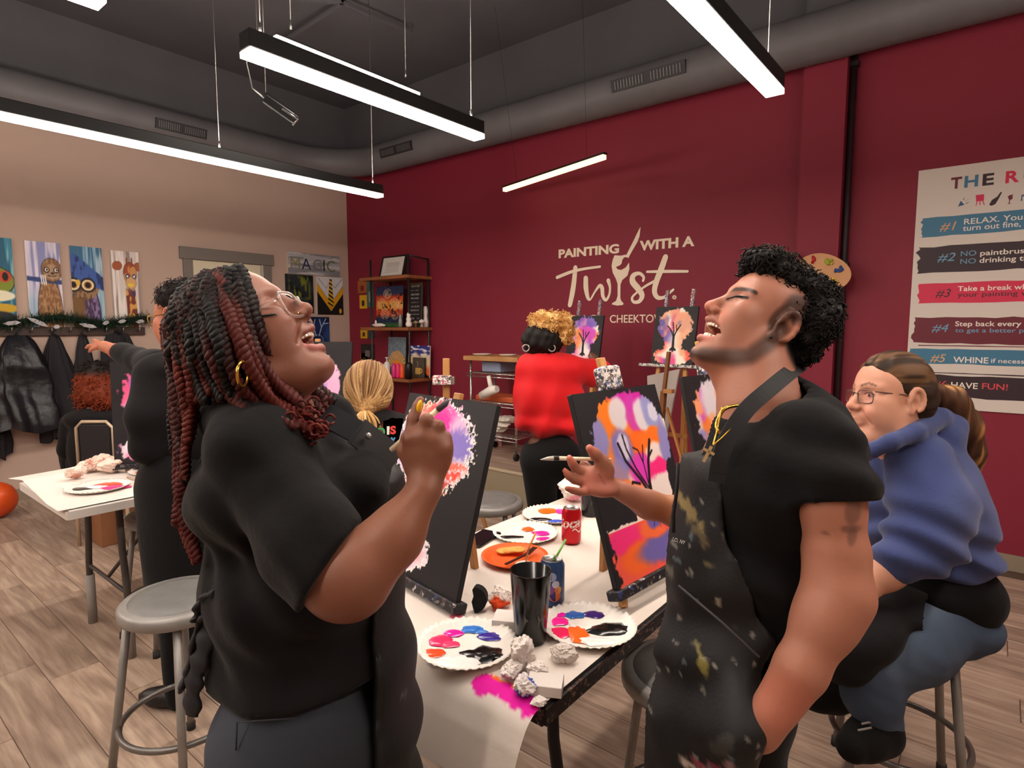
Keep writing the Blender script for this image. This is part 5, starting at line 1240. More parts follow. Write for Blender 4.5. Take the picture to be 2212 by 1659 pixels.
def pic_sky(X, Y):
    c = np.tile(rgb('#e8d0a8'), (len(X), 1)); c = lerpc(c, rgb('#3a3a8a'), sstep(.66, .8, Y + .06 * np.sin(X * 14))); c = lerpc(c, rgb('#f0eef4'), sstep(.55, .65, vnoise(X, Y * 3, 6, 4)) * sstep(.6, .7, Y)); c = lerpc(c, rgb('#e8642a'), sstep(.45, .2, Y)); return lerpc(c, rgb('#16131a'), sstep(.25, .15, Y + .2 * vnoise(X, Y, 8, 1)))
def pic_cup(X, Y):
    c = lerpc(np.tile(rgb('#4a4038'), (len(X), 1)), rgb('#5e5348'), vnoise(X, Y * 4, 5, 2)); c = lerpc(c, rgb('#d9b060'), sstep(0, .02, .22 - np.abs(X - .45)) * (np.abs(Y - .32) < .16)); r = np.hypot(X - .70, Y - .34); c = lerpc(c, rgb('#d9b060'), (np.abs(r - .09) < .03)); return lerpc(c, rgb('#b0a090'), sstep(.03, .01, segd(X, Y, [(.4, .55), (.46, .68), (.38, .8)])))
def pic_board(X, Y):
    c = np.tile(rgb('#242226'), (len(X), 1)); fr = (np.abs(X - .5) > .40) | (np.abs(Y - .5) > .44); c = lerpc(c, rgb('#4a3c30'), fr * 1.0)
    return lerpc(c, rgb('#8f8a88'), (~fr) * ((Y * 11) % 1 < .3) * (np.abs(X - .5) < .28) * (vnoise(X, Y, 30, 4) > .45))
def pic_doc(X, Y):
    fr = (np.abs(X - .5) > .43) | (np.abs(Y - .5) > .42); c = np.tile(rgb('#d8d4ce'), (len(X), 1)); c = lerpc(c, rgb('#b3afaa'), (np.abs(X - .5) < .27) * (np.abs(Y - .45) < .24) * ((Y * 24) % 1 < .5)); return lerpc(c, rgb('#19181a'), fr * 1.0)
shpic(817, 870, 553, 4.42, 2.037, pic_doc, 'black framed white notice on the top shelf', lean=.25)
shpic(810, 868, 620, 4.46, 1.477, pic_swirl, 'painting of bright swirls on the middle shelf')
shpic(878, 910, 612, 4.50, 1.477, pic_board, 'dark framed chalkboard with faint lines on the shelf')
shpic(836, 874, 728, 4.48, .917, pic_sun, 'sunburst painting standing on the lower shelf')
shpic(880, 926, 746, 4.54, .917, pic_sky, 'blue and orange sky painting on the lower shelf', m_edge)
shpic(890, 916, 772, 4.50, .917, pic_cup, 'small brown painting of a steaming coffee cup')
def shelf_thing(name, x, prof, zs, Y, m, label, cat, n=16):
    p = ony(x, 700, Y); b = MB(); b.lathe(prof, (p[0], Y, zs), n=n); return tag(b.build(name, m), label, cat)
bp = [(0, 0), (.026, 0), (.028, .01), (.028, .12), (.018, .14), (.018, .16), (0, .16)]
for x, h, nm in ((849, '#c42a7a', 'rose'), (858, '#e0246a', 'pink'), (867, '#e8542a', 'orange')): shelf_thing('paint_bottle', x, bp, .917, 4.33, mat('bottle ' + h, h, .35), '%s paint bottle on the lower shelf' % nm, 'bottle')
shelf_thing('pump_bottle', 834, [(0, 0), (.034, 0), (.036, .01), (.036, .15), (.02, .17), (.008, .175), (.008, .21), (.02, .212), (.02, .222), (0, .224)], .917, 4.33, mat('white pump', '#ded6d0', .4), 'white pump bottle on the lower shelf', 'bottle')
shelf_thing('travel_mug', 881, [(0, 0), (.036, 0), (.042, .16), (.03, .175), (0, .178)], .917, 4.31, m_black, 'black travel mug on the lower shelf', 'mug')
shelf_thing('snowman_figurine', 883, [(0, 0), (.028, .004), (.036, .03), (.026, .058), (.022, .062), (.03, .085), (.018, .112), (.02, .118), (.022, .135), (.012, .155), (0, .158)], 1.477, 4.32, mat('white ceramic', '#e6e0d8', .4), 'white snowman figurine on the middle shelf', 'figurine')
shelf_thing('mushroom_figurine', 898, [(0, 0), (.012, 0), (.010, .04), (.03, .04), (.026, .06), (0, .072)], 1.477, 4.44, mat('brown ceramic', '#a08468', .5), 'brown mushroom figurine beside the snowman', 'figurine')
shelf_thing('mushroom_figurine', 911, [(0, 0), (.016, 0), (.012, .05), (.032, .045), (.03, .07), (0, .088)], 1.477, 4.50, mat('white ceramic', '#e6e0d8', .4), 'white mushroom figurine at the shelf end', 'figurine')
shelf_thing('slim_vase', 919, [(0, 0), (.03, 0), (.034, .06), (.022, .12), (.03, .17), (.026, .21), (.016, .23), (0, .23)], 1.477, 4.58, mat('white ceramic', '#e6e0d8', .4), 'slim white ceramic figure at the right shelf end', 'figurine')
shelf_thing('glass_bottle', 865, [(0, 0), (.02, 0), (.022, .06), (.014, .10), (.01, .14), (0, .145)], 1.477, 4.31, mat('grey glass', '#8a8c8a', .15), 'grey glass bottle left of the snowman', 'bottle')
b = MB(); c = ony(818, 700, 4.31); c[2] = 1.477; b.blob(c + np.array([0, 0, .022]), (.11, .035, .022), n=16, m=8, wob=.12, seed=3); b.blob(c + np.array([-.05, 0, .05]), (.012, .012, .03), n=8, m=6, seed=4); tag(b.build('shell_ornament', mat('white ceramic', '#e6e0d8', .4)), 'long white shell ornament on the middle shelf', 'ornament')
for i, (x0, x1, y0, y1, h) in enumerate(((773, 792, 606, 634, '#a8592a'), (793, 805, 606, 664, '#3f6a66'), (777, 792, 637, 667, '#d9a41e'), (779, 793, 709, 731, '#dba51c'), (795, 808, 709, 731, '#3a4450'), (780, 808, 744, 776, '#2a2226'), (780, 794, 763, 786, '#dba51c'))):
    a = ony(x0, y1, YW - .01); c = ony(x1, y0, YW - .01)
    t = thing('wall_card', ('orange and red card pinned in the burgundy corner', 'teal card beside the shelf post', 'yellow card under the orange one', 'yellow card below the middle shelf', 'slate card below the middle shelf', 'dark card above the lowest yellow card', 'lowest yellow card in the burgundy corner')[i], 'card', ((a[0] + c[0]) / 2, YW, a[2]), 0, 'small cards on the corner wall')
    b = MB(); b.box(((a[0] + c[0]) / 2, YW - .006, (a[2] + c[2]) / 2), (c[0] - a[0], .010, c[2] - a[2]), bev=.001); wp(b, 'card', mat('card ' + h, h, .6), t)
    b = MB(); b.box(((a[0] + c[0]) / 2, YW - .0115, a[2] + (c[2] - a[2]) * .4), ((c[0] - a[0]) * .35, .001, (c[2] - a[2]) * .4)); wp(b, 'printed_patch', mat('card print %d' % i, ('#7a1c22', '#8fa09a', '#2a2a2e', '#3a3020', '#2a3038', '#6f6a68', '#3a3020')[i], .6), t)

# ================================================================== WIRE CART ON THE STAGE
ct = thing('wire_cart', 'chrome wire cart with wooden top on the stage', 'cart', (-3.5, 4.2, SZ)); KX0, KX1, KY0, KY1 = -3.80, -3.20, 4.02, 4.42
m_chr = mat('chrome wire', '#b9b4b0', .25, .9)
b = MB(); b.box(((KX0 + KX1) / 2, (KY0 + KY1) / 2, 1.195), (KX1 - KX0 + .04, KY1 - KY0 + .04, .04), bev=.003); wp(b, 'wooden_top', mat('butcher block', '#b98a5c', .5, noise=('#a87848', 8, .7)), ct)
for x in (KX0 + .03, KX1 - .03):
    for y in (KY0 + .03, KY1 - .03):
        b = MB(); b.tube([(x, y, SZ + .07), (x, y, 1.175)], .012, 8); wp(b, 'post', m_chr, ct)
        b = MB(); b.tube([(x - .012, y, SZ + .032), (x + .012, y, SZ + .032)], .032, 14); wp(b, 'caster', m_black, ct)
for z in (1.06, .80, .50):
    b = MB()
    for f in np.linspace(0, 1, 16): b.tube([(KX0 + (KX1 - KX0) * f, KY0, z), (KX0 + (KX1 - KX0) * f, KY1, z)], .003, 5)
    for y in (KY0, KY1):
        for zz3 in (z - .03, z): b.tube([(KX0, y, zz3), (KX1, y, zz3)], .005, 5)
        zg = [(KX0 + (KX1 - KX0) * k / 20, y, z - (.03 if k % 2 else 0)) for k in range(21)]; b.tube(zg, .0025, 4)
    o = wp(b, 'wire_shelf', m_chr, ct)
for i, (x, y, zz4, r) in enumerate(((-3.72, 4.15, 1.216, .09), (-3.45, 4.2, 1.216, .08))):
    plate((x, y, zz4), r, ('white plate at the left on the wire cart', 'white plate at the right on the wire cart')[i], [], '#e8e0d6', 'plates on the wire cart', flute=False, name='white_plate')
hd = thing('hair_dryer', 'white hair dryer hanging on the wire cart', 'hair dryer', ony(1050, 850, 3.98)); b = MB()
b.tube([ony(1040, 855, 3.97), ony(1062, 843, 3.97), ony(1074, 840, 3.97)], [.036, .042, .030], 14); wp(b, 'barrel', mat('white dryer plastic', '#e2dad4', .35), hd)
b = MB(); b.tube([ony(1062, 843, 3.97), ony(1055, 812, 3.97)], [.024, .018], 12); wp(b, 'handle', mat('white dryer plastic', '#e2dad4', .35), hd)
b = MB(); b.box((-3.5, 4.2, .83), (.45, .28, .05), bev=.01); tag(b.build('folded_cloth', mat('orange cloth', '#b5532c', .8)), 'orange folded cloth on the middle shelf of the cart', 'cloth')
b = MB(); b.box((-3.55, 4.2, 1.12), (.22, .25, .10), bev=.01); tag(b.build('storage_bin', mat('blue clear bin', '#8a96b0', .3)), 'pale blue bin on the upper wire shelf', 'bin')
for k in range(3): crumple('paper_bundle', (-3.55 + .05 * k, 4.18, .505 + .05 * k), .12, ('lowest', 'middle', 'top')[k] + ' bundle of white papers on the bottom cart shelf', '#ddd5cc', seed=40 + k, sq=.35, group='paper bundles on the cart')
pl_ = ony(1064, 960, 4.3); b = MB(); b.box((pl_[0] - .12, 4.45, .30 + .17), (.2, .03, .34), bev=.002); tag(b.build('leaning_board', mat('pastel board', '#b0a4bc', .7, noise=('#d89a8e', 4, .9))), 'pastel board leaning left of the cart', 'board')
# ================================================================== PEOPLE: helpers
def pm(px, d): return px * d / F
def head_prims(f, op=1.0, ears=True, full=0.0, jaw=1.0, cr=((-.014, 0, .048), (.098, .077, .088)), mz=0.0, mw=1.0):
    S2 = (-1, 1)
    f.ell(cr[0], cr[1], k=.01)
    f.ell((.030, 0, .044), (.062, .065, .060), k=.03)
    f.ell((.034, 0, -.020), (.062, .061 + .006 * full, .075), k=.03)
    dz = -.006 * op
    for s in S2:
        f.ell((.060, s * .044, -.012), (.030, .024, .024), k=.02)
        f.ell((.074, s * (.036 + .004 * full), -.034), (.022 + .003 * full, .020, .020), k=.016)
        f.ell((.040, s * (.042 + .006 * full), -.055), (.042, .024, .040), k=.025)
        f.chain([(-.004, s * .058 * jaw, -.035), (.012, s * .052 * jaw, -.080 + dz), (.076, s * .015, -.106 + dz)], [.018, .018, .015], k=.022)
    f.ell((.078, 0, -.046), (.026, .031, .021), k=.016)
    f.ell((.081, 0, -.107 + dz), (.017, .021, .014), k=.014)
    f.ell((.036, 0, -.086), (.050, .046, .030 + .01 * full), k=.025)
    for s in S2: f.cap((.087, s * .010, .034), (.068, s * .050, .032), .010, .008, k=.014)
    for s in S2: f.ell((.100, s * .034, .014), (.017, .018, .011), k=.014, op='s')
    for s in S2: f.ell((.0765, s * .033, .011), (.0135, .0155, .0105), k=.004)
    f.cap((.089, 0, .020), (.114, 0, -.019), .0085, .0115, k=.012)
    f.ell((.116, 0, -.021), (.0105, .0125, .0095), k=.006)
    for s in S2:
        f.ell((.104, s * .0135, -.026), (.0115, .0075, .0085), k=.006)
        f.ell((.109, s * .0065, -.0325), (.0055, .0035, .004), k=.003, op='s')
        f.cap((.100, s * .021, -.032), (.076, s * .043, -.066), .0034, .0026, k=.009, op='s')
    if op > .1:
        f.ell((.095 - .004 * (mw - 1) * 10, 0, -.0665 + mz), (.036 + .04 * (mw - 1), .0285 * mw, .0135 * op), k=.005, op='s')
        U = [(.070, -.033, -.060), (.094, -.018, -.0525), (.1045, 0, -.0500), (.094, .018, -.0525), (.070, .033, -.060)]
        L = [(.070, -.033, -.062), (.088, -.020, -.078 + dz * .6), (.097, 0, -.0835 + dz * .6), (.088, .020, -.078 + dz * .6), (.070, .033, -.062)]
    else:
        U = [(.078, -.026, -.060), (.094, -.013, -.056), (.101, 0, -.0545), (.094, .013, -.056), (.078, .026, -.060)]
        L = [(.078, -.026, -.061), (.092, -.014, -.066), (.0985, 0, -.068), (.092, .014, -.066), (.078, .026, -.061)]
    sc_ = np.array([1, mw, 1]); U = [np.array(p) * sc_ + np.array([-.06 * (mw - 1) * abs(p[1]) / .033, 0, mz]) for p in U]; L = [np.array(p) * sc_ + np.array([-.06 * (mw - 1) * abs(p[1]) / .033, 0, mz * (1 if abs(p[1]) > .03 else .6)]) for p in L]
    f.chain(U, [.0028, .0050, .0060, .0050, .0028], k=.005); f.chain(L, [.0028, .0055, .0068, .0055, .0028], k=.005)
    if ears:
        for s in S2:
            y = s * .076
            f.ell((-.008, y, .002), (.017, .007, .028), rotaxis((0, 1, 0), -.25), k=.006)
            ring = [(-.010 + .019 * cos(a) * (1.0 if cos(a) < 0 else .75), y + s * (.005 + .003 * (cos(a) < 0)), .004 + .030 * sin(a)) for a in np.linspace(radians(-30), radians(250), 12)]
            f.chain(ring, [.0048] * 12, k=.006)
            f.ell((.001, y + s * .002, -.026), (.0085, .0055, .010), k=.006)
            f.ell((-.004, y + s * .008, -.004), (.009, .006, .012), k=.004, op='s')
    return U, L
def capcol(V, c, pts, r, hexc, st=1.0, soft=.35):
    pts = np.asarray(pts, float); d = np.full(len(V), 9.)
    for a, b in zip(pts[:-1], pts[1:]):
        ab = b - a; t = np.clip(((V - a) @ ab) / (ab @ ab + 1e-12), 0, 1); d = np.minimum(d, np.linalg.norm(V - a - t[:, None] * ab, axis=1))
    return lerpc(c, rgb(hexc), sstep(r * (1 + soft), r * (1 - soft), d) * st)
def snap(V, pts, side):
    """move local points onto the surface of the given side, keeping x and z"""
    m = V[V[:, 1] * side > 0]; out = []
    for p in pts:
        d = np.hypot(m[:, 0] - p[0], m[:, 2] - p[2]); k = np.argsort(d)[:12]; j = k[np.argmax(m[k, 1] * side)]; out.append((p[0], m[j, 1], p[2]))
    return np.array(out)
def snapx(V, pts):
    """move local (y, z) points forward onto the face"""
    out = []
    for p in pts:
        d = np.hypot(V[:, 1] - p[0], V[:, 2] - p[1]); k = np.where(d < .004)[0]; out.append((V[k, 0].max() if len(k) else .08, p[0], p[1]))
    return np.array(out)
def lash(hf, hm_, pts, side, parent, r=.0011, out=.0008):
    """dark lash line laid on the closed eyelid"""
    Vl = hf.l(hm_[0]); p = snap(Vl, list(catmull3(pts, 5)), side); b = MB(); n = len(p)
    b.tube([hf.w(q + np.array([0, side * out, 0])) for q in p], [r * hf.s * (.5 + sin(pi * (i + .5) / n)) for i in range(n)], 6); return wp(b, 'eyelashes', mat('lash', '#0c0808', .6), parent)
class HeadFrame:
    def __init__(s, O, fwd, upv, scale=1.0):
        s.O = np.asarray(O, float); x = np.asarray(fwd, float); x = x / np.linalg.norm(x); z = np.asarray(upv, float); z = z - x * (x @ z); z /= np.linalg.norm(z); y = np.cross(z, x)
        s.R = np.array([x, y, z]).T; s.s = scale
    def w(s, p): return s.O + s.s * (np.asarray(p, float) @ s.R.T)
    def l(s, p): return ((np.asarray(p, float) - s.O) @ s.R) / s.s
    def px(s, x, y, yl=0.0):
        """local point on the plane y=yl that is seen at pixel (x, y)"""
        v = ray(x, y); n = s.R[:, 1]; o = s.w((0, yl, 0)); t = ((o - C0) @ n) / (v @ n); return s.l(C0 + v * t)
def head_mesh(hf, neck, col_fn, op=1.0, h=.0030, full=0.0, ears=True, extra=None, jaw=1.0, **kw):
    """neck: [(world point, radius)] chain running down from the skull"""
    nl = [(hf.l(p), r / hf.s) for p, r in neck]
    lo = np.minimum(np.array([-.125, -.105, -.15]), np.min([p - r - .01 for p, r in nl], axis=0)); hi = np.maximum(np.array([.140, .105, .150]), np.max([p + r + .01 for p, r in nl], axis=0))
    f = Field(lo, hi, h / hf.s)
    for (a, ra), (b, rb) in zip(nl[:-1], nl[1:]): f.cap(a, b, ra, rb, k=.03)
    U, L = head_prims(f, op, ears, full, jaw, **kw)
    if extra: extra(f)
    V, Q = f.mesh(); V = relax(V, Q, 1, .3)
    return hf.w(V), Q, col_fn(V, U, L)
def sdf_obj(name, f, m, parent, colf=None, it=1):
    V, Q = f.mesh(); V = relax(V, Q, it, .4)
    c = None if colf is None else s2l(np.clip(colf(V), 0, 1))
    o = np_mesh(name, V, Q, m, None, c)
    return wparent(o, parent) if parent is not None else o
def smin(a, b, k):
    h = np.clip(.5 + .5 * (a - b) / k, 0, 1); return (a * (1 - h) + b * h - k * h * (1 - h)).astype(np.float32)
def mesh_normals(V, Q):
    n = np.cross(V[Q[:, 2]] - V[Q[:, 0]], V[Q[:, 3]] - V[Q[:, 1]]); out = np.zeros_like(V)
    for k in range(4): np.add.at(out, Q[:, k], n)
    return out / (np.linalg.norm(out, axis=1)[:, None] + 1e-12)
def curl_cover(V, N, count, L, r0, rt, seed, turns=4.5, drop=0.0, sel=None):
    """short corkscrew curls rooted on a hair surface"""
    q = np.random.RandomState(seed); idx = np.arange(len(V)) if sel is None else np.where(sel)[0]; b = MB()
    for i in q.choice(idx, count):
        n = N[i] + .35 * q.randn(3); n /= np.linalg.norm(n); a = q.rand() * 6.28; e1 = np.cross(n, [cos(a), sin(a), .3]); e1 /= np.linalg.norm(e1) + 1e-9; e2 = np.cross(n, e1); l = L * (.5 + q.rand()); rr = r0 * (.6 + .8 * q.rand()); tn = turns * (.6 + .8 * q.rand()); s = np.linspace(0, 1, 13)
        b.tube([V[i] - n * .004 + n * l * t + rr * (e1 * cos(tn * t + a) + e2 * sin(tn * t + a)) - UP * drop * t * t for t in s], [rt * (1.1 - .6 * t) for t in s], 5)
    return b
def Ep(f, x, y, d, rx, ry, rz, rot=0.0, k=.04, op='u', yaw=0.0):
    """ellipsoid measured in the view: centre pixel and depth, radii in pixels, thickness in metres, turned by rot in the view plane"""
    a = RT * cos(rot) - UC * sin(rot); b = RT * sin(rot) + UC * cos(rot)
    f.ell(P(x, y, d), (pm(rx, d), pm(ry, d), rz), np.array([a, b, FW]).T, k, op)
def Cp(f, pts, k=.02, op='u', sq=None):
    """round cone chain: (x, y, depth, radius in pixels)"""
    for a, b in zip(pts[:-1], pts[1:]): f.cap(P(*a[:3]), P(*b[:3]), pm(a[3], a[2]), pm(b[3], b[2]), k, op, sq)
def bounds(pts, m):
    w = np.array([P(*p) for p in pts]); return w.min(0) - m, w.max(0) + m
def box8(x0, y0, x1, y1, d0, d1, m=.04): return bounds([(x, y, d) for x in (x0, x1) for y in (y0, y1) for d in (d0, d1)], m)
def decal(V, txt, x0, y0, x1, m, parent, rot=0.0, name='lettering', lift=.002):
    """lettering laid onto a cloth surface where it is seen between two measured points"""
    q = V - C0; d = q @ FW; sx = CX + F * (q @ RT) / d; sy = CY - F * (q @ UC) / d
    me = text_mesh(txt, 1.0, 0.0, .0); co = np.zeros(len(me.vertices) * 3); me.vertices.foreach_get('co', co); co = co.reshape(-1, 3); s = (x1 - x0) / (co[:, 0].max() - co[:, 0].min()); a = (co[:, 0] - co[:, 0].min()) * s; b_ = co[:, 1] * s * 1.3
    px_ = x0 + a * cos(rot) + b_ * sin(rot); py_ = y0 + a * sin(rot) - b_ * cos(rot); out = []
    for x, y in zip(px_, py_):
        e = np.hypot(sx - x, sy - y); k = np.where(e < 9)[0]
        dd = d[k].min() if len(k) else np.median(d); out.append(P(x, y, dd - lift))
    me.vertices.foreach_set('co', np.array(out).ravel()); me.materials.append(m); me.update(); me.name = name; return wparent(link(name, me), parent)
def braid(b, pts, r, twist=.022, seg=.0055, cols=None, taper=.75, seed=0):
    """two-strand rope twist along a smooth path; returns vertex colours list"""
    c = catmull3(pts); L = np.r_[0, np.cumsum(np.linalg.norm(np.diff(c, axis=0), axis=1))]; n = max(8, int(L[-1] / seg)); s = np.linspace(0, L[-1], n)
    q = np.stack([np.interp(s, L, c[:, k]) for k in range(3)], 1); d = np.gradient(q, axis=0); d /= np.linalg.norm(d, axis=1)[:, None] + 1e-9
    u = np.cross(d, [0.3, 0.5, 0.81]); u /= np.linalg.norm(u, axis=1)[:, None] + 1e-9; v = np.cross(d, u); out = []
    for k in range(2):
        ph = 2 * pi * s / twist + k * pi + seed; t = np.linspace(0, 1, n); rr = r * (1 - (1 - taper) * t); cen = q + (u * np.cos(ph)[:, None] + v * np.sin(ph)[:, None]) * (rr * .62)[:, None]
        n0 = len(b.v); b.tube(list(cen), list(rr * .66 * (1 + .06 * np.sin(ph * 2.3))), 7); out += [(i, t[min(i // 7, n - 1)]) for i in range(len(b.v) - n0)]
    return out
def catmull3(pts, n=10):
    pts = [np.asarray(p, float) for p in pts]; q = [pts[0] * 2 - pts[1]] + pts + [pts[-1] * 2 - pts[-2]]; out = []
    for i in range(1, len(q) - 2):
        for t in np.linspace(0, 1, n, endpoint=False): out.append(.5 * (2 * q[i] + (q[i + 1] - q[i - 1]) * t + (2 * q[i - 1] - 5 * q[i] + 4 * q[i + 1] - q[i + 2]) * t * t + (3 * q[i] - q[i - 1] - 3 * q[i + 1] + q[i + 2]) * t ** 3))
    return np.array(out + [pts[-1]])
def col_mesh(o, cols):
    a = o.data.color_attributes.new('Col', 'FLOAT_COLOR', 'POINT'); c4 = np.ones((len(cols), 4), np.float32); c4[:, :3] = s2l(np.clip(cols, 0, 1)); a.data.foreach_set('color', c4.ravel()); return o
def teeth(hf, parent, lower=False, z=-.0565, hgt=.010, m=None):
    b = MB()
    for i in range(10):
        a = (i - 4.5) / 5.2; y = .026 * sin(a * 1.25); x = .0985 - .030 * (1 - cos(a * 1.35)); t = a * .9
        if lower: x -= .006
        Rl = np.array([[cos(t), -sin(t), 0], [sin(t), cos(t), 0], [0, 0, 1]]); b.box((x, y, z), (.005, .0068, hgt * (1 - .12 * abs(a))), Rl, bev=.0011)
    b.v = [tuple(hf.w(p)) for p in b.v]; return wp(b, 'teeth', m or mat('teeth', '#e8dccb', .3), parent)
m_skin = mat_vc('skin', .48, spec=.4, sss=.12, bump=(220, .04)); m_hairv = mat_vc('hair', .6, spec=.2); m_cloth = mat_vc('knit cloth', .9, spec=.2, sheen=.04, bump=(26, .3)); m_denim = mat_vc('denim', .85, spec=.2, bump=(300, .12))
def darkspots(V, c, specs):
    for p, r, h, st in specs:
        d = np.linalg.norm((V - np.asarray(p)) / np.asarray(r, float), axis=1); c = lerpc(c, rgb(h), sstep(1.0, .6, d) * st)
    return c
def person(label, loc): return thing('person', label, 'person', loc)
def mat_lens(name, glossy=.10):
    if name in MATS: return MATS[name]
    m = bpy.data.materials.new(name); m.use_nodes = True; nt = m.node_tree; nt.nodes.clear()
    a = nt.nodes.new('ShaderNodeBsdfTransparent'); g = nt.nodes.new('ShaderNodeBsdfGlossy'); x = nt.nodes.new('ShaderNodeMixShader'); o = nt.nodes.new('ShaderNodeOutputMaterial')
    g.inputs['Roughness'].default_value = .03; x.inputs[0].default_value = glossy; nt.links.new(a.outputs[0], x.inputs[1]); nt.links.new(g.outputs[0], x.inputs[2]); nt.links.new(x.outputs[0], o.inputs[0]); MATS[name] = m; return m
def glasses(hf, parent, m_rim, m_lens, lx=.112, zc=.006, w=.050, h=.044, thick=.0026, yaw=.12):
    """two rims with lenses, bridge and temples in the head frame"""
    g = None
    for s in (-1, 1):
        c = np.array([lx, s * .034, zc]); n = 20; ax = np.array([-s * sin(yaw) * s, 0, 0])
        pts = []
        for k in range(28):
            a = 2 * pi * k / 28; ca, sa = cos(a), sin(a); yy = w / 2 * np.sign(ca) * abs(ca) ** .6; zz_ = h / 2 * np.sign(sa) * abs(sa) ** .6
            pts.append((c[0] - abs(s * .034 + yy) * .22 + .034 * .22 + zz_ * .12, c[1] + yy, c[2] + zz_))
        b = MB(); b.tube([hf.w(p) for p in pts], thick * hf.s, 8, closed=True); r_ = wp(b, 'lens_rim', m_rim, parent)
        b = MB(); b.add([hf.w(p) for p in pts], [list(range(28))]); wp(b, 'lens', m_lens, r_)
        b = MB(); b.bar(hf.w((lx - .010, s * (.034 + w / 2), zc + .014)), hf.w((-.005, s * .080, zc + .010)), .0024, .0055 if thick > .002 else .003, ref=hf.R[:, 2]); wp(b, 'temple', m_rim, parent)
    b = MB(); b.tube([hf.w(p) for p in ((lx + .003, -.011, zc + .006), (lx + .007, 0, zc + .010), (lx + .003, .011, zc + .006))], thick * hf.s, 8); wp(b, 'bridge', m_rim, parent)
# ================================================================== WOMAN WITH BRAIDS (left foreground)
TW = radians(37)
wF = RT * cos(TW) + UC * sin(TW); wU = -RT * sin(TW) + UC * cos(TW)
hw = HeadFrame(P(524, 737, 1.0), wF + FW * .03, wU, 1.0)
W1 = person('laughing woman with long red and black braids in black shirt', np.r_[P(620, 1500, 1.05)[:2], 0])
eyL = [hw.px(x, y, -.050) for x, y in ((575, 686), (588, 684), (602, 681))]; crL = [hw.px(x, y, -.050) for x, y in ((566, 672), (585, 666), (600, 664))]
def wcol(V, U, L):
    c = blobcol(V, '#835342', [((.09, 0, .06), (.05, .06, .05), '#8d5c4a', .7), ((.075, -.036, -.034), .03, '#945b49', .6), ((.115, 0, -.02), .02, '#8a5443', .7), ((.03, 0, -.1), (.08, .07, .05), '#71412f', .7)])
    c = capcol(V, c, L, .0075, '#a25a58', .9); c = capcol(V, c, U, .0062, '#8a4a48', .9)
    c = darkspots(V, c, [((.072, 0, -.066), (.030, .026, .012), '#3a1214', 1.0)])
    for s in (-1, 1):
        pass
    m2 = lambda pts: [p * np.array([1, s_, 1]) for p in pts for s_ in (1,)]
    for sg in (1, -1):
        c = capcol(V, c, snap(V, eyL, sg), .0022, '#120a08', .95, .5)
    return c
def wx(f):
    f.ell((.040, 0, -.112), (.04, .04, .02), k=.03)
headW = head_mesh(hw, [(hw.w((-.005, 0, -.03)), .062), (P(560, 850, 1.03), .068), (P(575, 930, 1.05), .085), (P(585, 1000, 1.06), .11)], wcol, 1.05, .0028, .05, extra=wx, cr=((-.004, 0, .036), (.087, .075, .077)))
# near arm with the hand holding a brush (one island), seen from the back of the hand
f = Field(*bounds([(520, 950, .85), (800, 1340, .74), (990, 850, .97), (930, 1000, .8)], .03), .0030)
Cp(f, [(590, 1075, .885, 62), (728, 1245, .815, 70)], .02); Cp(f, [(728, 1245, .815, 70), (768, 1240, .815, 72), (850, 1160, .835, 56), (915, 1062, .855, 38)], .03)
Ep(f, 748, 1270, .815, 62, 54, .044, .7, .03)
# palm: back of the hand to the viewer, tilted
Ep(f, 925, 990, .865, 47, 68, .018, radians(8), .02); Ep(f, 905, 955, .868, 36, 40, .016, radians(10), .015); Ep(f, 950, 975, .868, 26, 44, .016, radians(14), .014)
K = {'i': (884, 930), 'm': (914, 925), 'r': (940, 932), 'p': (958, 952)}
Cp(f, [(886, 948, .868, 15.5), (892, 905, .872, 13), (902, 878, .878, 11.5), (908, 864, .882, 9)], .002)
Cp(f, [(914, 940, .866, 17), (922, 908, .862, 15.5), (927, 912, .880, 14), (930, 940, .89, 12)], .002)
Cp(f, [(938, 945, .866, 16.5), (946, 921, .862, 15), (950, 928, .880, 13), (948, 955, .89, 11.5)], .002)
Cp(f, [(955, 962, .868, 15), (962, 945, .866, 13.5), (962, 958, .882, 11.5), (957, 978, .89, 10)], .002)
Cp(f, [(890, 1010, .872, 18), (874, 975, .884, 15), (880, 945, .892, 12.5), (890, 925, .895, 10)], .008)
for a in ('i', 'm', 'r', 'p'): Ep(f, K[a][0], K[a][1] + 18, .857, 11, 10, .008, 0, .012)
V, Q = f.mesh(); V = relax(V, Q, 1, .3)
ca = blobcol(V, '#7c4e3b', [(P(870, 1130, .80), (.1, .1, .1), '#875540', .6), (P(885, 945, .86), .016, '#6a3c2a', .7), (P(915, 942, .86), .016, '#6a3c2a', .7), (P(940, 950, .86), .014, '#6a3c2a', .6), (P(960, 968, .86), .013, '#6a3c2a', .6), (P(745, 1300, .80), .06, '#703f2c', .6)])
armW = (V, Q, ca)
# far arm: hangs forward behind the chest
f = Field(*bounds([(640, 930, 1.15), (880, 1140, 1.35), (760, 1140, 1.2)], .06), .005)
Cp(f, [(740, 985, 1.24, 60), (800, 1130, 1.22, 52), (870, 1100, 1.10, 34), (868, 1010, 1.0, 30)], .02)
V, Q = f.mesh(); armW2 = (V, Q, np.tile(rgb('#7c4e3b'), (len(V), 1)))
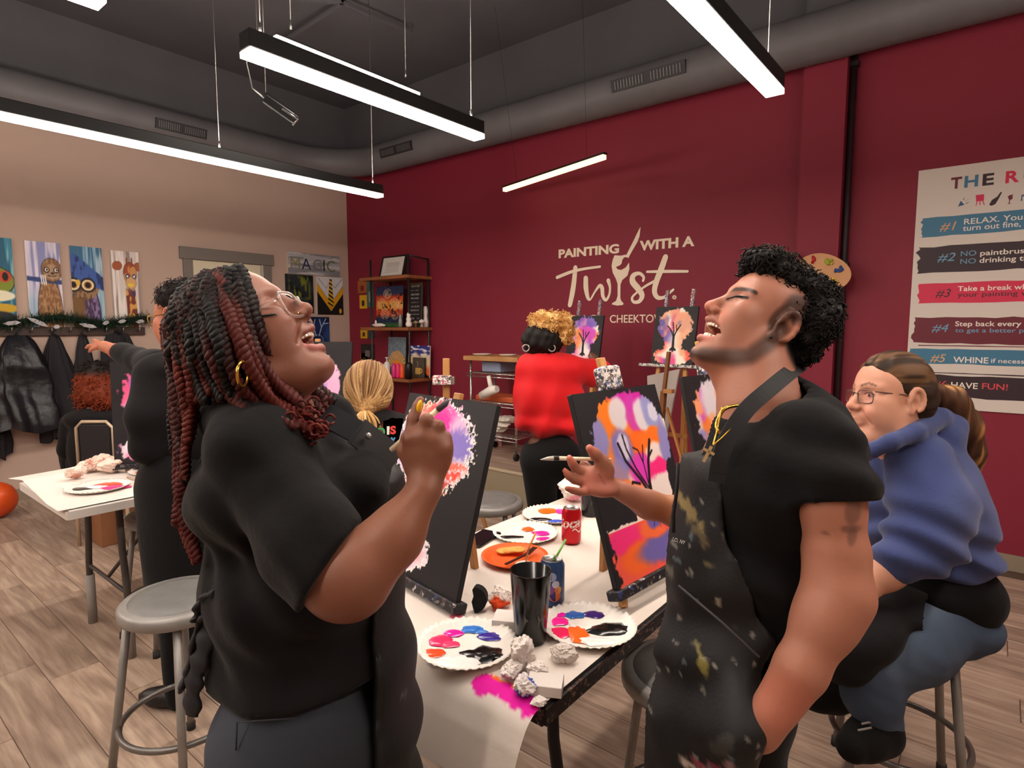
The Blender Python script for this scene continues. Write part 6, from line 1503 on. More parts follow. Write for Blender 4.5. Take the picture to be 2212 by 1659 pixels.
# covered trunk and legs
f = Field(*bounds([(400, 950, .86), (900, 950, 1.3), (420, 1659, .95), (900, 1659, 1.3)], .12), .012); f2 = None
Ep(f, 610, 1080, 1.06, 120, 130, .13); Ep(f, 650, 1340, 1.07, 150, 160, .15); Ep(f, 650, 1480, 1.08, 150, 60, .13)
V, Q = f.mesh(); trunkW = (V, Q, np.tile(rgb('#7c4e3b'), (len(V), 1)))
Vb, Qb, Cb = join_islands([headW, armW, armW2, trunkW])
bw = wparent(np_mesh('body', Vb, Qb, m_skin, None, s2l(np.clip(Cb, 0, 1))), W1)
teeth(hw, W1, False, -.0575, .010); b = MB(); b.blob((.074, 0, -.078), (.020, .020, .007), n=12, m=8); b.v = [tuple(hw.w(p)) for p in b.v]; wp(b, 'tongue', mat('tongue', '#a24a48', .35), W1)
lash(hw, headW, eyL, -1, W1)
# nail
b = MB(); b.blob(P(906, 878, .870), (.0045, .0045, .010), np.array([RT, FH, UP]).T @ rotaxis((0, 1, 0), .25), n=10, m=8); wp(b, 'painted_nail', mat('yellow nail polish', '#e8b020', .2), W1)
# black t-shirt
f = Field(*bounds([(360, 860, .72), (930, 860, 1.42), (380, 1600, .78), (930, 1600, 1.35), (880, 1250, .72)], .03), .0065)
Ep(f, 592, 1050, 1.05, 148, 140, .19, .1, .04); Ep(f, 690, 1080, 1.10, 170, 125, .165, .35, .05); Ep(f, 660, 1250, 1.06, 198, 165, .195, 0, .05); Ep(f, 676, 1420, 1.07, 196, 150, .20, 0, .05); Ep(f, 676, 1510, 1.07, 186, 60, .195, 0, .05)
Ep(f, 770, 1065, 1.0, 78, 92, .10, .3, .09); Ep(f, 560, 960, .92, 110, 85, .09, .3, .05)
Cp(f, [(700, 930, 1.22, 80), (790, 1060, 1.26, 75)], .05); Ep(f, 560, 900, 1.05, 95, 70, .13, 0, .04)
def wfold(p):
    # soft folds: long creases running from the armpit and across the back
    a = (p - P(640, 1180, .95)); s1 = a @ (UC * .8 + RT * .6); s2 = a @ (RT * .8 - UC * .6)
    w1 = np.exp(-((s2 - .02) / .14) ** 2) * np.exp(-(s1 / .16) ** 2)
    return .008 * w1 * np.sin(s1 * 95 + 6 * s2 + 2.5 * n3(p, 9., 8)) + .0062 * n3(p * np.array([1, 1, 1.6]), 17., 3) + .0035 * n3(p, 38., 4)
f.disp(wfold)
# sleeve: its own tube cut square at the hem, then blended in
f3 = Field(f.lo, f.lo + (f.n - 1) * f.h, f.h); Cp(f3, [(575, 1015, .90, 92), (672, 1170, .84, 106), (760, 1285, .81, 112)], .03); f3.disp(lambda p: .45 * wfold(p))
g = np.stack(np.meshgrid(*[a for a in f.ax], indexing='ij'), -1); ax = RT * .85 - UC * .53; pc = P(712, 1226, .82); al = (g - pc) @ ax
f3.d = f3.d[:g.shape[0], :g.shape[1], :g.shape[2]]; f3.d = np.maximum(f3.d, al).astype(np.float32); f.d = smin(f.d, f3.d, .018)
f.d = np.maximum(f.d, (P(650, 1552, .87)[2] - g[..., 2]) - .10 * np.clip((P(600, 1500, .87) - g) @ RT, 0, .3)).astype(np.float32)
# neckline
hole = np.linalg.norm((g - P(625, 885, 1.07)) / np.array([.105, .105, .06]), axis=-1) - 1
f.d = np.maximum(f.d, -(hole * .07)).astype(np.float32)
def wshirt(V):
    c = np.tile(rgb('#0a090a'), (len(V), 1)); return lerpc(c, rgb('#110f11'), sstep(-.5, .8, n3(V, 7., 2)))
shirtW = sdf_obj('t_shirt', f, m_cloth, W1, wshirt)
# apron: front panel over the shirt, strap and tie
f = Field(*bounds([(600, 900, .80), (960, 900, 1.45), (640, 1790, .85), (960, 1790, 1.40)], .03), .0075)
Ep(f, 690, 1080, 1.10, 180, 134, .175, .35, .06); Ep(f, 640, 1250, 1.06, 232, 176, .212, 0, .06); Ep(f, 655, 1420, 1.07, 243, 156, .222, 0, .06); Ep(f, 660, 1560, 1.07, 248, 130, .225, 0, .06); Ep(f, 690, 1720, 1.08, 225, 150, .21, 0, .06); Ep(f, 772, 1065, 1.02, 84, 96, .10, .3, .09)
g = np.stack(np.meshgrid(*[a for a in f.ax], indexing='ij'), -1)
# keep only what faces forward (image right) of a slanted plane
edge = ((g - P(835, 1250, .86)) @ (RT * .92 + FW * .38)); f.d = np.maximum(f.d, -edge.astype(np.float32)); f.d = np.maximum(f.d, ((g - P(760, 985, 1.05)) @ (UP * .8 + RT * .25)).astype(np.float32))
f.d = np.maximum(f.d, (P(700, 1760, 1.05)[2] - g[..., 2]).astype(np.float32)); f.disp(lambda p: .003 * n3(p, 26., 9))
def wapron(V):
    c = np.tile(rgb('#0c0b0c'), (len(V), 1)); q = np.random.RandomState(3)
    for k in range(46):
        p = P(860 + 60 * q.rand(), 1150 + 480 * q.rand(), .93 + .12 * q.rand()); c = darkspots(V, c, [(p, .004 + .008 * q.rand(), ('#8a8250', '#4a4648', '#5c5a62', '#6a6648')[k % 4], .8)])
    return c
sdf_obj('apron', f, mat_vc('coated apron cloth', .6, spec=.4, bump=(200, .1)), W1, wapron)
b = MB(); b.bar(P(700, 893, 1.0), P(775, 935, 1.0), .040, .006, ref=-FW + UC * .6); b.bar(P(770, 930, 1.0), P(856, 996, 1.02), .048, .006, ref=-FW + UC * .6); wp(b, 'neck_strap', mat('shiny black strap', '#26282b', .28), W1)
b = MB(); b.tube([P(612, 910, 1.16), P(690, 905, 1.2), P(760, 945, 1.2)], .014, 8, flat=.3); wp(b, 'neck_strap', mat('shiny black strap', '#26282b', .28), W1)
b = MB(); b.blob(P(796, 942, .985), (.006, .006, .006), n=8, m=6); wp(b, 'snap', m_steel, W1)
for pts in ([(462, 1285, .97), (430, 1350, .97), (410, 1440, .97), (392, 1490, .97)], [(465, 1300, .97), (440, 1400, .95), (420, 1470, .95), (414, 1545, .95)], [(480, 1275, .92), (450, 1290, .95), (436, 1330, .96), (458, 1325, .95)]):
    b = MB(); c_ = catmull3([P(*p) for p in pts]); b.tube(list(c_), [.017 + .004 * sin(i) for i in range(len(c_))], 8, flat=.35); wp(b, 'apron_tie', m_cl, W1)
# dark jeans
f = Field(*box8(400, 1440, 960, 2250, .78, 1.42), .010)
Ep(f, 676, 1545, 1.07, 180, 130, .19, 0, .05)
for px0, px1, px2, d0 in ((640, 665, 665, .985), (715, 760, 770, 1.17)):
    a = P(px0, 1580, d0); kn = np.array([P(px1, 2000, d0)[0], P(px1, 2000, d0)[1], .47]); an = np.array([P(px2, 2000, d0)[0], P(px2, 2000, d0)[1], .07])
    f.cap(a, kn, .125, .08, .05); f.cap(kn, an, .075, .055, .03)
f.disp(lambda p: .003 * n3(p, 22., 5))
sdf_obj('jeans', f, m_denim, W1, lambda V: lerpc(np.tile(rgb('#2d3037'), (len(V), 1)), rgb('#3a3e47'), sstep(-.4, .8, n3(V, 6., 2))))
b = MB(); q0 = P(505, 1540, .885); b.tube([P(512, 1560, .868), P(510, 1620, .872)], .0015, 5); b.tube([P(512, 1560, .868), P(640, 1552, .862)], .0012, 5); wp(b, 'pocket_seam', mat('denim seam', '#23252c', .9), W1)
for px2, d0 in ((665, .985), (770, 1.17)):
    a = P(px2, 2000, d0); b = MB(); R4 = np.array([RT, FH, UP]).T; b.blob(np.array([a[0], a[1], .05]) + RT * .05, (.14, .05, .05), R4, n=16, m=10); wp(b, 'shoe', m_black, W1)
# scalp hair under the braids
SCALP = (((-.006, 0, .034), (.084, .078, .078)), ((-.025, 0, .0), (.066, .076, .073)), ((-.035, 0, -.06), (.05, .064, .06)))
f = Field(hw.O - .24, hw.O + .24, .0055)
for (c, r) in SCALP: f.ell(hw.w(c), r, hw.R, .03)
f.d = np.maximum(f.d, ((np.stack(np.meshgrid(*f.ax, indexing='ij'), -1) - hw.w((.045, 0, .10))) @ (hw.R[:, 0] * .93 - hw.R[:, 2] * .02)).astype(np.float32) ) if False else f.d
g = np.stack(np.meshgrid(*f.ax, indexing='ij'), -1); l = (g - hw.O) @ hw.R
f.d = np.maximum(f.d, (l[..., 0] - (.055 - .55 * np.clip(.10 - l[..., 2], 0, .3))).astype(np.float32))
sdf_obj('scalp_hair', f, m_hairv, W1, lambda V: np.tile(rgb('#120e0d'), (len(V), 1)))
# braids traced strand by strand: (x, y) in a crop of the view, depth along the way
def bp_(pts, d0, d1, dm=None):
    n = len(pts); out = []
    for i, (x, y) in enumerate(pts):
        t = i / (n - 1); d = d0 * (1 - t) + d1 * t - (dm or 0) * sin(pi * min(1, t * 1.3)) ; out.append(P(340 + x / 3.95, 540 + y / 3.95, d))
    for i in range(n):
        for _ in range(60):
            l_ = hw.l(out[i])
            if all((((l_ - np.array(c)) / (np.array(r) + .010)) ** 2).sum() > 1 for c, r in SCALP): break
            out[i] = out[i] - (out[i] - C0) / np.linalg.norm(out[i] - C0) * .003
    return out
SL = [([(415, 225), (330, 265), (255, 330), (200, 420), (170, 520), (150, 640)], .985, .95, .0, 0), ([(440, 235), (370, 300), (310, 390), (270, 500), (250, 640), (255, 780)], .98, .93, .03, 1), ([(470, 215), (400, 235), (330, 300), (290, 400), (240, 520), (215, 660), (210, 800)], .985, .94, .02, 3), ([(350, 275), (270, 330), (200, 400), (150, 500), (125, 620), (115, 760)], .99, .97, .0, 0), ([(500, 210), (430, 300), (390, 420), (380, 560), (390, 700)], .98, .93, .03, 1), ([(230, 350), (170, 430), (130, 540), (105, 660), (95, 800), (100, 950)], 1.0, 1.0, .0, 3), ([(300, 300), (220, 390), (175, 500), (160, 640), (170, 780)], .99, .95, .01, 0),
      ([(690, 165), (760, 330), (830, 560), (915, 780), (985, 970), (1090, 1140), (1220, 1300)], .985, .985, .045, 0),
      ([(640, 160), (700, 330), (745, 560), (805, 780), (880, 960), (1000, 1110), (1150, 1230), (1230, 1330)], .98, .96, .06, 1),
      ([(600, 175), (640, 350), (690, 540), (745, 720), (800, 900), (880, 1070), (980, 1230), (1110, 1340), (1260, 1420)], .98, .94, .07, 2),
      ([(545, 190), (565, 340), (605, 520), (680, 720), (730, 880), (810, 1050), (910, 1210), (1060, 1360), (1190, 1460), (1310, 1550)], .98, .93, .08, 2),
      ([(415, 215), (520, 250), (590, 310), (640, 420), (660, 560)], .985, .935, .02, 2),
      ([(500, 230), (485, 400), (525, 560), (570, 760), (610, 950), (670, 1100), (760, 1220), (890, 1340), (1040, 1440), (1180, 1510)], .98, .91, .08, 1),
      ([(440, 250), (425, 400), (465, 560), (510, 740), (550, 900), (575, 1060), (635, 1200), (720, 1310), (850, 1400)], .985, .90, .08, 0),
      ([(370, 320), (380, 500), (405, 660), (435, 820), (480, 960), (530, 1080), (580, 1190), (660, 1290), (760, 1360)], .99, .90, .08, 1),
      ([(310, 330), (330, 480), (345, 640), (365, 800), (405, 950), (450, 1070), (500, 1180), (560, 1280)], .995, .91, .075, 0),
      ([(250, 350), (275, 470), (290, 610), (295, 760), (310, 900), (330, 1040), (370, 1180), (420, 1300)], 1.0, .92, .07, 0),
      ([(200, 410), (230, 520), (222, 640), (232, 760), (262, 900), (282, 1040), (300, 1200), (285, 1330), (265, 1500), (245, 1640)], 1.0, .94, .06, 2),
      ([(150, 470), (132, 600), (142, 720), (170, 860), (182, 1000), (205, 1150), (235, 1300), (250, 1420), (255, 1560), (240, 1750), (230, 1950)], 1.01, .95, .05, 2),
      ([(115, 560), (108, 680), (118, 840), (140, 1000), (150, 1150), (165, 1300), (190, 1480), (205, 1620), (220, 1850), (200, 2100), (230, 2300), (300, 2500), (350, 2650)], 1.03, .97, .04, 3),
      ([(160, 600), (180, 760), (215, 920), (235, 1080), (240, 1230), (215, 1400), (190, 1560), (175, 1800), (185, 2100), (160, 2340)], 1.0, .98, .03, 3),
      ([(90, 640), (95, 800), (115, 980), (130, 1150), (130, 1300), (120, 1500), (140, 1700)], 1.06, 1.02, .02, 0),
      ([(1150, 1130), (1290, 1180), (1400, 1250), (1420, 1340), (1490, 1420)], 1.12, 1.10, 0, 3), ([(1200, 1120), (1330, 1150), (1440, 1230), (1470, 1300)], 1.14, 1.12, 0, 1), ([(1180, 1180), (1280, 1260), (1380, 1360), (1470, 1470)], 1.10, 1.08, 0, 3),
      ([(620, 170), (600, 330), (640, 500), (650, 700), (660, 900), (690, 1050), (760, 1180), (870, 1280), (1000, 1370), (1130, 1440)], .97, .93, .05, 0), ([(470, 240), (450, 420), (500, 640), (540, 840), (590, 1020), (640, 1180), (720, 1270)], .975, .91, .06, 3),
      ([(330, 360), (300, 560), (320, 760), (350, 930), (400, 1100), (460, 1230)], .99, .92, .06, 3), ([(270, 400), (240, 600), (255, 820), (280, 980), (330, 1150), (360, 1290)], 1.0, .94, .05, 3), ([(420, 300), (390, 480), (430, 700), (460, 880), (510, 1030), (570, 1150), (650, 1240)], .98, .91, .06, 0),
      ([(200, 480), (180, 640), (195, 820), (220, 960), (250, 1120), (270, 1250)], 1.0, .95, .05, 1), ([(740, 300), (800, 520), (870, 720), (950, 900), (1040, 1060), (1140, 1180)], .96, .98, .03, 1), ([(680, 300), (720, 480), (770, 680), (840, 880), (930, 1040), (1040, 1170), (1180, 1290), (1290, 1400)], .95, .95, .03, 3)]
PAL = (('#0d0b0b', '#15100f'), ('#0f0c0c', '#421613'), ('#34130f', '#5e221b'), ('#140d0c', '#4a1916'))
SL2 = []
for i, (pts, d0, d1, dm, kcol) in enumerate(SL):
    SL2.append((pts, d0 - .020, d1 - .015, dm * .75, kcol)); sx = (34, -36, 30)[i % 3]
    SL2.append(([(x + sx * (.5 + .5 * sin(j * 1.3 + i)), y + 12 + 8 * sin(j * 2.1 + i)) for j, (x, y) in enumerate(pts)], d0 - .012, d1 - .004, dm * .72, (kcol + i) % 4))
for i, (pts, d0, d1, dm, kcol) in enumerate(SL2):
    b = MB(); out = braid(b, bp_(pts, d0, d1, dm), .0088 + .0010 * (i % 3), .0185, seg=.0042, cols=None, seed=i); o = wp(b, 'braid', m_hairv, W1)
    a, e = rgb(PAL[kcol][0]), rgb(PAL[kcol][1]); t = np.array([k[1] for k in out]); nz = n3(np.array([v[:] for v in b.v]), 40., i); w_ = np.clip(t * 1.2 + .35 * nz, 0, 1)[:, None]; col_mesh(o, a * (1 - w_) + e * w_)
# far tips of the braids fray into curls
q = np.random.RandomState(4)
for cx3, cy3, dd, n_ in ((670, 925, .93, 26), (640, 900, .93, 18), (700, 905, 1.08, 14), (715, 930, 1.06, 12)):
    b = MB()
    for k in range(n_):
        c_ = P(cx3 + 26 * q.randn(), cy3 + 14 * q.randn(), dd + .01 * q.randn()); r0 = .006 + .004 * q.rand(); b.tube([c_ + r0 * (RT * cos(t) + UC * sin(t)) + FW * .004 * t * (q.rand() - .5) for t in np.linspace(0, 5.5, 14)], .0022, 5)
    o = wp(b, 'curl_ends', m_hairv, W1); o['kind'] = 'stuff'; col_mesh(o, np.tile(rgb('#541c18'), (len(b.v), 1)) * (1 + .3 * n3(np.array(b.v), 50., 3))[:, None])
# glasses, earring, nose stud
m_clear = mat('clear acetate', '#f4e8e2', .08, trans=.85, ior=1.3); m_lens = mat_lens('spectacle lens', .12)
glasses(hw, W1, m_clear, m_lens, lx=.107, zc=-.010, w=.050, h=.044, thick=.0028)
b = MB(); c_ = P(524, 808, .868); b.tube([c_ + .018 * (UC * cos(t) + (FW * .995 - RT * .02) * sin(t)) for t in np.linspace(0, 2 * pi, 30, endpoint=False)], .0022, 7, closed=True); wp(b, 'hoop_earring', mat('gold', '#d9a84a', .22, .95), W1)
b = MB(); c_ = hw.w((.106, -.0215, -.024)); b.blob(c_, (.0018, .0018, .0018), n=8, m=6); wp(b, 'nose_stud', mat('gold', '#d9a84a', .22, .95), W1)
# the brush in her hand
pb_ = thing('paintbrush', 'pale handled paintbrush in the raised hand of the woman with braids', 'paintbrush', P(905, 925, .885)); b = MB(); e0, e1 = P(845, 972, .900), P(946, 885, .880); b.tube([e0, e1], .0042, 8); wp(b, 'handle', mat('pale brush wood', '#e6d2b4', .4), pb_)
b = MB(); b.tube([e1, P(962, 872, .877), P(970, 864, .876)], [.0048, .0048, .0015], 8); wp(b, 'bristles', mat('grey bristle', '#4a444a', .6), pb_)
# ================================================================== LAUGHING MAN (right foreground)
TM = radians(33)
mF = -RT * cos(TM) + UC * sin(TM); mU = RT * sin(TM) + UC * cos(TM)
hm = HeadFrame(P(1647, 710, 1.13), mF - FW * .02, mU, .92)
M1 = person('laughing man in black shirt and paint spattered apron', np.r_[P(1600, 1500, 1.08)[:2], 0])
eyM = [hm.px(x, y, .050) for x, y in ((1586, 640), (1598, 638), (1612, 643))]; crM = [hm.px(x, y, .05) for x, y in ((1584, 646), (1600, 650), (1616, 651))]; brM = [hm.px(x, y, .05) for x, y in ((1585, 624), (1600, 619), (1618, 625), (1627, 634))]
def mcol(V, U, L):
    c = blobcol(V, '#a36d59', [((.09, 0, .06), (.05, .06, .05), '#b17660', .7), ((.078, .036, -.034), .03, '#bd6f58', .8), ((.115, 0, -.02), .02, '#bf705a', .8), ((.02, 0, -.13), (.09, .09, .05), '#a3674d', .6), ((-.01, .08, 0), (.03, .02, .04), '#bb7058', .7)])
    sh = n3(V, 260., 3) * .15
    # short beard along the jaw, moustache shadow and faded sides
    for sg in (1, -1):
        jl = snap(V, [(-.004, 0, -.005), (.000, 0, -.030), (.008, 0, -.055), (.020, 0, -.082), (.042, 0, -.100), (.066, 0, -.112), (.084, 0, -.118)], sg); c = capcol(V, c, jl, .016, '#33211a', .75, .6)
    c = darkspots(V, c, [((.080, 0, -.120), (.030, .030, .014), '#2a1a15', .8), ((.088, 0, -.104), (.012, .010, .010), '#3a261e', .6)])
    c = capcol(V, c, [(.086, .026, -.062), (.098, .014, -.046), (.104, 0, -.043), (.098, -.014, -.046), (.086, -.026, -.062)], .0045, '#6b4234', .6, .6)
    for s in (-1, 1): c = darkspots(V, c, [((-.018, s * .075, .045), (.042, .03, .040), '#3a261e', .85), ((.006, s * .07, .012), (.020, .03, .040), '#4a3026', .8), ((-.065, s * .05, .01), (.055, .06, .085), '#140f0d', .95)])
    c = capcol(V, c, L, .0075, '#b9645a', .8); c = capcol(V, c, U, .0058, '#a9584e', .7)
    c = darkspots(V, c, [((.068, 0, -.060), (.032, .030, .015), '#4a1416', 1.0)])
    for sg in (1,):
        c = capcol(V, c, snap(V, brM, sg), .0042, '#24150f', .85, .5); c = capcol(V, c, snap(V, eyM, sg), .0034, '#160c0a', .95, .5)
    return c
def mx_(f):
    f.cap((.05, 0, -.105), (.015, 0, -.125), .022, .02, k=.03)
headM = head_mesh(hm, [(hm.w((-.010, 0, -.03)), .060), (P(1630, 800, 1.11), .062), (P(1640, 880, 1.09), .068), (P(1648, 960, 1.09), .095)], mcol, 1.45, .0026, 0.0, extra=mx_, cr=((-.012, 0, .044), (.094, .075, .083)), mz=.006, mw=1.30)
# near arm: upper arm out of the sleeve, elbow, forearm down into the apron pocket
f = Field(*bounds([(1640, 930, .80), (1920, 930, 1.05), (1600, 1640, .80), (1700, 1640, 1.05), (1890, 1300, .80)], .05), .0034)
Cp(f, [(1782, 1000, .945, 46), (1792, 1090, .925, 66), (1806, 1200, .915, 62), (1806, 1282, .905, 60)], .02); Ep(f, 1822, 1290, .905, 46, 46, .045, 0, .03)
Cp(f, [(1806, 1282, .905, 60), (1780, 1345, .90, 58), (1728, 1448, .89, 47), (1690, 1508, .895, 37), (1662, 1548, .895, 31), (1640, 1582, .905, 30), (1600, 1605, .96, 28)], .03); Ep(f, 1588, 1615, .975, 30, 24, .014, -.3, .02)
V, Q = f.mesh(); V = relax(V, Q, 1, .3)
cA = blobcol(V, '#a46c57', [(P(1750, 1150, .86), (.05, .05, .1), '#b2765e', .5), (P(1690, 1520, .86), .06, '#b86a56', .6), (P(1830, 1310, .9), .05, '#a35f4a', .6)])
for x, y, rx, ry in ((1838, 1110, 14, 40), (1834, 1150, 18, 12), (1836, 1165, 8, 26), (1828, 1085, 20, 8), (1772, 1165, 10, 7)): cA = darkspots(V, cA, [(P(x, y, .86), (pm(rx, .86) * 1.3, .08, pm(ry, .86)), '#5c3f38', .55)])
armM = (V, Q, cA)
# far arm with the open hand
f = Field(*bounds([(1190, 940, 1.1), (1560, 1250, 1.4), (1190, 1250, 1.1), (1560, 940, 1.4)], .03), .0028)
Cp(f, [(1560, 1090, 1.27, 38), (1470, 1108, 1.26, 33), (1400, 1090, 1.25, 28), (1345, 1062, 1.235, 22)], .02)
q_ = lambda x, y: (1160 + x / 7.37, 930 + y / 7.37)
def Hp(pts, k=.002): Cp(f, [(*q_(x, y), d, r / 7.37) for x, y, d, r in pts], k)
Ep(f, *q_(960, 830), 1.225, 36, 27, .016, radians(14), .012); Ep(f, *q_(1090, 880), 1.23, 32, 22, .018, radians(10), .014); Ep(f, *q_(830, 760), 1.225, 24, 26, .014, radians(20), .012); Ep(f, *q_(1010, 950), 1.215, 34, 13, .014, radians(6), .012); Ep(f, *q_(1060, 620), 1.222, 18, 22, .017, radians(30), .014)
Hp([(1120, 640, 1.222, 105), (1040, 500, 1.215, 95), (930, 380, 1.205, 82), (835, 280, 1.195, 62)], .010)
Hp([(790, 600, 1.235, 92), (690, 480, 1.250, 74), (600, 400, 1.250, 64), (545, 335, 1.248, 50)])
Hp([(740, 680, 1.225, 95), (630, 620, 1.215, 80), (560, 520, 1.205, 72), (515, 440, 1.200, 55)])
Hp([(720, 800, 1.222, 92), (600, 780, 1.210, 78), (490, 710, 1.202, 70), (410, 630, 1.196, 54)])
Hp([(800, 960, 1.218, 80), (680, 980, 1.205, 62), (570, 955, 1.190, 56), (480, 925, 1.175, 42)])
V, Q = f.mesh(); V = relax(V, Q, 1, .3)
cH = blobcol(V, '#a46c57', [(P(*q_(950, 850), 1.21), (.05, .05, .04), '#c87a68', .85), (P(*q_(840, 260), 1.19), .022, '#cc7664', .8), (P(*q_(530, 330), 1.24), .02, '#cc7664', .8), (P(*q_(510, 440), 1.20), .02, '#cc7664', .8), (P(*q_(410, 640), 1.20), .02, '#cc7664', .8), (P(*q_(490, 930), 1.18), .02, '#a85a4a', .8), (P(1440, 1090, 1.25), (.06, .06, .04), '#b07a52', .6)])
cH = capcol(V, cH, [P(*q_(900, 640), 1.205), P(*q_(1000, 720), 1.205), P(*q_(1080, 850), 1.205)], .0022, '#8a4a3a', .6, .6); cH = capcol(V, cH, [P(*q_(720, 720), 1.205), P(*q_(860, 740), 1.205), P(*q_(980, 700), 1.205)], .002, '#8a4a3a', .55, .6)
handM = (V, Q, cH)
f = Field(*bounds([(1430, 880, .95), (1830, 880, 1.25), (1430, 1600, .95), (1830, 1600, 1.25)], .08), .012); Ep(f, 1640, 1020, 1.09, 115, 130, .15); Ep(f, 1600, 1260, 1.09, 110, 160, .12); Ep(f, 1580, 1440, 1.09, 110, 110, .12); Cp(f, [(1620, 1000, 1.25, 60), (1560, 1090, 1.28, 38)], .03)
V, Q = f.mesh(); trM = (V, Q, np.tile(rgb('#a46c57'), (len(V), 1)))
Vb, Qb, Cb = join_islands([headM, armM, handM, trM]); wparent(np_mesh('body', Vb, Qb, m_skin, None, s2l(np.clip(Cb, 0, 1))), M1)
lash(hm, headM, eyM, 1, M1, .0013)
teeth(hm, M1, False, -.0490, .0130); teeth(hm, M1, True, -.0745, .008); b = MB(); b.blob((.066, 0, -.073), (.022, .021, .008), n=12, m=8); b.v = [tuple(hm.w(p)) for p in b.v]; wp(b, 'tongue', mat('tongue', '#a24a48', .35), M1)
b = MB(); b.blob(hm.w((.0045, .0835, -.030)), (.003, .003, .003), n=8, m=6); wp(b, 'ear_stud', m_black, M1)
# curly dark hair: mass plus loose curls
f = Field(hm.O - .27, hm.O + .27, .005)
for c, r in (((.066, 0, .108), (.040, .050, .026)), ((.020, 0, .104), (.070, .062, .036)), ((-.045, 0, .090), (.060, .068, .048)), ((-.072, 0, .050), (.040, .066, .055)), ((-.070, 0, .002), (.034, .060, .046)), ((-.055, 0, .040), (.055, .074, .066))): f.ell(hm.w(c), np.array(r) * hm.s * 1.10, hm.R, .02)
f.disp(lambda p: .005 * n3(p, 95., 1) + .003 * n3(p, 190., 2)); V, Q = f.mesh(); Nn = mesh_normals(V, Q)
wparent(np_mesh('hair', V, Q, m_hairv, None, s2l(lerpc(np.tile(rgb('#0b0908'), (len(V), 1)), rgb('#1a1310'), sstep(0, 1, n3(V, 90., 1))))), M1)
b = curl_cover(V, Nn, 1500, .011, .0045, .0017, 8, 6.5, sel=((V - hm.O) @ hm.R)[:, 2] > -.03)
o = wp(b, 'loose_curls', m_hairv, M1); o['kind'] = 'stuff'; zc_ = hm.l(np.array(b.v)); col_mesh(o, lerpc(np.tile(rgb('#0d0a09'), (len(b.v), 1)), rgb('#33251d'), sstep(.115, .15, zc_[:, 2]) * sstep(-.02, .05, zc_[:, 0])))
# black t-shirt
f = Field(*bounds([(1400, 840, .80), (1920, 840, 1.45), (1400, 1640, .85), (1920, 1640, 1.40)], .03), .0065)
Ep(f, 1665, 1000, 1.09, 165, 135, .185, -.1, .05); Ep(f, 1600, 1050, 1.10, 118, 130, .16, 0, .06); Ep(f, 1612, 1220, 1.09, 150, 170, .15, 0, .06); Ep(f, 1590, 1400, 1.09, 150, 130, .15, 0, .06)
Cp(f, [(1640, 920, 1.22, 70), (1580, 1050, 1.28, 62)], .04)
Cp(f, [(1690, 850, 1.12, 52), (1770, 915, 1.0, 66)], .05)
Ep(f, 1566, 950, 1.17, 76, 84, .12, .2, .05)
f3 = Field(f.lo, f.lo + (f.n - 1) * f.h, f.h); Cp(f3, [(1750, 935, .97, 80), (1790, 1050, .93, 88), (1796, 1150, .922, 90)], .03)
g = np.stack(np.meshgrid(*f.ax, indexing='ij'), -1); f3.d = f3.d[:g.shape[0], :g.shape[1], :g.shape[2]]; f3.d = np.maximum(f3.d, (g - P(1790, 1078, .925)) @ (-UC * .985 + RT * .06)).astype(np.float32); f.d = smin(f.d, f3.d, .02)
hole = np.linalg.norm((g - P(1640, 880, 1.08)) / np.array([.080, .080, .062]), axis=-1) - 1; f.d = np.maximum(f.d, -(hole * .06)).astype(np.float32)
f.d = np.maximum(f.d, (P(1600, 1520, 1.05)[2] - g[..., 2]).astype(np.float32))
def mfold(p):
    a = p - P(1680, 1230, .98); s1 = a @ (UC * .9 + RT * .4); s2 = a @ (RT * .9 - UC * .4)
    return .007 * np.exp(-((s2) / .10) ** 2) * np.sin(s1 * 70 + 5 * s2 + 2 * n3(p, 9., 2)) + .005 * n3(p, 17., 13) + .003 * n3(p, 40., 14)
f.disp(mfold)
sdf_obj('t_shirt', f, m_cloth, M1, lambda V: lerpc(np.tile(rgb('#0a090b'), (len(V), 1)), rgb('#111012'), sstep(-.5, .8, n3(V, 7., 2))))
# trousers and shoes
f = Field(*bounds([(1380, 1400, .9), (1760, 1400, 1.3), (1400, 2250, .9), (1760, 2250, 1.3)], .06), .009); Ep(f, 1585, 1490, 1.09, 112, 90, .13, 0, .05)
for px0, px1, d0 in ((1600, 1610, 1.05), (1570, 1570, 1.18)):
    a = P(px0, 1520, d0); kn = np.array([*P(px1, 2000, d0)[:2], .48]); an = np.array([*P(px1 + 15, 2000, d0)[:2], .07]); f.cap(a, kn, .072, .065, .04); f.cap(kn, an, .065, .05, .03)
    b = MB(); b.blob(an + np.array([0, 0, -.02]) - RT * .05, (.13, .05, .05), np.array([RT, FH, UP]).T, n=16, m=10); wp(b, 'shoe', m_black, M1)
f.disp(lambda p: .004 * n3(p, 20., 5)); sdf_obj('trousers', f, m_cloth, M1, lambda V: np.tile(rgb('#0e0d0f'), (len(V), 1)))
# apron: bib, skirt and pocket, spattered with dried paint
f = Field(*bounds([(1340, 900, .84), (1780, 900, 1.45), (1340, 1840, .84), (1800, 1840, 1.45)], .04), .0065)
Ep(f, 1590, 1050, 1.10, 128, 145, .165, 0, .06); Ep(f, 1567, 955, 1.17, 80, 88, .125, .2, .05); Ep(f, 1600, 1220, 1.09, 168, 175, .155, 0, .06); Ep(f, 1580, 1400, 1.09, 168, 140, .16, 0, .06); Ep(f, 1560, 1560, 1.08, 178, 150, .17, 0, .06); Ep(f, 1555, 1760, 1.08, 180, 190, .175, 0, .06); Ep(f, 1575, 1560, .955, 70, 120, .085, .05, .04)
g = np.stack(np.meshgrid(*f.ax, indexing='ij'), -1)
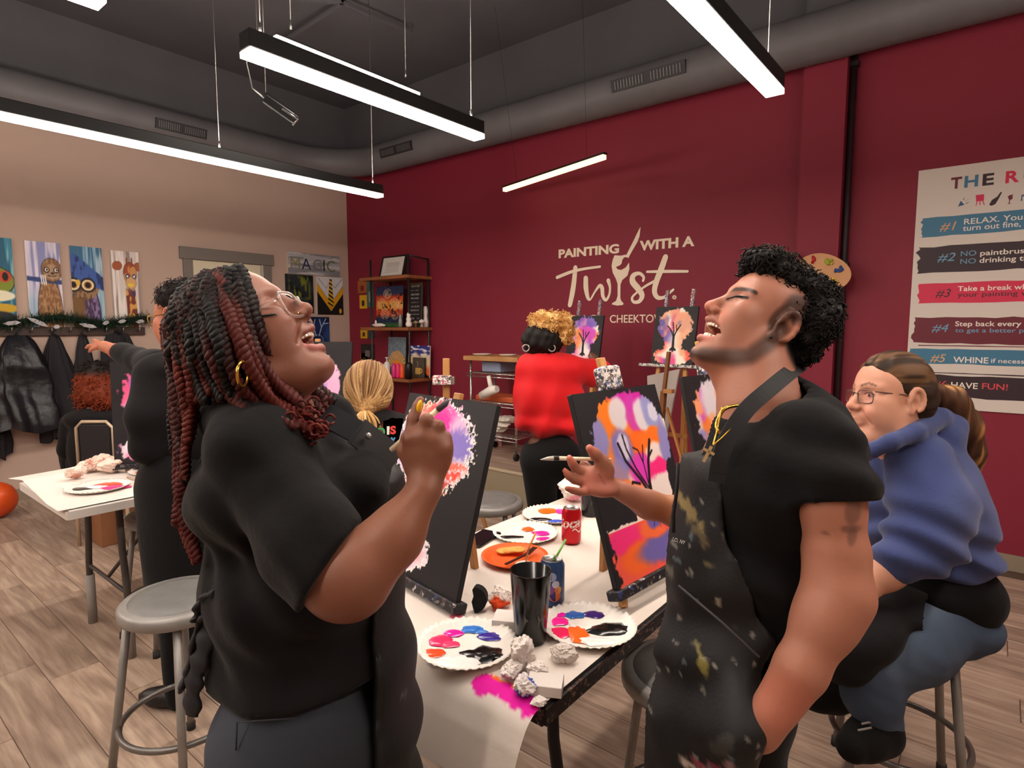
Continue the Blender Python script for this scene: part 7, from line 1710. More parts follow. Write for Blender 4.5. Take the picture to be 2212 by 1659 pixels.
# side edge: narrow at the bib, wide at the hips
hgt = (g - P(1600, 1000, 1.0)) @ UC; fr = (g - C0) @ RT; edge = np.interp(hgt, [-.75, -.40, -.28, -.12, .02, .10], [P(1636, 1700, .90) @ RT, P(1634, 1500, .90) @ RT, P(1680, 1330, .93) @ RT, P(1578, 1180, .95) @ RT, P(1560, 1010, .98) @ RT, P(1556, 950, .99) @ RT])
near = ((g - C0) @ FW) < 1.10
f.d = np.maximum(f.d, np.where(near, fr - edge, fr - (edge + .10))).astype(np.float32)
f.d = np.maximum(f.d, (((g - P(1500, 985, 1.05)) @ (UC * .93 + RT * .1))).astype(np.float32)); f.d = np.maximum(f.d, (P(1560, 1800, 1.05)[2] - g[..., 2]).astype(np.float32))
def apf(p):
    a = p - P(1600, 1500, .95); s = a @ (UC * .85 - RT * .5); return .006 * np.exp(-((a @ UC - .02) / .12) ** 2) * np.sin(s * 75 + 2 * n3(p, 8., 3)) + .004 * n3(p, 18., 23) + .002 * n3(p, 45., 24)
f.disp(apf)
def mapron(V):
    c = lerpc(np.tile(rgb('#0f0e10'), (len(V), 1)), rgb('#181719'), sstep(-.5, .8, n3(V, 9., 6))); q = np.random.RandomState(12)
    nz = n3(V, 120., 3)
    def sp(x, y, rx, ry, h, st=.9, rot=0.):
        nonlocal c
        v0 = V - P(x, y, .95); a = v0 @ RT / .95 * F; b2 = -(v0 @ UC) / .95 * F; a2 = a * cos(rot) + b2 * sin(rot); b3 = -a * sin(rot) + b2 * cos(rot); dd = np.hypot(a2 / rx, b3 / ry); c = lerpc(c, rgb(h), sstep(1.1, .75, dd + .35 * nz) * st * (np.abs(v0 @ FW) < .22))
    sp(1520, 1120, 9, 48, '#8f7a4a', .8, -.35); sp(1532, 1170, 10, 26, '#6a5a3a', .7, -.4); sp(1480, 1130, 26, 40, '#5a1f2a', .45, .3); sp(1545, 1230, 8, 6, '#7d7048', .7); sp(1558, 1310, 7, 12, '#b0a890', .8); sp(1440, 1330, 14, 16, '#6a7078', .7); sp(1484, 1280, 5, 18, '#8a8470', .6)
    sp(1525, 1448, 9, 22, '#8f8440', .8); sp(1520, 1420, 4, 14, '#9a9050', .8); sp(1450, 1500, 6, 8, '#b0aca0', .7); sp(1545, 1442, 5, 4, '#a8a498', .8); sp(1530, 1560, 16, 34, '#4a4a44', .6, .4); sp(1545, 1600, 10, 14, '#b08a8a', .7)
    for k, (x, y) in enumerate(((1505, 1640), (1520, 1655), (1540, 1640), (1555, 1650), (1490, 1655), (1530, 1625), (1560, 1670), (1580, 1660))): sp(x, y, 14, 10, ('#8a3a4a', '#a8a44a', '#b08088', '#7a3044', '#c4b0a0', '#7a2c3c', '#a8a44a', '#5a5a50')[k], .85)
    for k in range(70): sp(1400 + 300 * q.rand(), 1080 + 560 * q.rand(), 2 + 3 * q.rand(), 2 + 5 * q.rand(), ('#8a8680', '#6f6c60', '#5c6a70', '#9a9488')[k % 4], .75)
    return c
Vap = f.mesh()[0]; apM = sdf_obj('apron', f, mat_vc('coated apron cloth', .6, spec=.4, bump=(200, .1)), M1, mapron)
decal(Vap, 'LO, NY', 1452, 1168, 1480, mat('white print', '#d8d4ce', .6), apM, rot=.3)
def ribbon(pts, w, th, name, m, par, ref=None):
    c = catmull3([P(*p) for p in pts], 6); b = MB()
    for a, e in zip(c[:-1], c[1:]): b.bar(a, e + (e - a) * .15, w, th, ref=ref if ref is not None else -FW)
    return wp(b, name, m, par)
ribbon([(1732, 786, 1.13), (1704, 806, 1.045), (1660, 842, .995), (1615, 882, .975), (1580, 932, .965), (1557, 985, .96), (1546, 1040, .96)], .027, .005, 'neck_strap', mat('apron strap', '#121215', .7), M1, ref=-FW + UC * .3)
b = MB(); b.tube([P(1465, 1000, 1.02), P(1462, 1060, 1.02), P(1455, 1110, 1.03), P(1455, 1150, 1.03)], .003, 6); wp(b, 'loose_string', m_cl, M1)
b = MB(); b.tube([P(1466, 1265, 1.0) + RT * .0, P(1560, 1345, .93), P(1640, 1420, .90)], .002, 5); wp(b, 'pocket_seam', mat('grey seam', '#3c3a3c', .8), M1)
# necklaces
m_gold = mat('gold', '#d9a84a', .22, .95)
b = MB(); b.tube(list(catmull3([P(1645, 872, 1.0), P(1572, 880, .99), P(1552, 905, .985), P(1548, 925, .98), P(1560, 936, .975), P(1585, 930, .972), P(1605, 910, .975)])), .0032, 7); wp(b, 'rope_chain', m_gold, M1)
b = MB(); b.tube(list(catmull3([P(1600, 875, .975), P(1590, 910, .968), P(1565, 940, .962), P(1540, 962, .958)])), .0014, 5); b.tube(list(catmull3([P(1560, 880, .985), P(1550, 925, .972), P(1540, 962, .958)])), .0014, 5); wp(b, 'fine_chain', m_gold, M1)
cx0 = P(1528, 980, .950); d_ = (P(1519, 998, .950) - P(1537, 964, .950)); d_ /= np.linalg.norm(d_); e_ = np.cross(d_, FW); b = MB(); b.bar(P(1537, 964, .950), P(1519, 998, .950), .0045, .003, ref=-FW); b.bar(cx0 - e_ * .010 - d_ * .004, cx0 + e_ * .010 - d_ * .004, .0045, .003, ref=-FW); wp(b, 'cross_pendant', mat('silver gold', '#e0cfa0', .2, .9), M1)
# his brush
pb2 = thing('paintbrush', 'pale handled paintbrush between the fingers of the laughing man', 'paintbrush', P(1260, 992, 1.22)); b = MB(); b.tube([P(1320, 993, 1.235), P(1207, 990, 1.225)], [.0032, .0045], 8); wp(b, 'handle', mat('pale brush wood', '#e6d2b4', .4), pb2)
b = MB(); b.tube([P(1207, 990, 1.225), P(1195, 990, 1.224)], .0052, 8); wp(b, 'ferrule', m_black, pb2)
b = MB(); b.tube([P(1196, 990, 1.224), P(1182, 991, 1.223), P(1167, 993, 1.222)], [.0052, .004, .0006], 8); wp(b, 'bristles', mat('white bristle', '#b8b0a8', .5), pb2)
# ================================================================== WOMAN IN THE BLUE HOODIE (seated, right)
tH = radians(4)
hh = HeadFrame(P(1926, 866, 1.70), -RT * cos(tH) + UC * sin(tH) - FW * .06, RT * sin(tH) + UC * cos(tH), 1.03)
H1 = person('seated woman with ponytail and glasses in blue hoodie', (-.17, 2.16, 0))
eyH = [hh.px(x, y, .045) for x, y in ((1857, 851), (1866, 849), (1876, 852))]; brH = [hh.px(x, y, .045) for x, y in ((1852, 836), (1866, 831), (1882, 836))]
def hcol(V, U, L):
    c = blobcol(V, '#c08a72', [((.078, .036, -.034), .03, '#cf8a78', .8), ((.115, 0, -.02), .018, '#cc8470', .8), ((.03, 0, -.12), (.08, .08, .05), '#ba8470', .6)])
    c = capcol(V, c, L, .005, '#b06058', .85); c = capcol(V, c, U, .0045, '#a85a52', .85); c = capcol(V, c, [(.080, .024, -.0605), (.099, 0, -.0612), (.080, -.024, -.0605)], .0012, '#6a302c', .9)
    for sg in (1, -1): c = capcol(V, c, snapx(V, [(sg * .014, .036), (sg * .032, .043), (sg * .050, .037)]), .0032, '#5a3c2c', .7); c = capcol(V, c, snapx(V, [(sg * .022, .001), (sg * .034, -.001), (sg * .046, .002)]), .003, '#a06a58', .5)
    return c
headH = head_mesh(hh, [(hh.w((-.01, 0, -.03)), .062), (P(1955, 960, 1.72), .068), (P(1975, 1040, 1.75), .10)], hcol, 0.0, .0036, .8, extra=lambda f: (f.ell((.040, 0, -.112), (.05, .05, .026), k=.03)), cr=((-.010, 0, .044), (.092, .076, .082)))
f = Field(*bounds([(1780, 1170, 1.5), (2060, 1170, 1.7), (1780, 1330, 1.5), (2060, 1330, 1.8)], .04), .006); Cp(f, [(1985, 1185, 1.63, 42), (1915, 1235, 1.60, 37), (1862, 1275, 1.60, 26), (1835, 1290, 1.61, 24), (1815, 1300, 1.62, 22)], .02)
Cp(f, [(1820, 1296, 1.62, 15), (1800, 1310, 1.62, 9), (1788, 1322, 1.62, 8)], .004); Cp(f, [(1822, 1304, 1.60, 12), (1805, 1322, 1.60, 9), (1795, 1334, 1.60, 7)], .004); Cp(f, [(1830, 1290, 1.64, 11), (1812, 1290, 1.65, 8)], .004)
V, Q = f.mesh(); armH = (V, Q, np.tile(rgb('#c08a72'), (len(V), 1)))
f = Field(*bounds([(1850, 950, 1.6), (2150, 950, 2.0), (1850, 1350, 1.6), (2150, 1350, 2.0)], .05), .014); Ep(f, 2000, 1100, 1.78, 85, 130, .16); Ep(f, 2030, 1270, 1.8, 85, 70, .16); V, Q = f.mesh()
Vb, Qb, Cb = join_islands([headH, armH, (V, Q, np.tile(rgb('#c08a72'), (len(V), 1)))]); wparent(np_mesh('body', Vb, Qb, m_skin, None, s2l(np.clip(Cb, 0, 1))), H1)
Vl_ = hh.l(headH[0])
for sg in (1, -1):
    xe = snapx(Vl_, [(sg * .033, .011)])[0][0]; b = MB(); b.blob((xe - .0095, sg * .033, .0105), (.0105, .0115, .0062), n=14, m=10); b.v = [tuple(hh.w(p)) for p in b.v]; ey_ = wp(b, 'eye', mat('eye white', '#e8e0da', .15), H1)
    b = MB(); b.blob((xe + .0004, sg * .033 + .002, .0105), (.0014, .0046, .0046), n=12, m=8); b.v = [tuple(hh.w(p)) for p in b.v]; wp(b, 'iris', mat('brown iris', '#2c1c14', .15), ey_)
    pl_ = snapx(Vl_, [(sg * y, z) for y, z in ((.020, .0135), (.026, .0168), (.034, .0178), (.042, .0165), (.049, .0125))]); b = MB(); b.tube([hh.w(p + np.array([.0012, 0, 0])) for p in pl_], .0013, 6); wp(b, 'eyelashes', mat('lash', '#0c0808', .6), H1)
f = Field(hh.O - .26, hh.O + .26, .0055)
for c, r in (((-.006, 0, .055), (.096, .083, .085)), ((-.050, 0, .01), (.062, .080, .072)), ((-.10, 0, .035), (.022, .026, .026))): f.ell(hh.w(c), np.array(r) * 1.03, hh.R, .02)
g = np.stack(np.meshgrid(*f.ax, indexing='ij'), -1); l = ((g - hh.O) @ hh.R); f.d = np.maximum(f.d, np.minimum(l[..., 0] - (.008 + .85 * np.clip(l[..., 2] - .010, 0, .2)), l[..., 0] + .0) * 1.0).astype(np.float32)
f.disp(lambda p: .0022 * np.sin(((p - hh.O) @ hh.R)[:, 1] * 160 + ((p - hh.O) @ hh.R)[:, 2] * 120 + 2 * n3(p, 14., 2)))
hairc = lambda V: lerpc(lerpc(np.tile(rgb('#2b1d15'), (len(V), 1)), rgb('#5a3f2a'), sstep(-.2, .9, n3((V - hh.O) @ hh.R * np.array([.15, 1, 1]), 90., 4))), rgb('#7a5a3a'), sstep(.3, 1., n3((V - hh.O) @ hh.R * np.array([.15, 1, 1]), 140., 6)) * .7)
sdf_obj('hair', f, m_hairv, H1, hairc)
f = Field(*bounds([(2000, 820, 1.6), (2140, 1040, 1.9), (2000, 1040, 1.6)], .05), .006); Cp(f, [(2022, 850, 1.74, 22), (2050, 868, 1.76, 34), (2078, 920, 1.78, 36), (2098, 980, 1.80, 26), (2110, 1020, 1.80, 8)], .02); f.disp(lambda p: .003 * np.sin((p @ RT) * 210 + 3 * n3(p, 12., 2)))
sdf_obj('ponytail', f, m_hairv, H1, lambda V: lerpc(np.tile(rgb('#4a3020'), (len(V), 1)), rgb('#a87a48'), sstep(-.1, .8, n3(V * np.array([1, 1, .2]), 100., 5))))
f = Field(*bounds([(1800, 880, 1.42), (2180, 880, 2.1), (1800, 1290, 1.42), (2180, 1290, 2.1)], .04), .008)
Ep(f, 1978, 1060, 1.78, 106, 120, .20, 0, .05); Ep(f, 1955, 1110, 1.80, 105, 110, .19, 0, .05); Ep(f, 2018, 1120, 1.80, 78, 100, .20, 0, .05); Ep(f, 2018, 1195, 1.80, 84, 45, .21, 0, .05); Ep(f, 2000, 945, 1.78, 62, 42, .11, -.2, .03); Ep(f, 1905, 1000, 1.80, 45, 75, .12, .2, .04); Ep(f, 2030, 915, 1.80, 38, 30, .09, .4, .03)
NECKRING = [(1868, 985, 1.68, 14), (1885, 972, 1.63, 16), (1925, 955, 1.60, 18), (1975, 935, 1.62, 20), (2025, 905, 1.70, 24), (2045, 900, 1.80, 24), (2020, 900, 1.9, 20)]
f3 = Field(f.lo, f.lo + (f.n - 1) * f.h, f.h); Cp(f3, [(1985, 1000, 1.66, 66), (2010, 1100, 1.61, 76), (1990, 1170, 1.60, 66), (1945, 1205, 1.59, 54)], .03); Ep(f3, 2010, 1165, 1.60, 70, 60, .08, .4, .03)
def hfold(p):
    a = p - P(1980, 1170, 1.58); s = a @ (UC * .9 + RT * .35); return .012 * np.exp(-(s / .09) ** 2) * np.sin(s * 75 + 3 * n3(p, 6., 1)) + .006 * n3(p, 14., 31) + .004 * n3(p, 30., 32)
f.disp(hfold); f3.disp(hfold); f3.d = f3.d[:f.d.shape[0], :f.d.shape[1], :f.d.shape[2]]; f.d = smin(f.d, f3.d, .015)
g = np.stack(np.meshgrid(*f.ax, indexing='ij'), -1); hole = np.linalg.norm((g - P(1935, 940, 1.73)) / np.array([.085, .085, .075]), axis=-1) - 1; f.d = np.maximum(f.d, -(hole * .08)).astype(np.float32); Cp(f, NECKRING, .012)
sdf_obj('hoodie', f, mat_vc('fleece', .95, spec=.15, sheen=.2, bump=(180, .12)), H1, lambda V: lerpc(np.tile(rgb('#38426c'), (len(V), 1)), rgb('#48527e'), sstep(-.5, .9, n3(V, 8., 3))))
f = Field(*bounds([(1830, 1180, 1.5), (2180, 1180, 2.1), (1830, 1380, 1.5), (2180, 1380, 2.1)], .04), .009); Ep(f, 2030, 1262, 1.80, 86, 85, .21, 0, .05); Ep(f, 1960, 1260, 1.80, 80, 60, .19, 0, .05); f.disp(lambda p: .004 * n3(p, 18., 3)); sdf_obj('undershirt', f, m_cloth, H1, lambda V: np.tile(rgb('#0d0c0e'), (len(V), 1)))
f = Field(*bounds([(1740, 1280, 1.45), (2180, 1280, 2.1), (1740, 1640, 1.45), (2180, 1640, 2.1)], .05), .008)
Ep(f, 2035, 1330, 1.80, 78, 60, .20, 0, .05); Cp(f, [(2040, 1345, 1.70, 74), (1960, 1390, 1.64, 82), (1880, 1440, 1.62, 66)], .04); Cp(f, [(1880, 1440, 1.62, 62), (1885, 1500, 1.62, 56), (1900, 1555, 1.62, 44)], .03); Cp(f, [(2040, 1350, 1.95, 70), (1900, 1390, 1.93, 66), (1800, 1430, 1.92, 54)], .04); Cp(f, [(1800, 1430, 1.92, 50), (1790, 1480, 1.90, 40)], .03)
f.disp(lambda p: .004 * n3(p, 20., 5) + .002 * n3(p, 50., 6)); sdf_obj('jeans', f, m_denim, H1, lambda V: lerpc(np.tile(rgb('#3a4658'), (len(V), 1)), rgb('#5c6a7c'), sstep(-.3, .9, n3(V, 10., 2))))
f = Field(*bounds([(1700, 1290, 1.4), (1960, 1290, 1.9), (1700, 1480, 1.4), (1960, 1480, 1.9)], .05), .008); Ep(f, 1858, 1370, 1.62, 90, 62, .11, -.5, .03); Ep(f, 1815, 1410, 1.66, 62, 60, .12, -.3, .03); Ep(f, 1930, 1300, 1.70, 70, 38, .16, -.2, .04); sdf_obj('apron_skirt', f, m_cloth, H1, lambda V: darkspots(V, np.tile(rgb('#151416'), (len(V), 1)), [(P(1790 + 90 * q1, 1310 + 110 * q2, 1.53), .006, '#8a867c', .8) for q1, q2 in np.random.RandomState(2).rand(34, 2)]))
for (hx, hy, hd_, tx, ty, td) in ((1898, 1572, 1.62, 1842, 1612, 1.58), (1800, 1480, 1.86, 1738, 1492, 1.84)):
    b = MB(); f = Field(*bounds([(hx, hy, hd_), (tx, ty, td), (hx, hy - 40, hd_)], .12), .006); Cp(f, [(hx, hy - 30, hd_, 42), (hx, hy + 10, hd_, 46), ((hx + tx) / 2, (hy + ty) / 2 + 5, (hd_ + td) / 2, 42), (tx, ty, td, 34)], .02)
    bo_ = sdf_obj('boot', f, m_cloth, H1, lambda V: np.tile(rgb('#0c0b0b'), (len(V), 1)))
    for k in range(3): b = MB(); p_ = P(hx - 22 - 8 * k, hy - 8 + 14 * k, hd_ - .05); b.tube([p_ - RT * .018, p_ + RT * .018 + UC * .008], .003, 5); wp(b, 'lace', mat('grey lace', '#8a8480', .7), bo_)
m_wire = mat('thin dark frame', '#5c4a48', .3, .5); glasses(hh, H1, m_wire, mat_lens('clear lens', .08), lx=.099, zc=.006, w=.048, h=.036, thick=.0013)

# ================================================================== WOMAN IN RED (standing, seen from behind)
R1 = person('standing woman in red shirt with blond topped curls', np.r_[P(1190, 900, 3.3)[:2], 0]); dR = 3.3
f = Field(*bounds([(1110, 660, 3.1), (1330, 660, 3.6), (1110, 960, 3.1), (1330, 960, 3.6)], .05), .012); Ep(f, 1182, 725, dR, 34, 48, .085, 0, .02); Cp(f, [(1180, 745, dR, 24), (1185, 800, dR, 30)], .02); Ep(f, 1190, 850, dR, 48, 60, .08, 0, .03); Cp(f, [(1240, 800, 3.28, 22), (1292, 800, 3.42, 16), (1284, 778, 3.5, 10), (1278, 768, 3.52, 8)], .02); Cp(f, [(1130, 800, 3.3, 22), (1118, 860, 3.35, 17)], .02)
f.cap(P(1160, 960, 3.25), np.r_[P(1160, 960, 3.25)[:2], .1], .05, .04, .02); f.cap(P(1220, 960, 3.35), np.r_[P(1220, 960, 3.35)[:2], .1], .05, .04, .02)
sdf_obj('body', f, m_skin, R1, lambda V: np.tile(rgb('#5c3a2a'), (len(V), 1)))
f = Field(*bounds([(1080, 740, 3.05), (1340, 740, 3.65), (1080, 950, 3.05), (1340, 950, 3.65)], .05), .009)
Ep(f, 1185, 800, dR, 70, 42, .15, .06, .04); Ep(f, 1178, 860, dR, 84, 72, .16, .1, .05); Ep(f, 1180, 915, dR, 72, 30, .15, .1, .03); Cp(f, [(1235, 795, 3.28, 30), (1275, 805, 3.38, 27), (1300, 800, 3.44, 22)], .04); Cp(f, [(1135, 800, 3.3, 34), (1118, 850, 3.32, 28)], .04)
def rfold(p):
    a = p - P(1160, 930, 3.2); s = a @ (UC * .35 - RT * .9); return .012 * np.sin(s * 42 + 2.5 * n3(p, 4., 1)) * np.clip(1.2 - (a @ UC) / .32, .15, 1) + .005 * n3(p, 12., 3)
f.disp(rfold); sdf_obj('red_shirt', f, mat_vc('red fabric', .7, spec=.25, sheen=.1), R1, lambda V: lerpc(np.tile(rgb('#c00c14'), (len(V), 1)), rgb('#d4141c'), sstep(-.5, .9, n3(V, 6., 3))))
f = Field(np.r_[P(1190, 900, 3.3)[:2] - .35, 0], np.r_[P(1190, 900, 3.3)[:2] + .35, 1.05], .013); Ep(f, 1190, 985, dR, 66, 50, .165, 0, .04)
for x, d in ((1165, 3.24), (1215, 3.36)):
    a = P(x, 1000, d); f.cap(a, np.r_[a[:2] + RT[:2] * .02, .45], .10, .075, .04); f.cap(np.r_[a[:2] + RT[:2] * .02, .45], np.r_[a[:2], .06], .072, .06, .03)
sdf_obj('trousers', f, m_cloth, R1, lambda V: np.tile(rgb('#0c0b0c'), (len(V), 1)))
b = MB(); b.bar(P(1130, 934, 3.14), P(1240, 926, 3.14), .004, .025, ref=UC); 
for x, d in ((1165, 3.24), (1215, 3.36)): a = P(x, 1000, d); b = MB(); b.blob(np.r_[a[:2] + FH[:2] * .04, .045], (.05, .12, .045), np.array([RT, FH, UP]).T, n=14, m=8); wp(b, 'shoe', m_black, R1)
f = Field(P(1182, 725, dR) - .26, P(1182, 725, dR) + .26, .008); Ep(f, 1172, 735, dR - .02, 44, 38, .10, 0, .02); f.disp(lambda p: .008 * n3(p, 70., 1)); V, Q = f.mesh(); wparent(np_mesh('dark_hair', V, Q, m_hairv, None, s2l(np.tile(rgb('#120d0b'), (len(V), 1)))), R1)
f = Field(P(1190, 705, dR) - .26, P(1190, 705, dR) + .26, .008); Ep(f, 1188, 700, dR - .01, 44, 24, .10, .15, .02); Ep(f, 1216, 712, dR, 20, 32, .08, 0, .02); f.disp(lambda p: .010 * n3(p, 60., 4)); V, Q = f.mesh(); wparent(np_mesh('blond_curls', V, Q, m_hairv, None, s2l(lerpc(np.tile(rgb('#a8743a'), (len(V), 1)), rgb('#dcb070'), sstep(-.4, .8, n3(V, 60., 5))))), R1)
b = curl_cover(V, mesh_normals(V, Q), 420, .022, .010, .0035, 5, 6.); o = wp(b, 'loose_curls', m_hairv, R1); o['kind'] = 'stuff'; col_mesh(o, lerpc(np.tile(rgb('#b07c40'), (len(b.v), 1)), rgb('#e4bc80'), sstep(-.5, .8, n3(np.array(b.v), 50., 2))))
for x in (1136, 1192): b = MB(); b.tube([P(x, 752, 3.2) + .018 * (RT * cos(t) + UC * sin(t)) for t in np.linspace(0, 6.28, 14, endpoint=False)], .004, 5, closed=True); wp(b, 'earring', m_steel, R1)

# ================================================================== BLONDE WOMAN (seated, seen from behind)
B1 = person('seated blonde woman with low ponytail seen from behind', (-2.05, 1.62, 0)); dB = 2.55
f = Field(*bounds([(700, 770, 2.4), (900, 770, 2.8), (700, 1180, 2.4), (900, 1180, 2.8)], .06), .012); Ep(f, 796, 838, dB, 36, 48, .085, 0, .02); Cp(f, [(805, 870, dB, 24), (805, 930, dB, 22)], .02); Ep(f, 810, 1010, dB, 40, 70, .08, 0, .03); sdf_obj('body', f, m_skin, B1, lambda V: np.tile(rgb('#c08a70'), (len(V), 1)))
def streak(V, c0, sc, seed):
    r = (V - c0); rp = V - P(789, 884, dB - .08); a = np.arctan2(rp @ UC, rp @ RT); n = (vnoise(a * 5.5, np.linalg.norm(rp, axis=1) * 1.2, 7, 3, 3) - .5) * 3.6
    n = n - .9 * sstep(.06, .11, r @ UC)
    c = lerpc(np.tile(rgb('#85613c'), (len(V), 1)), rgb('#c49a66'), sstep(-.7, .2, n)); return lerpc(c, rgb('#e2bd88'), sstep(.3, 1.1, n))
c0 = P(795, 840, dB); f = Field(c0 - .2, c0 + .2, .006); Ep(f, 795, 832, dB - .01, 47, 55, .105, 0, .02); Ep(f, 800, 860, dB - .02, 44, 35, .10, 0, .03); Ep(f, 790, 885, dB - .08, 16, 14, .04, 0, .03)
f.disp(lambda p: .0007 * np.sin(np.arctan2((p - P(789, 884, dB - .08)) @ UC, (p - P(789, 884, dB - .08)) @ RT) * 34)); sdf_obj('hair', f, m_hairv, B1, lambda V: streak(V, c0, 1, 1.))
q = np.random.RandomState(3); Ce = P(796, 838, dB - .012); Re = np.array([pm(49, dB), pm(58, dB), .112]); Ax = np.array([RT, UC, FW]).T; tie = P(789, 886, dB - .10); nt_ = ((tie - Ce) @ Ax) / Re; nt_ /= np.linalg.norm(nt_)
b = MB(); cs_ = []
for k in range(300):
    th = 2 * pi * q.rand(); zf = .15 + .35 * q.rand(); n0 = np.array([cos(th) * sqrt(1 - zf * zf), sin(th) * sqrt(1 - zf * zf), zf]); om = np.arccos(np.clip(n0 @ nt_, -1, 1)); rr_ = 1.0 + .03 * q.rand(); pts_ = []
    for s_ in np.linspace(0, 1, 14): n_ = (np.sin((1 - s_) * om) * n0 + np.sin(s_ * om) * nt_) / np.sin(om); pts_.append(Ce + Ax @ (n_ * Re * rr_ * (1 + .02 * sin(9 * s_ + k))))
    n0_ = len(b.v); b.tube(pts_, [.0050 - .0025 * s_ for s_ in np.linspace(0, 1, 14)], 5); tone = q.rand(); root = np.array([max(0, n0[1]) * .6 * (1 - i_ // 5 / 13.) for i_ in range(len(b.v) - n0_)])[:, None]; base_ = rgb('#9a7044') * (1 - tone) + rgb('#e8c694') * tone if q.rand() > .22 else rgb('#6e4c30'); cs_.append(base_ * (1 - root) + rgb('#5a3f2a') * root)
col_mesh(wp(b, 'hair_strands', m_hairv, B1), np.concatenate(cs_))
b = MB(); cs_ = []
for k in range(90):
    a_ = 2 * pi * q.rand(); w_ = sqrt(q.rand()); ex = 26 * w_ * cos(a_); dz_ = .035 * w_ * sin(a_); pts_ = [tie + FW * .01, P(789 + ex * .5, 892, dB - .115 + dz_ * .6), P(790 + ex * 1.1, 908, dB - .125 + dz_), P(795 + ex * 1.0, 926, dB - .12 + dz_), P(800 + ex * .5, 940 - 4 * q.rand(), dB - .11 + dz_ * .5)]
    n0_ = len(b.v); b.tube(list(catmull3(pts_, 4)), .0042, 5); tone = q.rand(); cs_.append(np.tile(rgb('#b0854f') * (1 - tone) + rgb('#f0d2a0') * tone, (len(b.v) - n0_, 1)))
col_mesh(wp(b, 'ponytail', m_hairv, B1), np.concatenate(cs_))
f = Field(*bounds([(690, 860, 2.3), (920, 860, 2.85), (690, 1170, 2.3), (920, 1170, 2.85)], .06), .009); Ep(f, 810, 925, dB, 80, 42, .14, 0, .04); Ep(f, 812, 1010, dB, 78, 90, .15, 0, .05); Ep(f, 812, 1120, dB, 82, 60, .17, 0, .05); Cp(f, [(745, 930, 2.52, 30), (735, 1010, 2.6, 26)], .03); Cp(f, [(872, 930, 2.58, 30), (885, 1010, 2.7, 26)], .03); f.disp(lambda p: .005 * n3(p, 14., 3)); sdf_obj('black_shirt', f, m_cloth, B1, lambda V: np.tile(rgb('#111011'), (len(V), 1)))
f = Field(*bounds([(700, 1120, 2.4), (900, 1120, 3.1), (700, 1420, 2.4), (900, 1420, 3.1)], .1), .014); Ep(f, 815, 1150, dB + .02, 84, 50, .18, 0, .05); Cp(f, [(790, 1160, 2.6, 42), (760, 1170, 2.95, 34), (765, 1330, 3.0, 26)], .03); Cp(f, [(845, 1160, 2.65, 42), (840, 1170, 2.98, 34), (845, 1330, 3.03, 26)], .03); sdf_obj('trousers', f, m_denim, B1, lambda V: np.tile(rgb('#20222a'), (len(V), 1)))
LT = [('G', 785, 943, 17, '#c8383a'), ('O', 803, 942, 15, '#3a3f4a'), ('D', 817, 941, 15, '#3a9a5a'), ('I', 836, 938, 5, '#e8e4dc'), ('S', 843, 937, 12, '#d8403a'), ('I', 817, 960, 5, '#e0a0a8'), ('N', 823, 960, 15, '#d8403a'), ('Y', 844, 962, 10, '#5a9ac8')]
for ch, x, y, w, h in LT: wparent(text_obj('shirt_letter', ch, .04, mat('shirt print ' + h, h, .6), P(x, y, dB - .158), RT, UC, width=pm(w, dB - .16), height=pm(17, dB - .16), bold=.0015, extrude=.003), B1)

# ================================================================== PERSON IN BLACK JACKET (behind the woman with braids)
K1 = person('person with curly hair in black jacket reaching over the left table', np.r_[P(400, 1000, 2.35)[:2], 0]); dK = 2.35
hk = HeadFrame(P(392, 690, dK), -RT * .96 - UC * .12 + FW * .25, UC, .98)
headK = head_mesh(hk, [(hk.w((-.01, 0, -.03)), .058), (P(400, 770, dK), .06), (P(405, 830, dK), .10)], lambda V, U, L: blobcol(V, '#a8664c', [((.078, .036, -.034), .03, '#b86a54', .7)]), 0.0, .005)
f = Field(*bounds([(170, 720, 2.3), (420, 720, 3.0), (170, 830, 2.3), (420, 830, 3.0), (170, 720, 3.0), (420, 830, 2.3)], .06), .006); Cp(f, [(330, 790, 2.5, 22), (285, 775, 2.62, 18), (250, 758, 2.72, 14), (225, 748, 2.78, 12)], .02); Ep(f, 212, 747, 2.80, 14, 9, .014, 0, .01); Cp(f, [(206, 745, 2.80, 5), (192, 747, 2.81, 4), (186, 752, 2.81, 3)], .003); Cp(f, [(208, 751, 2.79, 5), (196, 756, 2.80, 4), (193, 760, 2.80, 3)], .003); Cp(f, [(212, 740, 2.8, 5), (203, 735, 2.8, 4)], .003)
V, Q = f.mesh(); armK = (V, Q, np.tile(rgb('#a8664c'), (len(V), 1)))
Vb, Qb, Cb = join_islands([headK, armK]); wparent(np_mesh('body', Vb, Qb, m_skin, None, s2l(np.clip(Cb, 0, 1))), K1); glasses(hk, K1, mat('gold wire frame', '#a8843c', .3, .9), mat_lens('clear lens', .08), thick=.0014, w=.046, h=.040)
f = Field(hk.O - .26, hk.O + .26, .007); Ep(f, 400, 648, dK, 52, 40, .10, 0, .02); Ep(f, 425, 680, dK, 40, 50, .10, 0, .02); f.disp(lambda p: .008 * n3(p, 70., 3)); V, Q = f.mesh(); wparent(np_mesh('hair', V, Q, m_hairv, None, s2l(np.tile(rgb('#120d0c'), (len(V), 1)))), K1); b = curl_cover(V, mesh_normals(V, Q), 520, .018, .009, .0016, 5, 7.); o = wp(b, 'loose_curls', m_hairv, K1); o['kind'] = 'stuff'; col_mesh(o, np.tile(rgb('#1c1412'), (len(b.v), 1)))
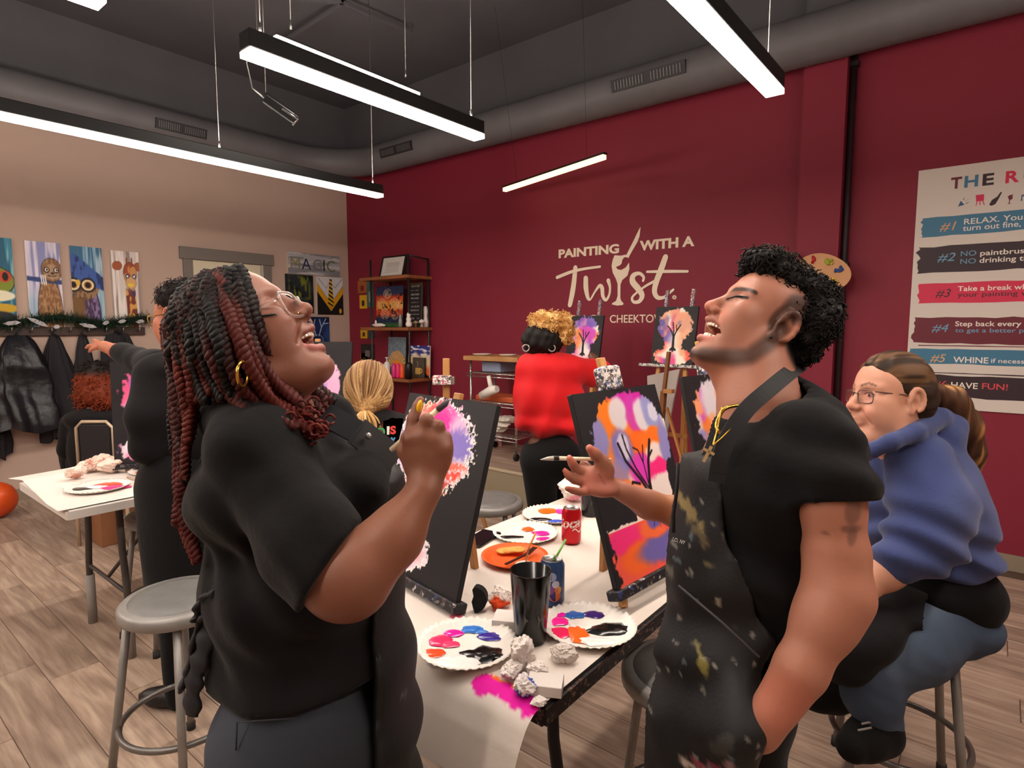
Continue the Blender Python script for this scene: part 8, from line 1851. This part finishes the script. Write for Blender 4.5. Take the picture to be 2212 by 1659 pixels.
f = Field(*bounds([(220, 730, 2.05), (540, 730, 2.05), (220, 730, 2.9), (540, 730, 2.9), (220, 1060, 2.05), (540, 1060, 2.05), (220, 1060, 2.9), (540, 1060, 2.9)], .08), .009); Ep(f, 400, 800, dK, 95, 42, .18, -.2, .04); Ep(f, 408, 900, dK, 98, 125, .18, 0, .05); Cp(f, [(340, 815, 2.25, 42), (318, 900, 2.18, 40), (318, 965, 2.2, 32), (352, 990, 2.3, 26)], .03); Cp(f, [(350, 790, 2.45, 34), (300, 778, 2.6, 26), (262, 764, 2.68, 20)], .03); f.disp(lambda p: .008 * n3(p, 13., 3) + .004 * n3(p, 30., 4)); sdf_obj('jacket', f, m_cloth, K1, lambda V: np.tile(rgb('#121012'), (len(V), 1)))
b = MB(); b.tube([P(262, 764, 2.68), P(256, 761, 2.70)], .040, 14); wp(b, 'cuff', mat('red cuff', '#a81c20', .7), K1)
b = MB(); b.tube([P(268, 766, 2.67), P(262, 764, 2.68)], .041, 14); wp(b, 'cuff_band', mat('white cuff', '#d8d0cc', .7), K1)
f = Field(np.r_[P(400, 1000, dK)[:2] - .36, 0], np.r_[P(400, 1000, dK)[:2] + .36, 1.1], .014); Ep(f, 400, 1010, dK, 72, 60, .17, 0, .04); a = P(395, 1050, dK); f.cap(a, np.r_[a[:2], .42], .165, .15, .05)
for s in (-.09, .09): f.cap(np.r_[a[:2] + FH[:2] * s, .5], np.r_[a[:2] + FH[:2] * s, .04], .07, .05, .03)
f.disp(lambda p: .006 * n3(p * np.array([1, 1, .25]), 22., 6)); sdf_obj('long_apron', f, m_cloth, K1, lambda V: np.tile(rgb('#0e0d0f'), (len(V), 1)))
for s in (-.09, .09): b = MB(); b.blob(np.r_[a[:2] + FH[:2] * s - RT[:2] * .05, .04], (.12, .045, .04), np.array([RT, FH, UP]).T, n=14, m=8); wp(b, 'shoe', m_black, K1)

# ================================================================== PERSON WITH AUBURN CURLS (seated far left)
A1 = person('seated person with auburn curls in black top by the coats', np.r_[P(205, 1000, 4.2)[:2], 0]); dA = 4.2
f = Field(*bounds([(120, 770, 4.0), (270, 770, 4.5), (120, 1080, 4.0), (270, 1080, 4.5)], .08), .016); Ep(f, 212, 830, dA, 28, 38, .085); Cp(f, [(212, 850, dA, 18), (205, 900, dA, 24)], .02); Ep(f, 200, 960, dA, 40, 70, .12); sdf_obj('body', f, m_skin, A1, lambda V: np.tile(rgb('#9a6248'), (len(V), 1)))
f = Field(P(212, 835, dA) - .28, P(212, 835, dA) + .28, .009); Ep(f, 212, 815, dA, 34, 34, .12, 0, .02); Ep(f, 212, 850, dA, 40, 36, .13, 0, .03); f.disp(lambda p: .012 * n3(p, 50., 3)); V, Q = f.mesh(); zt_ = V[:, 2]; hc_ = lambda z: lerpc(np.tile(rgb('#6a2c18'), (len(z), 1)), rgb('#15100e'), sstep(P(0, 815, dA)[2], P(0, 795, dA)[2], z)); wparent(np_mesh('hair', V, Q, m_hairv, None, s2l(hc_(zt_))), A1)
b = curl_cover(V, mesh_normals(V, Q), 500, .035, .010, .0035, 7, 6., .02); o = wp(b, 'loose_curls', m_hairv, A1); o['kind'] = 'stuff'; col_mesh(o, hc_(np.array(b.v)[:, 2]) * 1.15)
f = Field(*bounds([(110, 870, 3.9), (290, 870, 4.7), (110, 1100, 3.9), (290, 1100, 4.7)], .08), .014); Ep(f, 203, 905, dA, 55, 26, .17, 0, .04); Ep(f, 203, 970, dA, 50, 70, .16, 0, .05); Cp(f, [(158, 915, 4.2, 24), (148, 970, 4.3, 20), (150, 1010, 4.45, 16)], .03); Cp(f, [(245, 915, 4.2, 24), (255, 970, 4.3, 20)], .03); f.disp(lambda p: .006 * n3(p, 12., 3)); sdf_obj('black_top', f, m_cloth, A1, lambda V: np.tile(rgb('#121012'), (len(V), 1)))
f = Field(np.r_[P(205, 1000, dA)[:2] - .6, 0], np.r_[P(205, 1000, dA)[:2] + .6, .7], .02); a = np.r_[P(205, 1000, dA)[:2], .53]
for s in (-.1, .1):
    k_ = a + RT * s + FH * .42; f.cap(a + RT * s, k_, .09, .07, .04); f.cap(k_, np.r_[(k_ + FH * .02)[:2], .05], .065, .05, .03)
sdf_obj('trousers', f, m_cloth, A1, lambda V: np.tile(rgb('#141318'), (len(V), 1)))
ch = thing('side_chair', 'black chair with pale edged back under the auburn haired person', 'chair', np.r_[a[:2], 0]); fb = lambda x, y, z: np.r_[(a + RT * x + FH * y)[:2], z]
b = MB(); b.bar(fb(-.2, .2, .43), fb(-.2, -.2, .43), .05, .05) if False else b.box(fb(.17, .03, .42), (.42, .48, .05), np.array([RT, FH, UP]).T, bev=.01); wp(b, 'seat', mat('black vinyl', '#17161a', .5), ch)
b = MB(); b.box(fb(.19, -.24, .66), (.22, .035, .38), np.array([RT, FH, UP]).T, bev=.015); wp(b, 'backrest', mat('black vinyl', '#17161a', .5), ch)
b = MB(); b.tube([fb(.07, -.25, .45), fb(.07, -.25, .82), fb(.11, -.25, .86), fb(.27, -.25, .86), fb(.31, -.25, .82), fb(.31, -.25, .45)], .011, 8); wp(b, 'back_frame', mat('beige tube', '#b9a48c', .4, .3), ch)
for x in (0, .34):
    for y in (-.2, .22): b = MB(); b.tube([fb(x, y, .40), fb(x, y, 0)], .012, 8); wp(b, 'leg', mat('beige tube', '#b9a48c', .4, .3), ch)
# boxes under and beyond the left table
p_ = onz(222, 1168, 0); b = MB(); b.box((p_[0], p_[1] + .1, .13), (.30, .30, .26), bev=.003); tag(b.build('carton', mat('brown cardboard', '#8a5a3a', .8)), 'brown cardboard carton on the floor behind the left table', 'box')
p_ = onz(290, 1182, 0); bn = thing('storage_tub', 'clear plastic tub on the floor behind the left stool', 'tub', (p_[0], p_[1] + .1, 0)); b = MB(); b.lathe([(0, .004), (.15, .004), (.155, 0), (.19, .20), (.20, .205), (.19, .21), (.15, .01), (0, .01)], n=4, smooth=False, R=np.array([[cos(.78), -sin(.78), 0], [sin(.78), cos(.78), 0], [0, 0, 1]])); b.build('tub', mat('clear plastic', '#b8b0a8', .1, trans=.6, ior=1.2), bn)
p_ = onz(-6, 1118, 0); b = MB(); b.blob((p_[0], p_[1], .14), (.14, .14, .14), n=20, m=12); tag(b.build('orange_ball', mat('orange rubber', '#d8501a', .4)), 'orange ball on the floor at the left edge', 'ball')
